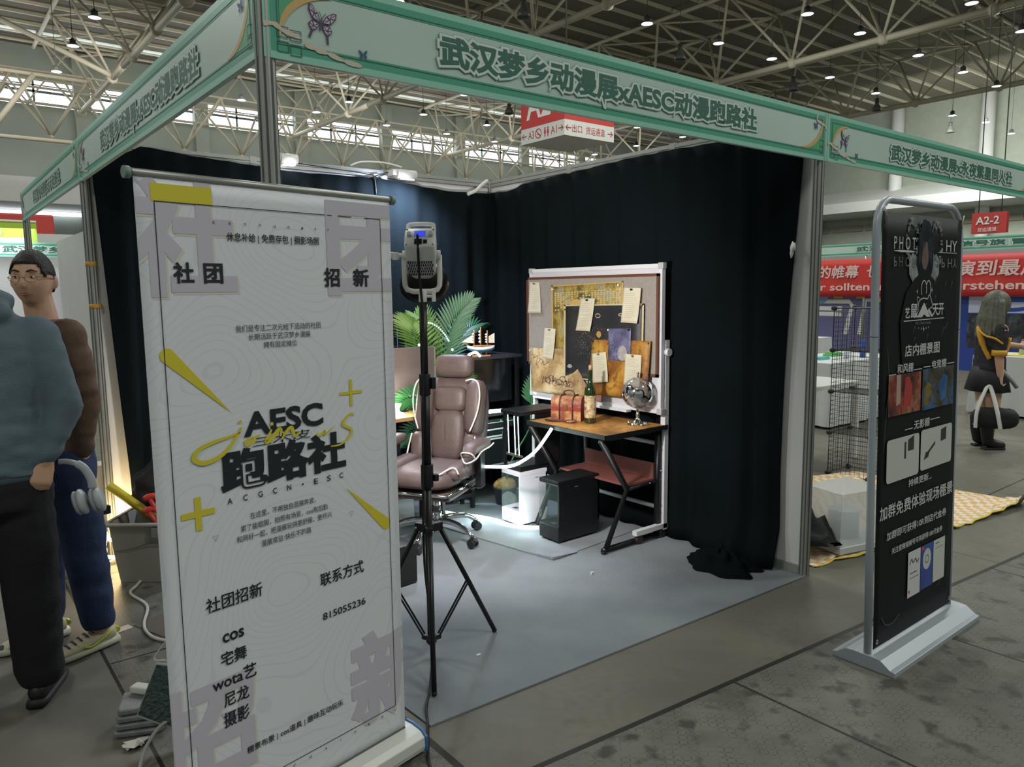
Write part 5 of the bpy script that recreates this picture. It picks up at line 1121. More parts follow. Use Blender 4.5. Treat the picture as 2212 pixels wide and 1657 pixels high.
def prect(name,u0,v0,u1,v1,m_,d=.0022,r=0):
    q=MB(); a,b=S(u0,v0);c,e=S(u1,v1)
    if r:
        P=[]
        for cx,cy,a0 in ((c-r,e-r,0),(a+r,e-r,pi/2),(a+r,b+r,pi),(c-r,b+r,3*pi/2)): P+=[(cx+r*cos(a0+pi/2*k/4),cy+r*sin(a0+pi/2*k/4)) for k in range(5)]
        fp.poly(q,P,d)
    else: fp.poly(q,[(a,b),(c,b),(c,e),(a,e)],d)
    return obj(name,q,m_,ds,w=True)
prect('photo_panel',.075,1.0,.39,1.175,mapmat('photo_red','2a0d0a','7a2f1e','9a6a4a',7,25)); prect('photo_panel',.405,.995,.745,1.18,mapmat('photo_blue','0d1218','3f3a22','2f5a8a',8,25))
q=MB(); pp(q,[(.15,1.04),(.19,1.05),(.19,1.175),(.15,1.175)],.0024); obj('printed_screen',q,mat('photo_pale','a98a84',.5),ds,w=True)
q=MB(); pp(q,[(.215,1.02),(.29,1.03),(.30,1.12),(.27,1.16),(.235,1.16),(.225,1.10)],.0025); obj('printed_robe',q,mat('photo_robe','a3302a',.5),ds,w=True)
q=MB(); pp(q,[(.43,1.01),(.50,1.02),(.52,1.10),(.46,1.12),(.42,1.09)],.0024); obj('printed_costume',q,mat('photo_gold','7a6a2e',.5,var=(14,'3a3420')),ds,w=True)
q=MB(); pp(q,[(.60,1.02),(.66,1.03),(.68,1.13),(.62,1.15),(.58,1.10)],.0024); obj('printed_costume',q,mat('photo_navy','1d3a66',.5,var=(14,'2a6a9a')),ds,w=True)
GW_=mat('photo_white_room','b6b7b0',.5); prect('photo_panel',.073,.712,.389,.90,GW_,.0022,.018); prect('photo_panel',.406,.719,.746,.905,GW_,.0022,.018)
q=MB(); pp(q,[(.24,.80),(.258,.80),(.258,.875),(.24,.873)],.0025); pp(q,[(.275,.83),(.335,.83),(.335,.895),(.275,.88)],.0025); pp(q,[(.62,.83),(.68,.835),(.68,.895),(.62,.885)],.0025); pp(q,[(.44,.765),(.49,.775),(.50,.80),(.46,.80)],.0025); pp(q,[(.49,.79),(.56,.825),(.56,.84),(.48,.80)],.0025); obj('printed_furniture',q,mat('photo_dark','2a2b28',.5),ds,w=True)
prect('card_panel',.308,.148,.437,.361,mat('card_white','c4c4c2',.5)); prect('card_panel',.443,.151,.572,.361,mat('card_blue','24357e',.45,var=(6,'2b4c96'))); prect('card_panel',.57+.008,.156,.707,.36,mat('card_cream','bcbfb6',.5))
q=MB(); fp.disc(q,*S(.507,.29),.042,.0026,24,.05); obj('card_disc',q,PT,ds,w=True)
q=MB(); fp.line(q,[S(*p) for p in smooth_pts([(.325,.30),(.345,.325),(.36,.305),(.385,.32),(.40,.30),(.42,.312)],4)],.006,.0026); fp.line(q,[S(.33,.258),S(.40,.258)],.004,.0026); fp.line(q,[S(.33,.235),S(.42,.235)],.0025,.0026); fp.line(q,[S(.60,.342),S(.64,.342)],.004,.0026); fp.line(q,[S(.60,.318),S(.68,.32)],.002,.0026); fp.ring(q,*S(.507,.29),.018,.003,.003); obj('card_lettering',q,BLK,ds,w=True)
q=MB(); fp.disc(q,*S(.325,.175),.008,.0026,12); pp(q,[(.45,.34),(.475,.34),(.475,.355),(.45,.355)],.0026); obj('card_mark',q,RED,ds,w=True)
q=MB(); fp.line(q,[S(*p) for p in smooth_pts([(.06,1.30),(.08,1.15),(.06,1.0),(.045,.85)],6)],.004,.0012); fp.line(q,[S(*p) for p in smooth_pts([(.06,.13),(.10,.085),(.17,.075),(.24,.10)],6)],[.001]+[.006]*17+[.001],.0012); fp.line(q,[S(*p) for p in smooth_pts([(.74,.35),(.73,.25),(.68,.16),(.63,.13)],6)],.004,.0012); fp.line(q,[S(*p) for p in smooth_pts([(.20,1.30),(.30,1.24),(.45,1.245),(.6,1.33),(.66,1.38)],6)],.006,.0012); obj('printed_swirl',q,mat('poster_swirl','2b3f3c',.45),ds,w=True)
# ---- neighbour booth floor things ----
GIN=bpy.data.materials.new('gingham_cloth'); GIN.use_nodes=True; nt=GIN.node_tree; N_=nt.nodes; tc=N_.new('ShaderNodeTexCoord'); mp=N_.new('ShaderNodeMapping'); mp.inputs['Rotation'].default_value=(0,0,.12); nt.links.new(tc.outputs['Object'],mp.inputs[0])
ck=N_.new('ShaderNodeTexChecker'); ck.inputs['Scale'].default_value=22; ck.inputs[1].default_value=lin('e0b277'); ck.inputs[2].default_value=lin('e6dccb'); nt.links.new(mp.outputs[0],ck.inputs['Vector']); nt.links.new(ck.outputs[0],N_['Principled BSDF'].inputs['Base Color']); N_['Principled BSDF'].inputs['Roughness'].default_value=.8
gc=thing('gingham_cloth','yellow and white checked cloth spread over the floor of the neighbouring booth','cloth',(4.3,.4,0))
CB=[(3.13,.05),(5.50,-.27),(5.52,.20),(5.15,1.25),(3.2,1.9)]
def gfun(i,j):
    a=V3((3.12,.06-.06*sin(i*3),0)).lerp(V3((5.5,-.30,0)),i); b=V3((3.18,1.75,0)).lerp(V3((5.45,1.0 if i>.6 else 1.35,0)),i); p=a.lerp(b,j)
    n=NZ.noise(V3((p.x*2.2,p.y*2.2,1)))+.5*NZ.noise(V3((p.x*6,p.y*6,4))); edge=.05*NZ.noise(V3((i*30,j*20,7)))*(1 if j<.04 or i>.96 else .0)
    z=.008+.05*max(0,n)*(1.0 if i>.5 else .7)+.05*max(0,1-abs(p.y-(.95-.12*(p.x-3)))/.1)*(.6+.4*sin(p.x*6))+(.05*max(0,(i-.62))/.38*max(0,1-j*9))
    return (p.x+edge,p.y+edge,z)
q=MB(); q.grid(90,60,gfun); obj('cloth_sheet',q,GIN,gc,w=True,solid=.004)
q=MB(); e=[gfun(k/40,0) for k in range(41)]; q.tube([(x,y-.004,max(.005,z-.002)) for x,y,z in e],.006,6); e=[gfun(1,k/20) for k in range(21)]; q.tube([(x+.004,y,max(.005,z-.002)) for x,y,z in e],.006,6); obj('yellow_edge',q,mat('edge_yellow','d9c53a',.6),gc,w=True)
bb_=thing('acrylic_box','clear acrylic display box with a white base standing on the checked cloth','box',(3.58,.12,.02),-.25)
q=MB(); q.b2((-.2,-.16,.008),(.2,.16,.05)); obj('base',q,mat('acrylic_base','c9cac8',.4),bb_,bev=.004)
q=MB()
for a,b in (((-.19,-.15),(.19,-.147)),((-.19,.147),(.19,.15)),((-.19,-.15),(-.187,.15)),((.187,-.15),(.19,.15))): q.b2((a[0],a[1],.05),(b[0],b[1],.37))
q.b2((-.19,-.15,.367),(.19,.15,.37)); obj('cover',q,mat('acrylic','dce3e6',.08,spec=.6,alpha=.35),bb_)
q=MB(); q.cyl((.02,.02,.05),(.02,.02,.22),.09,n=24); obj('white_roll',q,WH,bb_)
q=MB(); q.ball((0,0,0),1,40,fn=lambda v:V3((v.x*.14*(1+.4*NZ.noise(v*1.8)),v.y*.20*(1+.4*NZ.noise(v*1.8+V3((5,0,0)))),max(-.02,v.z*.19*(1+.5*NZ.noise(v*2.2))-.05)))); q.v=[(x+3.30,y+.23,max(.02,z+.12)) for x,y,z in q.v]
one('black_bag',q,mat('black_cloth','15191a',.75,bump=(25,.5)),'crumpled black bag lying on the checked cloth right beside the booth post','bag')
# wire cube rack
wr=thing('wire_rack','open rack of stacked black wire grid cubes with round joints, standing behind the checked cloth','rack',(5.42,.96,0)); NODE=mat('joint_black','1d2022',.5); RW=mat('rack_wire','2c2f30',.5)
s_=.352; X0,Y0=5.235,.78
for k in range(5):
    for x in (X0,X0+s_):
        for y in (Y0,Y0+s_): q=MB(); q.ball((x,y,.02+k*s_ if k else .022),(.026,.026,.022),12); obj('joint',q,NODE,wr,w=True)
def gridp(a,u,v,nm='wire_panel'):
    q=MB(); a=V3(a);u=V3(u);v=V3(v)
    for i in range(10): t=i/9; r=.0032 if i in (0,9) else .0016; q.cyl(a+u*t,a+u*t+v,r,n=4); q.cyl(a+v*t,a+v*t+u,r,n=4)
    obj(nm,q,RW,wr,w=True)
for k in range(4):
    z=.02+k*s_
    gridp((X0,Y0,z),(0,s_,0),(0,0,s_)); gridp((X0,Y0+s_,z),(s_,0,0),(0,0,s_)); gridp((X0+s_,Y0,z),(0,s_,0),(0,0,s_))
    gridp((X0,Y0,z+s_),(s_,0,0),(0,s_,0))
TBL=mat('table_white','d2d3cf',.5); CLO=mat('tablecloth_white','c9ccca',.8,bump=(6,.4))
tb2=thing('side_table','plain white square legged table behind the booth post, beside the wire rack','table',(5.6,1.75,0))
q=MB(); q.b2((5.25,1.30,.70),(6.1,2.1,.735)); obj('tabletop',q,TBL,tb2,w=True)
for x in (5.28,6.06):
    for y in (1.33,2.06): q=MB(); q.b2((x-.025,y-.025,0),(x+.025,y+.025,.70)); obj('leg',q,TBL,tb2,w=True)
bo=thing('drink_bottle','clear patterned drink bottle with a green cap on the white side table','bottle',(5.33,1.36,.7355))
q=MB(); q.lathe([(0,0),(.033,0),(.034,.02),(.03,.07),(.034,.13),(.026,.16),(.014,.185),(0,.185)]); obj('body',q,mat('bottle_plastic','bfc6c4',.2,var=(40,'6a6468')),bo)
q=MB(); q.lathe([(.016,.178),(.016,.205),(0,.205)]); obj('cap',q,mat('cap_green','174a36',.5),bo)
q=MB(); q.box((5.42,1.5,.745),(.16,.12,.018),.3); one('pink_booklet',q,mat('booklet_pink','c59a9c',.6),'pink booklet lying on the white side table','booklet')
def draped(name,label,x0,y0,x1,y1,h,grp=None):
    t=thing(name,label,'table',((x0+x1)/2,(y0+y1)/2,0),0,grp); q=MB(); per=[]
    n=26
    for a,b in (((x0,y0),(x1,y0)),((x1,y0),(x1,y1)),((x1,y1),(x0,y1)),((x0,y1),(x0,y0))): per+=[(a[0]+(b[0]-a[0])*k/n,a[1]+(b[1]-a[1])*k/n) for k in range(n)]
    cx,cy=(x0+x1)/2,(y0+y1)/2; rings=[]
    for j in range(7):
        z=h-(h-.03)*j/6; ring=[]
        for k,(x,y) in enumerate(per):
            d=V3((x-cx,y-cy,0)).normalized(); o=.02*sin(k*1.25)*j/6+.03*j/6; ring.append((x+d.x*o,y+d.y*o,z))
        rings.append(ring)
    q.loft(rings,cap=False); q.add(rings[0],[tuple(range(len(per)))]); obj('tablecloth',q,CLO,t,w=True)
    q=MB(); q.b2((x0+.02,y0+.02,h-.03),(x1-.02,y1-.02,h-.004)); obj('tabletop',q,TBL,t,w=True)
    for x in (x0+.06,x1-.06):
        for y in (y0+.06,y1-.06): q=MB(); q.cyl((x,y,0),(x,y,h-.03),.018,n=8); obj('leg',q,ALU,t,w=True)
    return t
draped('draped_table','white draped table beyond the checked cloth, seen through the wire rack',7.2,2.2,8.9,3.0,.75,'white draped tables')
draped('draped_table','white draped table of the far stand below the long red banner',10.8,4.6,11.6,6.6,.75,'white draped tables')
draped('draped_table','white draped table the grey haired person leans over at the right edge',9.55,.35,10.3,1.62,.74,'white draped tables')
for k,(x,y) in enumerate(((9.85,1.18),(9.85,1.10),(9.90,1.03),(9.9,.86))):
    b=thing('water_bottle',['leftmost water bottle with a red cap on the draped table at the right edge','second water bottle with a red cap on the draped table at the right edge','third water bottle with a red cap on the draped table at the right edge','single water bottle with a red cap standing apart from the other three'][k],'bottle',(x,y,.742),0,'water bottles on the far table')
    q=MB(); q.lathe([(0,0),(.036,0),(.036,.13),(.02,.17),(.014,.185),(0,.185)],n=14); obj('body',q,mat('water_plastic','ccd2d2',.15,alpha=.7),b)
    q=MB(); q.lathe([(.017,.178),(.017,.2),(0,.2)],n=12); obj('cap',q,mat('cap_red','c23a34',.5),b)
q=MB(); q.b2((9.7,.7,.742),(10.1,1.3,.752)); one('yellow_mat',q,mat('mat_yellow','d8cf4a',.6),'yellow sheet under the water bottles on the draped table','sheet')
q=MB(); q.prism([(9.47,.30,.10),(9.47,.66,.12),(9.52,.72,.70),(9.52,.30,.70)],(.004,0,0)); one('leaning_print',q,mat('print_grey','8f9a9e',.5,var=(5,'b3aaa0')),'pale grey picture print leaning on the draped table at the right edge','print')
# small things on the tables seen through the rack
for x,y,dx,dy,dz,c,lab,cat in ((7.5,2.5,.22,.12,.03,'5fb3b5','turquoise folded item on the draped table behind the wire rack','item'),(8.2,2.35,.07,.07,.22,'2b58b0','blue labelled bottle on the draped table behind the wire rack','bottle'),(7.9,2.4,.08,.08,.09,'cfd8e8','pale blue cup on the draped table behind the wire rack','cup'),(8.05,2.62,.18,.16,.05,'6ac06a','green topped box on the draped table behind the wire rack','box')):
    q=MB()
    if cat in('bottle','cup'): q.lathe([(0,0),(dx/2,0),(dx/2*1.05,dz*.7),(dx/4,dz*.88),(dx/4,dz),(0,dz)] if cat=='bottle' else [(0,0),(dx/2*.8,0),(dx/2,dz),(dx/2*.9,dz),(dx/2*.7,.01)],(x,y,.752),14)
    else: q.b2((x,y,.752),(x+dx,y+dy,.752+dz*.6)); q.b2((x+.01,y+.01,.752+dz*.6),(x+dx-.01,y+dy-.02,.752+dz))
    one('table_item' if cat=='item' else cat,q,mat('item_'+c,c,.5),lab,cat)
# ---- far stand: panels, fascia, red banner ----
XF=14.64
w=MB(); w.b2((XF+.3,2.0,0),(XF+.34,9,2.3)); one('stand_back_panel',w,PANEL,'white back panel of the far stand behind the red banner','panel',kind='structure')
for y in (2.2,5.6,8.6):
    q=MB(); q.cyl((XF+.03,y,0),(XF+.03,y,2.5),.03,n=8); one('far_post',q,ALU,'aluminium post of the far stand, %s'%({2.2:'at its right end',5.6:'in its middle',8.6:'at its left end'}[y]),'post',group='posts of the far stand')
ff=fascia((XF,9.0,2.22),(0,-1,0),6.8,'long mint fascia board of the far stand above the red banner','武汉梦乡动漫展x信号旗 冒险团',5.0,3.6,2.375,.13,small=True)
RBN=mat('banner_red','c5262f',.5,var=(.9,'c23a2c')); rn=thing('red_banner','long red cloth banner with white lettering hanging under the far fascia board','banner',(XF,5.2,1.4))
fb=Fr((XF-.03,8.8,0),(0,-1,0),(0,0,1)); q=MB(); q.grid(40,6,lambda i,j:fb.p(6.5*i,1.405+.775*j,.012*sin(i*40)*(1-j))); obj('cloth',q,RBN,rn,w=True,solid=.003)
RW_=mat('banner_lettering','d9bcb6',.5)
text(rn,fb,'舞台的帷幕',2.36,1.925,1.50,.27,RW_,.02,.02,slant=.12); text(rn,fb,'也该',3.55,1.925,.55,.27,RW_,.02,.02,slant=.12); text(rn,fb,'演到最后一刻',6.02,1.925,2.15,.30,RW_,.02,.02,slant=.12)
text(rn,fb,'wir sollten uns',2.92,1.61,1.95,.155,RW_,.02,.02); text(rn,fb,'verstehen,weil',5.75,1.60,1.95,.19,RW_,.02,.02)
bdp=thing('backdrop_print','violet and white printed backdrop with big white strokes under the red banner','backdrop',(XF+.2,6.2,0)); fbd=Fr((XF+.2,7.6,0),(0,-1,0),(0,0,1))
q=MB(); q.prism([fbd.p(0,0,0),fbd.p(2.6,0,0),fbd.p(2.6,1.9,0),fbd.p(0,1.9,0)],(.02,0,0)); obj('sheet',q,mat('print_violet','6a6a94',.5),bdp,w=True)
q=MB()
for P in ([(.55,1.30),(1.6,1.30),(1.68,1.2),(1.60,.95)],[(.6,1.15),(1.45,1.15)],[(.6,1.03),(1.45,1.03)],[(1.85,.6),(1.95,1.33),(2.5,1.33)],[(1.55,.6),(1.6,.95)]): fbd.line(q,P,.09,.004)
obj('stroke',q,WT,bdp,w=True)
q=MB(); fbd.line(q,[(1.25,1.395),(1.45,1.395)],.06,.005); fbd.line(q,[(1.75,1.395),(1.95,1.395)],.06,.005); fbd.line(q,[(2.1,1.395),(2.4,1.395)],.06,.005); obj('yellow_stroke',q,YEL,bdp,w=True)
q=MB(); fbd.disc(q,.95,1.42,.18,.005); obj('blue_blob',q,mat('blob_blue','7fb0cf',.5),bdp,w=True)
bd2=thing('backdrop_print','dark and blue printed backdrop with a white ring emblem at the right edge','backdrop',(XF+.15,3.2,0)); fb2=Fr((XF+.15,4.4,0),(0,-1,0),(0,0,1))
q=MB(); q.prism([fb2.p(0,0,0),fb2.p(2.3,0,0),fb2.p(2.3,1.45,0),fb2.p(0,1.45,0)],(.02,0,0)); obj('sheet',q,mat('print_navy','27408f',.5),bd2,w=True)
q=MB(); fb2.poly(q,[(.75,1.10),(2.2,1.10),(2.2,1.42),(.75,1.42)],.004); obj('pale_field',q,mat('print_paleblue','c6cbe0',.5),bd2,w=True)
q=MB(); fb2.ring(q,1.45,1.32,.40,.07,.006,pi,2*pi,ry=.16); fb2.poly(q,[(1.1,1.3),(1.8,1.3),(1.7,1.4),(1.2,1.4)],.006); obj('ring_emblem',q,mat('emblem_blue','2b4a9c',.5),bd2,w=True)
q=MB(); fb2.poly(q,[(.75,.45),(2.2,.45),(2.2,1.08),(.75,1.08)],.004); obj('dark_picture',q,mapmat('dark_picture','1d1a1c','2d3038','5a626c',3.5,9),bd2,w=True)
a2=thing('hanging_sign','small red hanging sign reading A2-2 behind the black poster','sign',(20,5.2,2.9)); fa=Fr((19.95,5.62,0),(0,-1,0),(0,0,1))
q=MB(); q.b2((19.96,4.85,2.88),(20.1,5.62,3.38)); obj('red_panel',q,RED,a2,w=True)
text(a2,fa,'A2-2',.36,3.19,.52,.19,WT,.02,.02); text(a2,fa,'货运通道',.36,2.97,.42,.10,WT,.01,.02)
q=MB()
for y in (5.0,5.5): q.cyl((20.03,y,3.38),(20.03,y,14.15),.012,n=6)
obj('suspension_wire',q,LAMP_BODY,a2,w=True)
q=MB(); q.tube([(4.62,-.72,0),(4.40,-.60,.75)],.012,8); q.tube([(4.35,-.72,0),(4.40,-.60,.75)],.012,8); q.tube([(4.30,-.45,0),(4.40,-.60,.75)],.012,8)
# folding easel leg seen at the right edge
q=MB(); q.tube([(5.33,-.25,.0),(5.52,-.62,.70)],.013,8); q.tube([(5.85,-.55,.0),(5.52,-.62,.70)],.013,8); q.tube([(5.45,-1.0,.0),(5.52,-.62,.70)],.013,8); q.ball((5.52,-.62,.71),.03,10); one('tripod_easel',q,mat('easel_grey','6f7672',.45,.3),'grey tripod easel standing on the hall floor at the right edge','easel')
# ================= PEOPLE =================
SKIN=mat('skin','c39a80',.5,var=(8,'bb9076')); SKIN2=mat('skin_fair','c9a086',.5); HAIRB=mat('hair_black','17130f',.55,bump=(90,.4)); EYEW=mat('eye_white','d8d2c8',.3); EYEB=mat('eye_dark','15100d',.2); LIP=mat('lips','9a5f52',.5)
def headfn(w=.076,d=.096,h=.118,face=1):
    def fn(v):
        x,y,z=v.x*w,v.y*d,v.z*h
        if z<0:
            t=min(1,-z/h); x*=1-.30*t*t; y=y*(1-.12*t)-(.012*t if v.y<.2 else -.02*t*0)
            if v.y>0: y*=1-.25*t
        if face and v.y<-.2:
            g=lambda cx,cz,sx,sz: math.exp(-((x-cx)/sx)**2-((z-cz)/sz)**2)
            y-=.020*g(0,-.030,.012,.020)+.010*g(0,-.008,.009,.022)      # nose
            for s in (-1,1): y+=.011*g(s*.031,.004,.017,.011); y-=.006*g(s*.040,-.028,.022,.02); y-=.004*g(s*.032,.024,.02,.008); y-=.005*g(s*.011,-.036,.007,.007)
            y-=.007*g(0,-.066,.022,.010); y+=.004*g(0,-.080,.02,.006); y-=.007*g(0,-.096,.022,.012)
        return V3((x,y,z))
    return fn
def hand(mb,w,d,n,curl=.9,s=1.0,th=1):
    """palm and five bent fingers; w wrist, d towards the fingers, n palm normal (fingers close towards it)"""
    w=V3(w);d=V3(d).normalized();n=V3(n);n=(n-d*n.dot(d)).normalized();a=d.cross(n)*th
    for k in range(4): limb(mb,[w+a*(.008*(k-1.5)*1.2)*s,w+d*.04*s+a*(.015*(k-1.5))*s,w+d*.085*s+a*(.0185*(k-1.5))*s],[.016*s,.0155*s,.0125*s],8)
    for k,L in enumerate((.068,.078,.073,.058)):
        p=w+d*.085*s+a*(.0185*(k-1.5))*s; pts=[p]; ang=0
        for f,l in enumerate((.42,.32,.26)):
            ang+=curl*(.55,.9,.6)[f]; p=p+(d*cos(ang)+n*sin(ang))*L*l*s; pts.append(p)
        limb(mb,pts,[.0105*s,.0098*s,.0088*s,.0075*s],8)
    p=w+d*.025*s+a*(-.024)*s; limb(mb,[p,p+(d*.7-a*.6+n*.35).normalized()*.034*s,p+(d*.7-a*.6+n*.35).normalized()*.034*s+(d*.8-a*.1+n*.6).normalized()*.045*s],[.014*s,.0115*s,.0085*s],8)
def figure(H,hc,sh,el,wr,hp_,kn,an,g,handspec,face=1,neck=.055,hs=1.0):
    """H unused scale; joints for (right,left)"""
    q=MB(); q.ball(hc,1,44,M=hc_M if False else None,fn=headfn(.076*hs,.096*hs,.118*hs,face)) if g.get('hm') is None else q.ball(hc,1,44,M=g['hm'],fn=headfn(.076*hs,.096*hs,.118*hs,face))
    hm=g.get('hm') or M4.Identity(4)
    for s in (-1,1): q.ball(V3(hc)+(hm@V3((s*.078*hs,.012,-.012))),(.012,.02,.032),10)
    nb=g['nb']; limb(q,[nb,V3(hc)+(hm@V3((0,.02,-.06)))],[neck*1.08,neck*.98])
    sw=[]
    for i in (0,1):
        limb(q,[V3(sh[i])*.55+V3(nb)*.45-V3((0,0,.03)),sh[i],el[i],wr[i]],[.06,.058,.043,.029])
        hand(q,wr[i],*handspec[i])
        limb(q,[hp_[i],kn[i],an[i]],[.095,.062,.042]); A=V3(an[i]); ft=g['ft'][i]; limb(q,[A+V3((0,0,-.02)),A+V3((ft[0]*.10,ft[1]*.10,-.045)),A+V3((ft[0]*.17,ft[1]*.17,-.05))],[.030,.020,.014])
    cx=(V3(sh[0])+V3(sh[1]))/2; ph=(V3(hp_[0])+V3(hp_[1]))/2
    rings=[]
    for t,rx,ry in ((0,.16,.11),(.2,.155,.115),(.45,.145,.11),(.7,.165,.115),(.9,.16,.10),(1.0,.10,.07)):
        c=ph.lerp(cx+V3((0,0,.03)),t); rings.append([(c.x+rx*g.get('w',1)*cos(2*pi*k/20),c.y+ry*g.get('w',1)*sin(2*pi*k/20),c.z) for k in range(20)])
    q.loft(rings); return fuse(q,.0075,3)
def torso(q,secs,n=24):
    q.loft([[(cx+rx*math.copysign(abs(cos(2*pi*k/n))**.8,cos(2*pi*k/n)),cy+ry*math.copysign(abs(sin(2*pi*k/n))**.8,sin(2*pi*k/n)),z) for k in range(n)] for z,rx,ry,cx,cy in secs])
def wrinkle(mb,amp,fr,seed,band=None):
    for i,v in enumerate(mb.v):
        p=V3(v); k=1 if band is None else band(p)
        n=NZ.noise(V3((p.x*fr*.6+seed,p.y*fr*.6,p.z*fr*1.9)))+.5*NZ.noise(V3((p.x*fr*1.4,p.y*fr*1.4+seed,p.z*fr*3.4)))
        r=V3((p.x,p.y,0)).normalized() if p.xy.length>.02 else V3((0,0,0)); mb.v[i]=tuple(p+r*n*amp*k)
    return mb
def shoe(par,A,ft,cols,L=.28,label=None):
    A=V3(A); f=V3((ft[0],ft[1],0)).normalized(); s=V3((-f.y,f.x,0)); h=A-f*.075; h.z=0; g0=.0
    secs=[(0,.030,.02,.085),(.04,.037,.02,.10),(.10,.040,.02,.088),(.16,.043,.02,.068),(.21,.047,.02,.058),(.255,.042,.02,.048),(.285,.02,.022,.036)]
    q=MB(); q.loft([[h+f*(x*L/.28)+s*w*cos(2*pi*k/16)+V3((0,0,(z0+(z1-z0)*(.5+.5*sin(2*pi*k/16))))) for k in range(16)] for x,w,z0,z1 in secs]); u=obj('shoe',q,cols[0],par,sub=1,label=label)
    q=MB(); q.loft([[h+f*((x*1.03-.004)*L/.28)+s*(w*1.12)*cos(2*pi*k/16)+V3((0,0,g0+.002+(.030+.006*abs(x-.14)/.14)*(.5+.5*math.copysign(abs(sin(2*pi*k/16))**.4,sin(2*pi*k/16))))) for k in range(16)] for x,w,_,_ in secs]); obj('sole',q,cols[1],u)
    if len(cols)>2:
        q=MB()
        for k in range(5):
            x=.105+.026*k; z=.093-.0065*k*1.15; q.tube([h+f*x*L/.28+s*-.024+V3((0,0,z-.006)),h+f*(x+.006)*L/.28+V3((0,0,z+.006)),h+f*x*L/.28+s*.024+V3((0,0,z-.006))],.0042,6)
        obj('laces',q,cols[2],u)
    if len(cols)>3:
        q=MB()
        for sg in (1,-1): q.tube(smooth_pts([tuple(h+f*.16*L/.28+s*sg*.044+V3((0,0,.048))),tuple(h+f*.12*L/.28+s*sg*.0445+V3((0,0,.040))),tuple(h+f*.03*L/.28+s*sg*.037+V3((0,0,.078)))],5),[.002]+[.005]*9+[.002],6)
        q.tube([tuple(h+f*.0+s*-.02+V3((0,0,.06))),tuple(h+f*-.002+V3((0,0,.062))),tuple(h+s*.02+V3((0,0,.06)))],.012,8); obj('side_stripe',q,cols[3],u)
        q=MB(); q.loft([[h+f*(x*L/.28)+s*w*1.04*cos(pi*k/12)+V3((0,0,.022+zz*sin(pi*k/12))) for k in range(13)] for x,w,zz in ((.215,.046,.02),(.245,.045,.024),(.275,.030,.024),(.292,.012,.018))],cap=False,closed=False); obj('toe_guard',q,cols[4],u)
    return u
# ---- person in the grey blue hoodie, back towards the viewer ----
A=thing('person','person in a grey blue hoodie and black trousers with their back to us','person',(-.655,1.30,0),math.radians(166))
hm=M4.Rotation(math.radians(4),4,'X'); rs=((-.205,.02,1.445),(.205,.02,1.445)); ea=((-.285,.06,1.18),(.29,.05,1.16)); wa=((-.215,.10,.985),(.26,-.05,.93))
bd=figure(1.8,(0,-.03,1.70),rs,ea,wa,((-.105,.01,.92),(.105,.01,.92)),((-.115,-.01,.50),(.115,-.01,.50)),((-.12,.02,.09),(.12,.02,.09)),dict(nb=(0,.01,1.50),ft=((-.15,-.98),(.15,-.98)),hm=hm,w=1.05),(((.25,.15,-1),(.3,-1,0),1.0,1,1),((0,-.1,-1),(-1,0,0),.6,1,-1)))
obj('body',bd,SKIN,A)
HOOD=mat('hoodie_grey_blue','5d6d76',.85,var=(14,'566670'),bump=(160,.25))
q=MB(); torso(q,[(.935,.225,.165,0,.005),(.97,.235,.175,0,.005),(1.06,.232,.175,0,0),(1.18,.235,.165,0,0),(1.32,.24,.155,0,.005),(1.44,.23,.14,0,.01),(1.52,.17,.11,0,.01),(1.56,.10,.09,0,.01)])
for i in (0,1): limb(q,[V3(rs[i])*.6+V3((0,.01,1.45))*.4,rs[i],V3(ea[i]),V3(wa[i])+(V3(ea[i])-V3(wa[i]))*.12],[.085,.088,.070,.048])
q.ball((0,.085,1.545),(.150,.075,.080),20); limb(q,[(-.12,.02,1.585),(-.06,-.06,1.53),(.06,-.06,1.53),(.12,.02,1.585),(.08,.115,1.615),(-.08,.115,1.615),(-.12,.02,1.585)],[.034]*7)
q=fuse(q,.011,5); wrinkle(q,.011,9,3,lambda p:1.3 if p.z<1.2 else .55); obj('hoodie',q,HOOD,A)
q=MB(); torso(q,[(.90,.205,.15,0,.005),(.935,.222,.162,0,.005),(.96,.222,.162,0,.005)]); obj('shirt_hem',wrinkle(q,.006,14,5),mat('hoodie_hem','4a5962',.85),A)
TRB=mat('trousers_black','111214',.9,bump=(120,.2)); q=MB(); torso(q,[(.80,.205,.15,0,.01),(.90,.215,.155,0,.01),(.965,.20,.145,0,.01)])
for s in (-1,1): limb(q,[(s*.105,.01,.86),(s*.115,-.005,.5),(s*.12,.015,.13)],[.118,.103,.088])
q=wrinkle(fuse(q,.012,5),.009,7,8); q.v=[(x,y,max(z,.07+.01*sin(x*40))) for x,y,z in q.v]; obj('trousers',q,TRB,A)
for i,s in ((0,-1),(1,1)): shoe(A,(s*.12,.02,.09),(s*.15,-.98),(mat('shoe_black','1b1a19',.5),mat('sole_black','232120',.6)),.29)
q=MB(); q.ball((0,-.015,1.715),1,36,M=hm,fn=lambda v:V3((v.x*.085,v.y*.103+.006,v.z*.118+.012)) if (v.y>-.35 or v.z>.45) and v.z>-.45 else V3((v.x*.06,v.y*.07,v.z*.09)))
obj('hair',q,HAIRB,A)
hp=thing('headphones','pale grey over ear headphones hanging from the hand of the person in the hoodie','headphones',(-.385,1.15,.82)); HPW=mat('headphone_grey','a3a8aa',.4); HPD=mat('headphone_cushion','8a8f92',.7)
cw=V3((-.375,1.165,.80)); rr_=V3((.93,-.36,0)); bk_=V3((.36,.93,0))
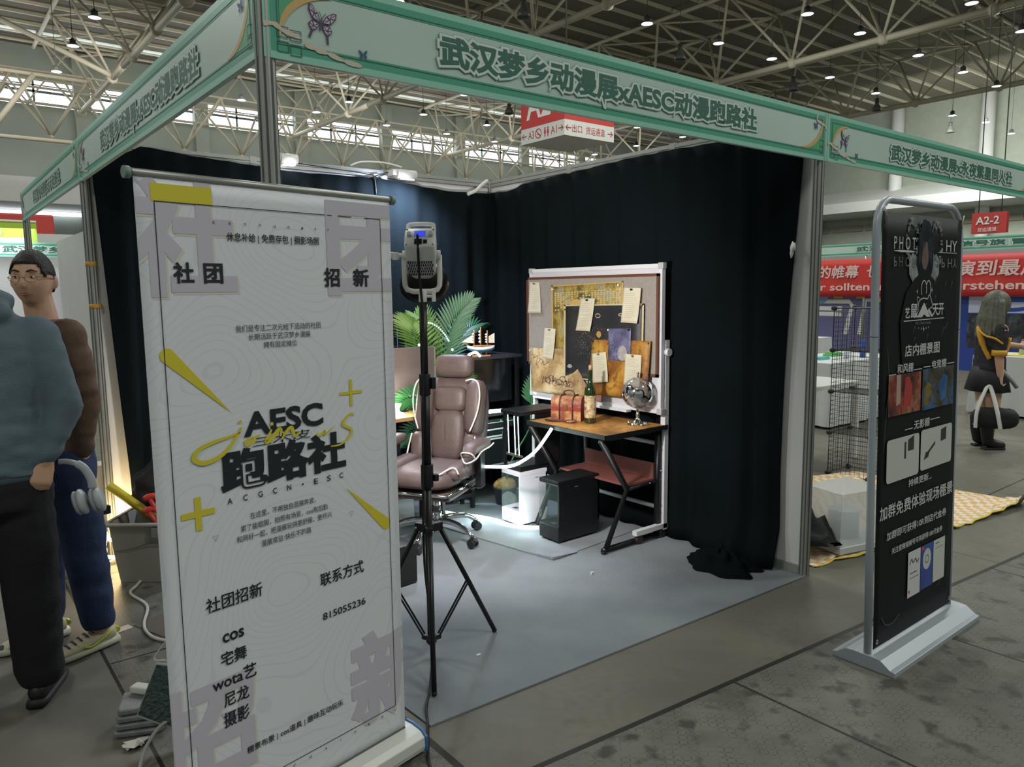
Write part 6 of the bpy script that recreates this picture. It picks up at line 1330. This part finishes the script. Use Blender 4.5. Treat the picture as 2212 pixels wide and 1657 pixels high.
q=MB(); q.tube(smooth_pts([tuple(cw+rr_*-.055+V3((0,0,.165))),tuple(cw+rr_*-.02+V3((0,0,.162))),tuple(cw+rr_*.025+V3((0,0,.14))),tuple(cw+rr_*.052+V3((0,0,.09))),tuple(cw+rr_*.056+V3((0,0,.05)))],6),[.006]*10+[.009]*14+[.007],8,fl=1.8); obj('headband',q,HPW,hp,w=True)
for off,dy in ((-.0,.0),(.055,.02)):
    q=MB(); c=cw+rr_*(.018+off)+bk_*dy+V3((0,0,.0)); Mx=M4.Rotation(math.atan2(rr_.y,rr_.x),4,'Z')@M4.Rotation(math.radians(75),4,'Y'); q.lathe([(0,.013),(.03,.013),(.040,.006),(.042,-.002),(.036,-.012),(0,-.014)],c,24,Mx.to_3x3()@M4.Diagonal((1.25,1,1)).to_3x3()); u=obj('ear_cup',q,HPW,hp,w=True)
    q=MB(); q.lathe([(.022,-.012),(.038,-.014),(.040,-.022),(.034,-.028),(.02,-.026)],c,24,Mx.to_3x3()@M4.Diagonal((1.25,1,1)).to_3x3()); obj('cushion',q,HPD,u,w=True)
# ---- person with glasses ----
B=thing('person','person with short black hair, glasses, brown top, blue trousers and pale running shoes','person',(-.378,1.745,0),math.radians(-68))
hm=M4.Rotation(math.radians(40),4,'Z')@M4.Rotation(math.radians(-3),4,'X'); hc=V3((.0,-.02,1.675))
rs=((-.17,.01,1.43),(.165,.01,1.43)); ea=((-.20,.03,1.14),(.18,.06,1.14)); wa=((-.16,-.18,1.02),(.165,.03,.90))
hipB=((-.09,.0,.90),(.09,.02,.90)); knB=((-.10,-.03,.50),(.125,.03,.49)); anB=((-.12,-.02,.09),(.165,.045,.09)); ftB=((-.15,-.98),(-.07,-1))
obj('body',figure(1.79,hc,rs,ea,wa,hipB,knB,anB,dict(nb=(0,.01,1.46),ft=ftB,hm=hm),(((.1,-.9,-.3),(1,0,0),.8,1,1),((0,-.2,-1),(-1,0,0),.7,1,-1)),neck=.06,hs=1.03),SKIN,B)
def hl_(p): return tuple(hc+(hm@V3(p)))
q=MB()
for v in [0]:
    q.ball(hc,1,52,M=hm,fn=lambda v:V3((v.x*.0815,v.y*.1025,v.z*.1225+.005))*(1+.018*NZ.noise(v*22)))
keep=[f for f in q.f if (lambda c:(c.z>.066-max(0,abs(c.x)-.045)*2.2+.006*NZ.noise(c*60) if c.y<-.045 else (c.z>-.005+(.02 if c.y<.0 else -.05*min(1,c.y/.06)))))(hm.inverted().to_3x3()@(sum((V3(q.v[i]) for i in f),V3())/4-hc))]
q.f=keep; q.mi=[0]*len(keep); q.sm=[True]*len(keep); obj('hair',q,HAIRB,B,solid=.006)
for s in (-1,1):
    q=MB(); q.ball(hl_((s*.031,-.0815,.004)),(.013,.007,.0062),12); e=obj('eye',q,EYEW,B)
    q=MB(); q.ball(hl_((s*.031-.002,-.0868,.0035)),(.0062,.003,.0056),10); obj('iris',q,EYEB,e)
    q=MB(); q.tube([hl_((s*.031-.015,-.083,.007)),hl_((s*.031,-.089,.0105)),hl_((s*.031+.015,-.083,.007))],.0028,6); obj('eyelid',q,SKIN,e)
    q=MB(); q.tube([hl_((s*.014,-.0955,.026)),hl_((s*.032,-.096,.033)),hl_((s*.052,-.083,.027))],[.003,.0042,.0022],6); obj('eyebrow',q,HAIRB,B)
q=MB(); q.ball(hl_((0,-.098,-.0625)),(.022,.006,.0045),12); q.ball(hl_((0,-.0975,-.071)),(.019,.006,.005),12); obj('lips',q,LIP,B)
gl=B; q=MB()
for s in (-1,1): q.tube([hl_((s*.033+.023*cos(2*pi*k/24),-.106+.012*(abs(s*.033+.023*cos(2*pi*k/24))/.056)**2,-.002+.0175*sin(2*pi*k/24))) for k in range(24)],.0011,6,closed=True); q.tube([hl_((s*.056,-.094,.004)),hl_((s*.076,-.06,.004)),hl_((s*.083,.015,.0))],.0014,6)
q.tube([hl_((-.011,-.106,.0)),hl_((0,-.109,.004)),hl_((.011,-.106,.0))],.0012,6); obj('glasses',q,mat('glasses_gold','a58a4a',.25,.9),B)
BRN=mat('brown_top','5d4839',.85,var=(9,'544032'),bump=(140,.2)); q=MB(); torso(q,[(.86,.165,.135,0,.01),(.93,.17,.14,0,.01),(1.06,.165,.135,0,.01),(1.2,.165,.13,0,.01),(1.35,.17,.12,0,.01),(1.45,.145,.10,0,.015),(1.50,.085,.08,0,.015)])
for i in (0,1): limb(q,[V3(rs[i])*.55+V3((0,.015,1.42))*.45,rs[i],ea[i],V3(wa[i])+(V3(ea[i])-V3(wa[i]))*.1],[.07,.078,.062,.045])
obj('top',wrinkle(fuse(q,.011,5),.012,9,21),BRN,B)
BLT=mat('blue_trousers','1d3050',.85,var=(7,'1a2b48'),bump=(140,.2)); q=MB(); torso(q,[(.78,.18,.135,0,.01),(.87,.182,.138,0,.01),(.93,.172,.13,0,.01)])
for i,s in ((0,-1),(1,1)): limb(q,[(s*.092,.0,.86),knB[i],V3(anB[i])+V3((0,0,.05))],[.108,.094,.074])
q=wrinkle(fuse(q,.012,5),.012,6,31); q.v=[(x,y,max(z,.095+.01*sin(x*40))) for x,y,z in q.v]; obj('trousers',q,BLT,B)
SHO=(mat('shoe_beige','b3a98d',.7),mat('sole_pale','b7b7a2',.6),mat('lace_navy','3a4152',.7),mat('stripe_lime','b5c235',.5),mat('toe_dark','343436',.6))
for i in (0,1): shoe(B,anB[i],ftB[i],SHO,.29)
# ---- grey haired person with the sports bag ----
G=thing('person','person with long grey hair in a black and yellow costume holding a sports bag','person',(7.42,.70,0),math.radians(52))
k_=.87; hc=V3((0,-.05,1.40)); rs=((-.155,.0,1.18),(.155,-.02,1.18)); ea=((-.185,.03,.94),(.17,-.17,1.02)); wa=((-.18,.0,.74),(.09,-.36,1.0))
hipG=((-.075,0,.74),(.075,0,.74)); knG=((-.085,-.01,.42),(.085,-.02,.42)); anG=((-.09,.02,.08),(.10,.0,.08))
obj('body',figure(1.55,hc,rs,ea,wa,hipG,knG,anG,dict(nb=(0,.0,1.23),ft=((0,-1),(0,-1)),hm=M4.Rotation(.2,4,'X'),w=.85),(((0,0,-1),(0,-1,0),1.3,.9,1),((-.3,-.9,0),(-.7,.2,.3),.9,.9,-1)),neck=.045,hs=.96),SKIN2,G)
HG=mat('hair_grey','6b6c5e',.5,var=(30,'585a4d')); q=MB(); q.ball(hc+V3((0,.018,.02)),(.108,.128,.14),24)
for kx in range(-4,5):
    for ky in range(0,4):
        a=kx*.34; r=.095; x=r*sin(a)*1.1; y=.02+r*cos(a)*(.95); L=.46-.05*abs(kx)/4+.03*sin(kx*2.1+ky)
        if ky==0: limb(q,[hc+V3((x*.9,y*.9,.03)),hc+V3((x*1.15,y*1.2,-.12)),hc+V3((x*1.35,y*1.2+.01,-.28)),hc+V3((x*1.1+.01*sin(kx*3),y*1.05+.02*cos(kx*2),-L))],[.040,.042,.034,.012],8)
q=fuse(q,.010,2)
keep=[i for i,f in enumerate(q.f) if not (lambda c:c.y<-.045 and abs(c.x)<.065 and c.z<.045)(sum((V3(q.v[i2]) for i2 in f),V3())/len(f)-hc)]; q.f=[q.f[i] for i in keep]; q.mi=[0]*len(keep); q.sm=[True]*len(keep)
for i,v in enumerate(q.v):
    p=V3(v); a=math.atan2(p.x,p.y); q.v[i]=tuple(p+V3((p.x,p.y-hc.y,0)).normalized()*.004*sin(a*26+p.z*6))
obj('hair',q,HG,G)
BKC=mat('costume_black','1a1a1e',.7); YLC=mat('costume_yellow','d09a26',.6)
q=MB(); torso(q,[(.78,.165,.125,0,0),(.88,.155,.115,0,0),(1.0,.145,.11,0,0),(1.12,.16,.115,0,0),(1.2,.14,.09,0,0),(1.24,.07,.065,0,0)])
limb(q,[(-.10,0,1.19),rs[0],V3(rs[0]).lerp(V3(ea[0]),.85)],[.055,.06,.058]); limb(q,[(.10,-.01,1.19),rs[1],V3(ea[1]),V3(ea[1]).lerp(V3(wa[1]),.3)],[.055,.058,.05,.05])
obj('jacket',wrinkle(fuse(q,.011,4),.006,12,3),BKC,G)
q=MB(); n=28; q.loft([[((rx+.012*sin(k*1.9)*j)*cos(2*pi*k/n),(ry+.012*sin(k*1.9)*j)*sin(2*pi*k/n),z) for k in range(n)] for z,rx,ry,j in ((.82,.155,.12,0),(.72,.185,.15,.5),(.575,.215,.175,1))],cap=False); obj('skirt',q,BKC,G,solid=.006)
q=MB(); e=V3(rs[0]).lerp(V3(ea[0]),.92); q.cyl(e+V3((0,0,.03)),e-V3((0,0,.025)),.064,.066,n=18); e=V3(ea[1]).lerp(V3(wa[1]),.32); q.cyl(e,V3(ea[1]).lerp(V3(wa[1]),.5),.052,n=16); obj('cuff',q,YLC,G)
q=MB()
q.tube(smooth_pts([(.05,.085,1.24),(-.02,.13,1.17),(-.07,.135,1.08),(-.10,.12,1.0),(-.13,.08,.90)],5),[.012]*3+[.026]*10+[.022]*8,6,fl=.5); q.tube(smooth_pts([(-.225,.03,1.05),(-.20,.09,1.10),(-.12,.125,1.12),(-.02,.13,1.17)],5),.020,6,fl=.5); q.tube(smooth_pts([(-.09,.0,.98),(-.135,-.06,.93),(-.12,-.11,1.1)],4),.022,6,fl=.6); obj('yellow_trim',q,YLC,G)
q=MB(); q.tube(smooth_pts([(-.17,-.02,.79),(-.19,-.10,.70),(-.15,-.19,.62)],4),.010,4,fl=2); obj('pale_strap',q,mat('strap_pale','8f8a8a',.6),G)
for i in (0,1):
    q=MB(); A_=V3(anG[i]); limb(q,[A_+V3((0,.02,.22)),A_+V3((0,.015,.10)),A_+V3((0,0,.0)),A_+V3((0,-.07,-.03)),A_+V3((0,-.13,-.04))],[.066,.060,.054,.050,.044]); q=fuse(q,.010,3); q.v=[(x,y,max(.004,z)) for x,y,z in q.v]; b=obj('boot',q,mat('boot_black','121313',.45),G)
    q=MB(); q.b2((A_.x-.04,A_.y-.16,.001),(A_.x+.04,A_.y+.05,.022)); obj('sole',q,mat('sole_black','232120',.6),b,bev=.008)
bgp=V3((7.275,.60,.215)); bag=thing('sports_bag','black sports bag with two broad white straps carried by the grey haired person','bag',bgp,math.radians(-68))
def sup(v,d,p=3.0): s=(abs(v.x)**p+abs(v.y)**p+abs(v.z)**p)**(-1/p); return V3((v.x*s*d[0]/2,v.y*s*d[1]/2,v.z*s*d[2]/2))
q=MB(); q.ball((0.03,0,.115),1,32,fn=lambda v:sup(v,(.39,.18,.20))+V3((0,0,.012*NZ.noise(v*3)))); obj('body',q,mat('bag_black','131415',.7,bump=(30,.3)),bag)
q=MB()
for y in (-.094,.094):
    q.tube(smooth_pts([(-.13,y,.02),(-.13,y*1.02,.12),(-.12,y*.95,.21),(-.075,y*.5,.36),(-.04,y*.2,.435),(-.005,y*.5,.36),(.035,y*.95,.21),(.055,y*1.02,.12),(.075,y,.02)],6),.006,6,fl=3.6)
obj('strap',q,mat('strap_white','d2d2cc',.6),bag)
ph=thing('phone','dark phone held out in the left hand of the grey haired person','phone',(7.72,.43,.98)); q=MB(); q.box((7.74,.42,1.0),(.15,.012,.075),-.5); obj('body',q,BKP,ph,w=True,bev=.004)
# ================= LEFT OF THE BOOTH =================
BINM=mat('bin_grey','9b978b',.6)
bn=thing('storage_bin','grey beige plastic bin full of cloth and tools on the floor beside the left post','bin',(.20,2.40,0),math.radians(-38))
q=MB(); 
def rrect(w,d,z,r=.03): return [(sx*(w/2-r)+r*cos(a0+pi/2*k/4),sy*(d/2-r)+r*sin(a0+pi/2*k/4),z) for sx,sy,a0 in ((1,1,0),(-1,1,pi/2),(-1,-1,pi),(1,-1,3*pi/2)) for k in range(5)]
q.loft([rrect(.40,.28,.002),rrect(.43,.31,.15),rrect(.46,.335,.34)],cap=False); q.add(rrect(.40,.28,.004),[tuple(range(20))]); q.loft([rrect(.455,.33,.345),rrect(.44,.315,.30),rrect(.40,.28,.02)],cap=False); obj('tub',q,BINM,bn)
q=MB(); q.loft([rrect(.46,.335,.33),rrect(.50,.375,.335,.045),rrect(.50,.375,.35,.045),rrect(.455,.33,.352)],cap=False); obj('rim',q,BINM,bn)
q=MB(); q.tube(smooth_pts([(-.2,-.163,.19),(-.1,-.168,.205),(.0,-.172,.235),(.12,-.172,.24)],4),.0025,6); obj('hair_line_cable',q,mat('thin_dark','5d5a52',.6),bn)
q=MB(); q.b2((.02,-.185,.27),(.2,-.168,.33)); obj('handle',q,mat('bin_handle','8b887e',.6),bn,bev=.005)
BT=wm(bn)
def bl(p): return BT@V3(p)
q=MB(); q.ball((0,0,0),1,48,fn=lambda v:V3((v.x*.20*(1+.3*NZ.noise(v*2.1)),v.y*.11*(1+.3*NZ.noise(v*2.1+V3((4,0,0)))),v.z*.18*(1+.35*NZ.noise(v*2.6))+.012*sin(v.z*30+v.x*3)))); q.v=[tuple(bl((x+.02,y+.06,z+.47))) for x,y,z in q.v]
one('folded_cloth',q,mat('cloth_black','141213',.85,bump=(18,.6)),'bundle of black cloth heaped in the grey bin','cloth')
q=MB(); a=V3((-.05,2.45,.555)); b_=V3((.19,2.32,.315)); q.tube([a,b_],.017,4,fl=1.5); ys=one('spirit_level',q,mat('tool_yellow','c9b326',.45),'long yellow bar shaped tool leaning across the rim of the grey bin','tool')
q=MB(); q.tube([a.lerp(b_,-.02),a.lerp(b_,.0)],.0175,4,fl=1.5)
for c0,lab in (((.125,2.315,.475),'upper red tool handle sticking out of the grey bin beside the banner edge'),((.115,2.305,.405),'lower orange red pliers grip sticking out of the grey bin beside the banner edge')):
    q=MB(); c0=V3(c0); q.tube(smooth_pts([tuple(c0+V3((-.03,.01,.0))),tuple(c0+V3((.02,.0,.012))),tuple(c0+V3((.07,-.03,-.02)))],4),[.012,.016,.018,.018,.018,.018,.016,.014,.012],8); q.tube([c0+V3((.0,0,0)),c0+V3((.04,-.02,-.09))],.014,8); one('tool_handle',q,mat('tool_red','c23a30',.45),lab,'tool')
q=MB(); q.tube(smooth_pts([(-.06,2.52,.40),(-.10,2.53,.42),(-.15,2.54,.425),(-.17,2.53,.40),(-.14,2.52,.385),(-.16,2.52,.36),(-.18,2.52,.345)],4),.008,6); q.box((-.07,2.52,.40),(.06,.03,.045),.3); one('clamp_tool',q,BKP,'black clamp with a hooked jaw hanging over the left rim of the grey bin','tool')
q=MB(); q.b2((-.09,3.20,0),(.10,3.36,.52)); one('white_box',q,mat('box_white','c6bfae',.6),'upright white box behind the grey bin, lit by the warm lamp','box',bev=.004)
q=MB(); q.ball((0,0,0),1,36,fn=lambda v:V3((v.x*.13*(1+.35*NZ.noise(v*2)),v.y*.11,max(-.16,v.z*.19*(1+.3*NZ.noise(v*2.3+V3((2,0,0)))))))); q.v=[(x-.17,y+2.70,z+.163) for x,y,z in q.v]
one('plastic_bag',q,mat('bag_white','c3bcb2',.5,bump=(14,.7)),'crumpled white plastic bag standing on the floor between the blue trousers and the grey bin','bag')
WARM=mat('warm_tube','ffe6b8',.4,emit=('ffdf9c',9))
q=MB(); q.tube([(-.03,2.80,.155),(.06,2.74,.12)],.012,8); one('warm_tube',q,WARM,'upper glowing warm tube lamp on the floor behind the grey bin','lamp')
q=MB(); q.tube([(-.03,2.78,.045),(.04,2.75,.035)],.011,8); one('warm_tube',q,WARM,'lower glowing warm tube lamp on the floor behind the grey bin','lamp')
light('warm_light','POINT',(.02,2.72,.20),None,14,(1,.72,.36),.06)
WCB=mat('cable_white','c2beb0',.5)
q=MB(); q.tube(smooth_pts([(-.12,2.7,.02),(.0,2.75,.03),(.08,2.85,.06),(.02,2.95,.1),(-.06,3.0,.04)],5),.006,6); q.tube(smooth_pts([(-.1,2.95,.2),(.0,2.98,.25),(.06,2.95,.22),(.10,2.88,.1)],5),.004,6); one('tangled_cable',q,WCB,'tangled pale cables around the warm tube lamps','cable')
q=MB(); q.tube(smooth_pts([(.09,2.40,.008),(.02,2.28,.008),(-.03,2.18,.008),(.0,1.95,.008),(-.06,1.74,.008),(-.075,1.62,.008),(-.05,1.50,.008),(.06,1.38,.008),(.22,1.30,.008)],7),.0075,8); one('white_cable',q,WCB,'white cable snaking over the tread plate from the grey bin to the banner','cable')
q=MB(); q.tube(smooth_pts([(-.16,2.7,.008),(-.10,2.45,.008),(-.13,2.25,.008),(-.2,2.2,.008)],5),.010,6); one('dark_cable',q,mat('black_rubber','141515',.6),'dark cable curving on the floor by the blue trousers','cable')
q=MB(); q.box((-.165,1.745,.0015),(.10,.055,.001),.25); one('paper_slip',q,mat('slip_beige','c3b29c',.7),'small beige paper slip lying on the tread plate by the running shoe','paper')
q=MB(); q.box((.09,1.45,.002),(.16,.7,.003),.35); one('rubber_mat',q,mat('mat_brown','5a5347',.85),'dull brown flat mat strip on the tread plates left of the banner','mat')
# laptop-like folding stands
stk=[]
for k in range(4):
    q=MB(); z=.002+k*.026; c=(-.275+.006*k,.79+.004*k); T=M4.Rotation(-.45+.03*k,4,'Z'); P=[(-.075,-.07),(.065,-.07),(.085,-.05),(.085,.07),(-.085,.07),(-.085,-.055)]
    q.prism([tuple(T@V3((x,y,0))+V3((c[0],c[1],z))) for x,y in P],(0,0,.022))
    one('metal_tray',q,mat('tray_grey','7b7d7e',.45,.3,var=(30,'8d8f90')),['lowest','second lowest','third lowest','topmost'][k]+' grey rounded tray of the small stack on the floor left of the banner','tray','stacked grey trays',bev=.006)
ad=thing('power_adapter','white power adapter lying on the stack of grey trays','adapter',(-.245,.83,.106),-.9)
q=MB(); q.b2((-.06,-.022,0),(.06,.022,.028)); obj('body',q,mat('adapter_white','cfccc0',.4),ad,bev=.008)
q=MB(); q.tube(smooth_pts([(.055,0,.015),(.09,.03,.05),(.06,.06,.10),(.0,.05,.11),(.05,.10,.19),(.14,.12,.25)],5),.003,6); obj('lead',q,WCB,ad)
lp=thing('metal_case','dark diamond patterned metal panel with a pale rim leaning upright against the banner base','panel',(-.25,.62,0),0)
q=MB(); a,b,c,d=V3((-.31,.66,.12)),V3((-.10,.52,.004)),V3((.02,.56,.20)),V3((-.23,.70,.265))
nn=(b-a).cross(d-a).normalized()*.016; q.prism([a,b,c,d],nn); obj('panel',q,mat('diamond_plate_dark','3b4a48',.3,.6,bump=(70,.8)),lp,w=True)
q=MB(); q.tube([a,b,c,d],.009,8,closed=True); obj('rim',q,mat('rim_pale','a3a8a3',.4,.4),lp,w=True)
q=MB(); q.tube(smooth_pts([(-.35,.50,.008),(-.31,.56,.05),(-.24,.60,.09),(-.16,.60,.06),(-.1,.6,.01)],5),.0065,8); one('white_cable',q,mat('cable_grey','8f918a',.5),'grey cable loop on the floor at the lower left of the banner','cable')
q=MB()
for k in range(6): blob_=[(-.345+.05*R.random()+.03*cos(a),.655+.03*R.random()+.022*sin(a),.004+.018*R.random()) for a in (0,1.2,2.4,3.6,4.9)]; q.add(blob_+[(-.32,.66,.03)],[(i,(i+1)%5,5) for i in range(5)])
one('crumpled_tissue',q,mat('tissue_white','cfcabf',.8),'crumpled white tissue on the floor below the tray stack','tissue',solid=.002)
# ---- white stand in the far left ----
YS=12.85
w=MB(); w.b2((-4,YS+.4,0),(1.55,YS+.44,2.3)); one('stand_wall',w,PANEL,'white rear wall of the far left stand behind the person with glasses','panel',kind='structure')
w=MB(); w.b2((1.50,YS,0),(1.54,YS+.4,2.42)); w.b2((1.0,8.5,0),(1.03,11.5,2.44)); one('stand_wall',w,PANEL,'white side wall of the far left stand beside the taped post','panel',kind='structure')
fascia((-3.2,YS,2.26),(1,0,0),4.7,'mint fascia board of the far left stand above the head of the person with glasses','武汉梦乡动漫展',4.35,1.5,2.375,.14,small=True)
for x in (-3.1,1.47):
    q=MB(); q.cyl((x,YS+.05,0),(x,YS+.05,2.5),.03,n=8); one('far_post',q,ALU,'aluminium post of the far left stand at its %s end'%('outer' if x<0 else 'inner'),'post')
light('stand_light','AREA',(.3,YS-.4,2.4),(.3,YS+.4,1.2),14,(.9,.94,1),1.2)
hs=thing('hanging_sign','red hanging hall sign with a white A2 behind the lime green board','sign',(.9,17,2.9)); fh=Fr((-.6,16.98,0),(1,0,0),(0,0,1))
q=MB(); q.b2((-.9,17,2.55),(1.72,17.3,3.35)); obj('red_box',q,RED,hs,w=True,bev=.04); text(hs,fh,'A2',1.62,2.98,.72,.40,WT,.02,.01)
q=MB(); q.cyl((.3,17.15,3.35),(.3,17.15,14.1),.02,n=6); obj('suspension_rod',q,LAMP_BODY,hs,w=True)
lg=thing('lime_board','lime green cut out board with a white edge above the far left fascia','board',(.6,YS+.1,2.5))
q=MB(); q.b2((.3,YS+.1,2.5),(.92,YS+.14,2.86)); obj('lime_panel',q,mat('lime','9fc43e',.5),lg,w=True); q=MB(); q.b2((.3,YS+.09,2.505),(.75,YS+.1,2.58)); q.b2((.3,YS+.09,2.84),(.92,YS+.1,2.87)); obj('white_edge',q,WT,lg,w=True)
fl_=thing('red_flower_board','red blossom shaped board with a white edge beside the lime board','board',(.18,YS,2.5))
q=MB()
for a in range(5): q.cyl((.20+.10*cos(a*1.257),YS+.02,2.66+.10*sin(a*1.257)),(.20+.10*cos(a*1.257),YS+.05,2.66+.10*sin(a*1.257)),.085,n=16)
q.b2((.12,YS+.02,2.5),(.30,YS+.05,2.6)); obj('red_petals',q,mat('petal_red','c63a48',.5),fl_,w=True)
q=MB()
for a in range(5): q.cyl((.20+.11*cos(a*1.257),YS+.055,2.66+.11*sin(a*1.257)),(.20+.11*cos(a*1.257),YS+.07,2.66+.11*sin(a*1.257)),.10,n=16)
obj('white_edge',q,WT,fl_,w=True)
q=MB(); q.b2((.8,YS+1,2.3),(1.9,YS+1.6,2.72)); one('white_header',q,PANEL,'plain white header box behind the far left fascia','panel',kind='structure')
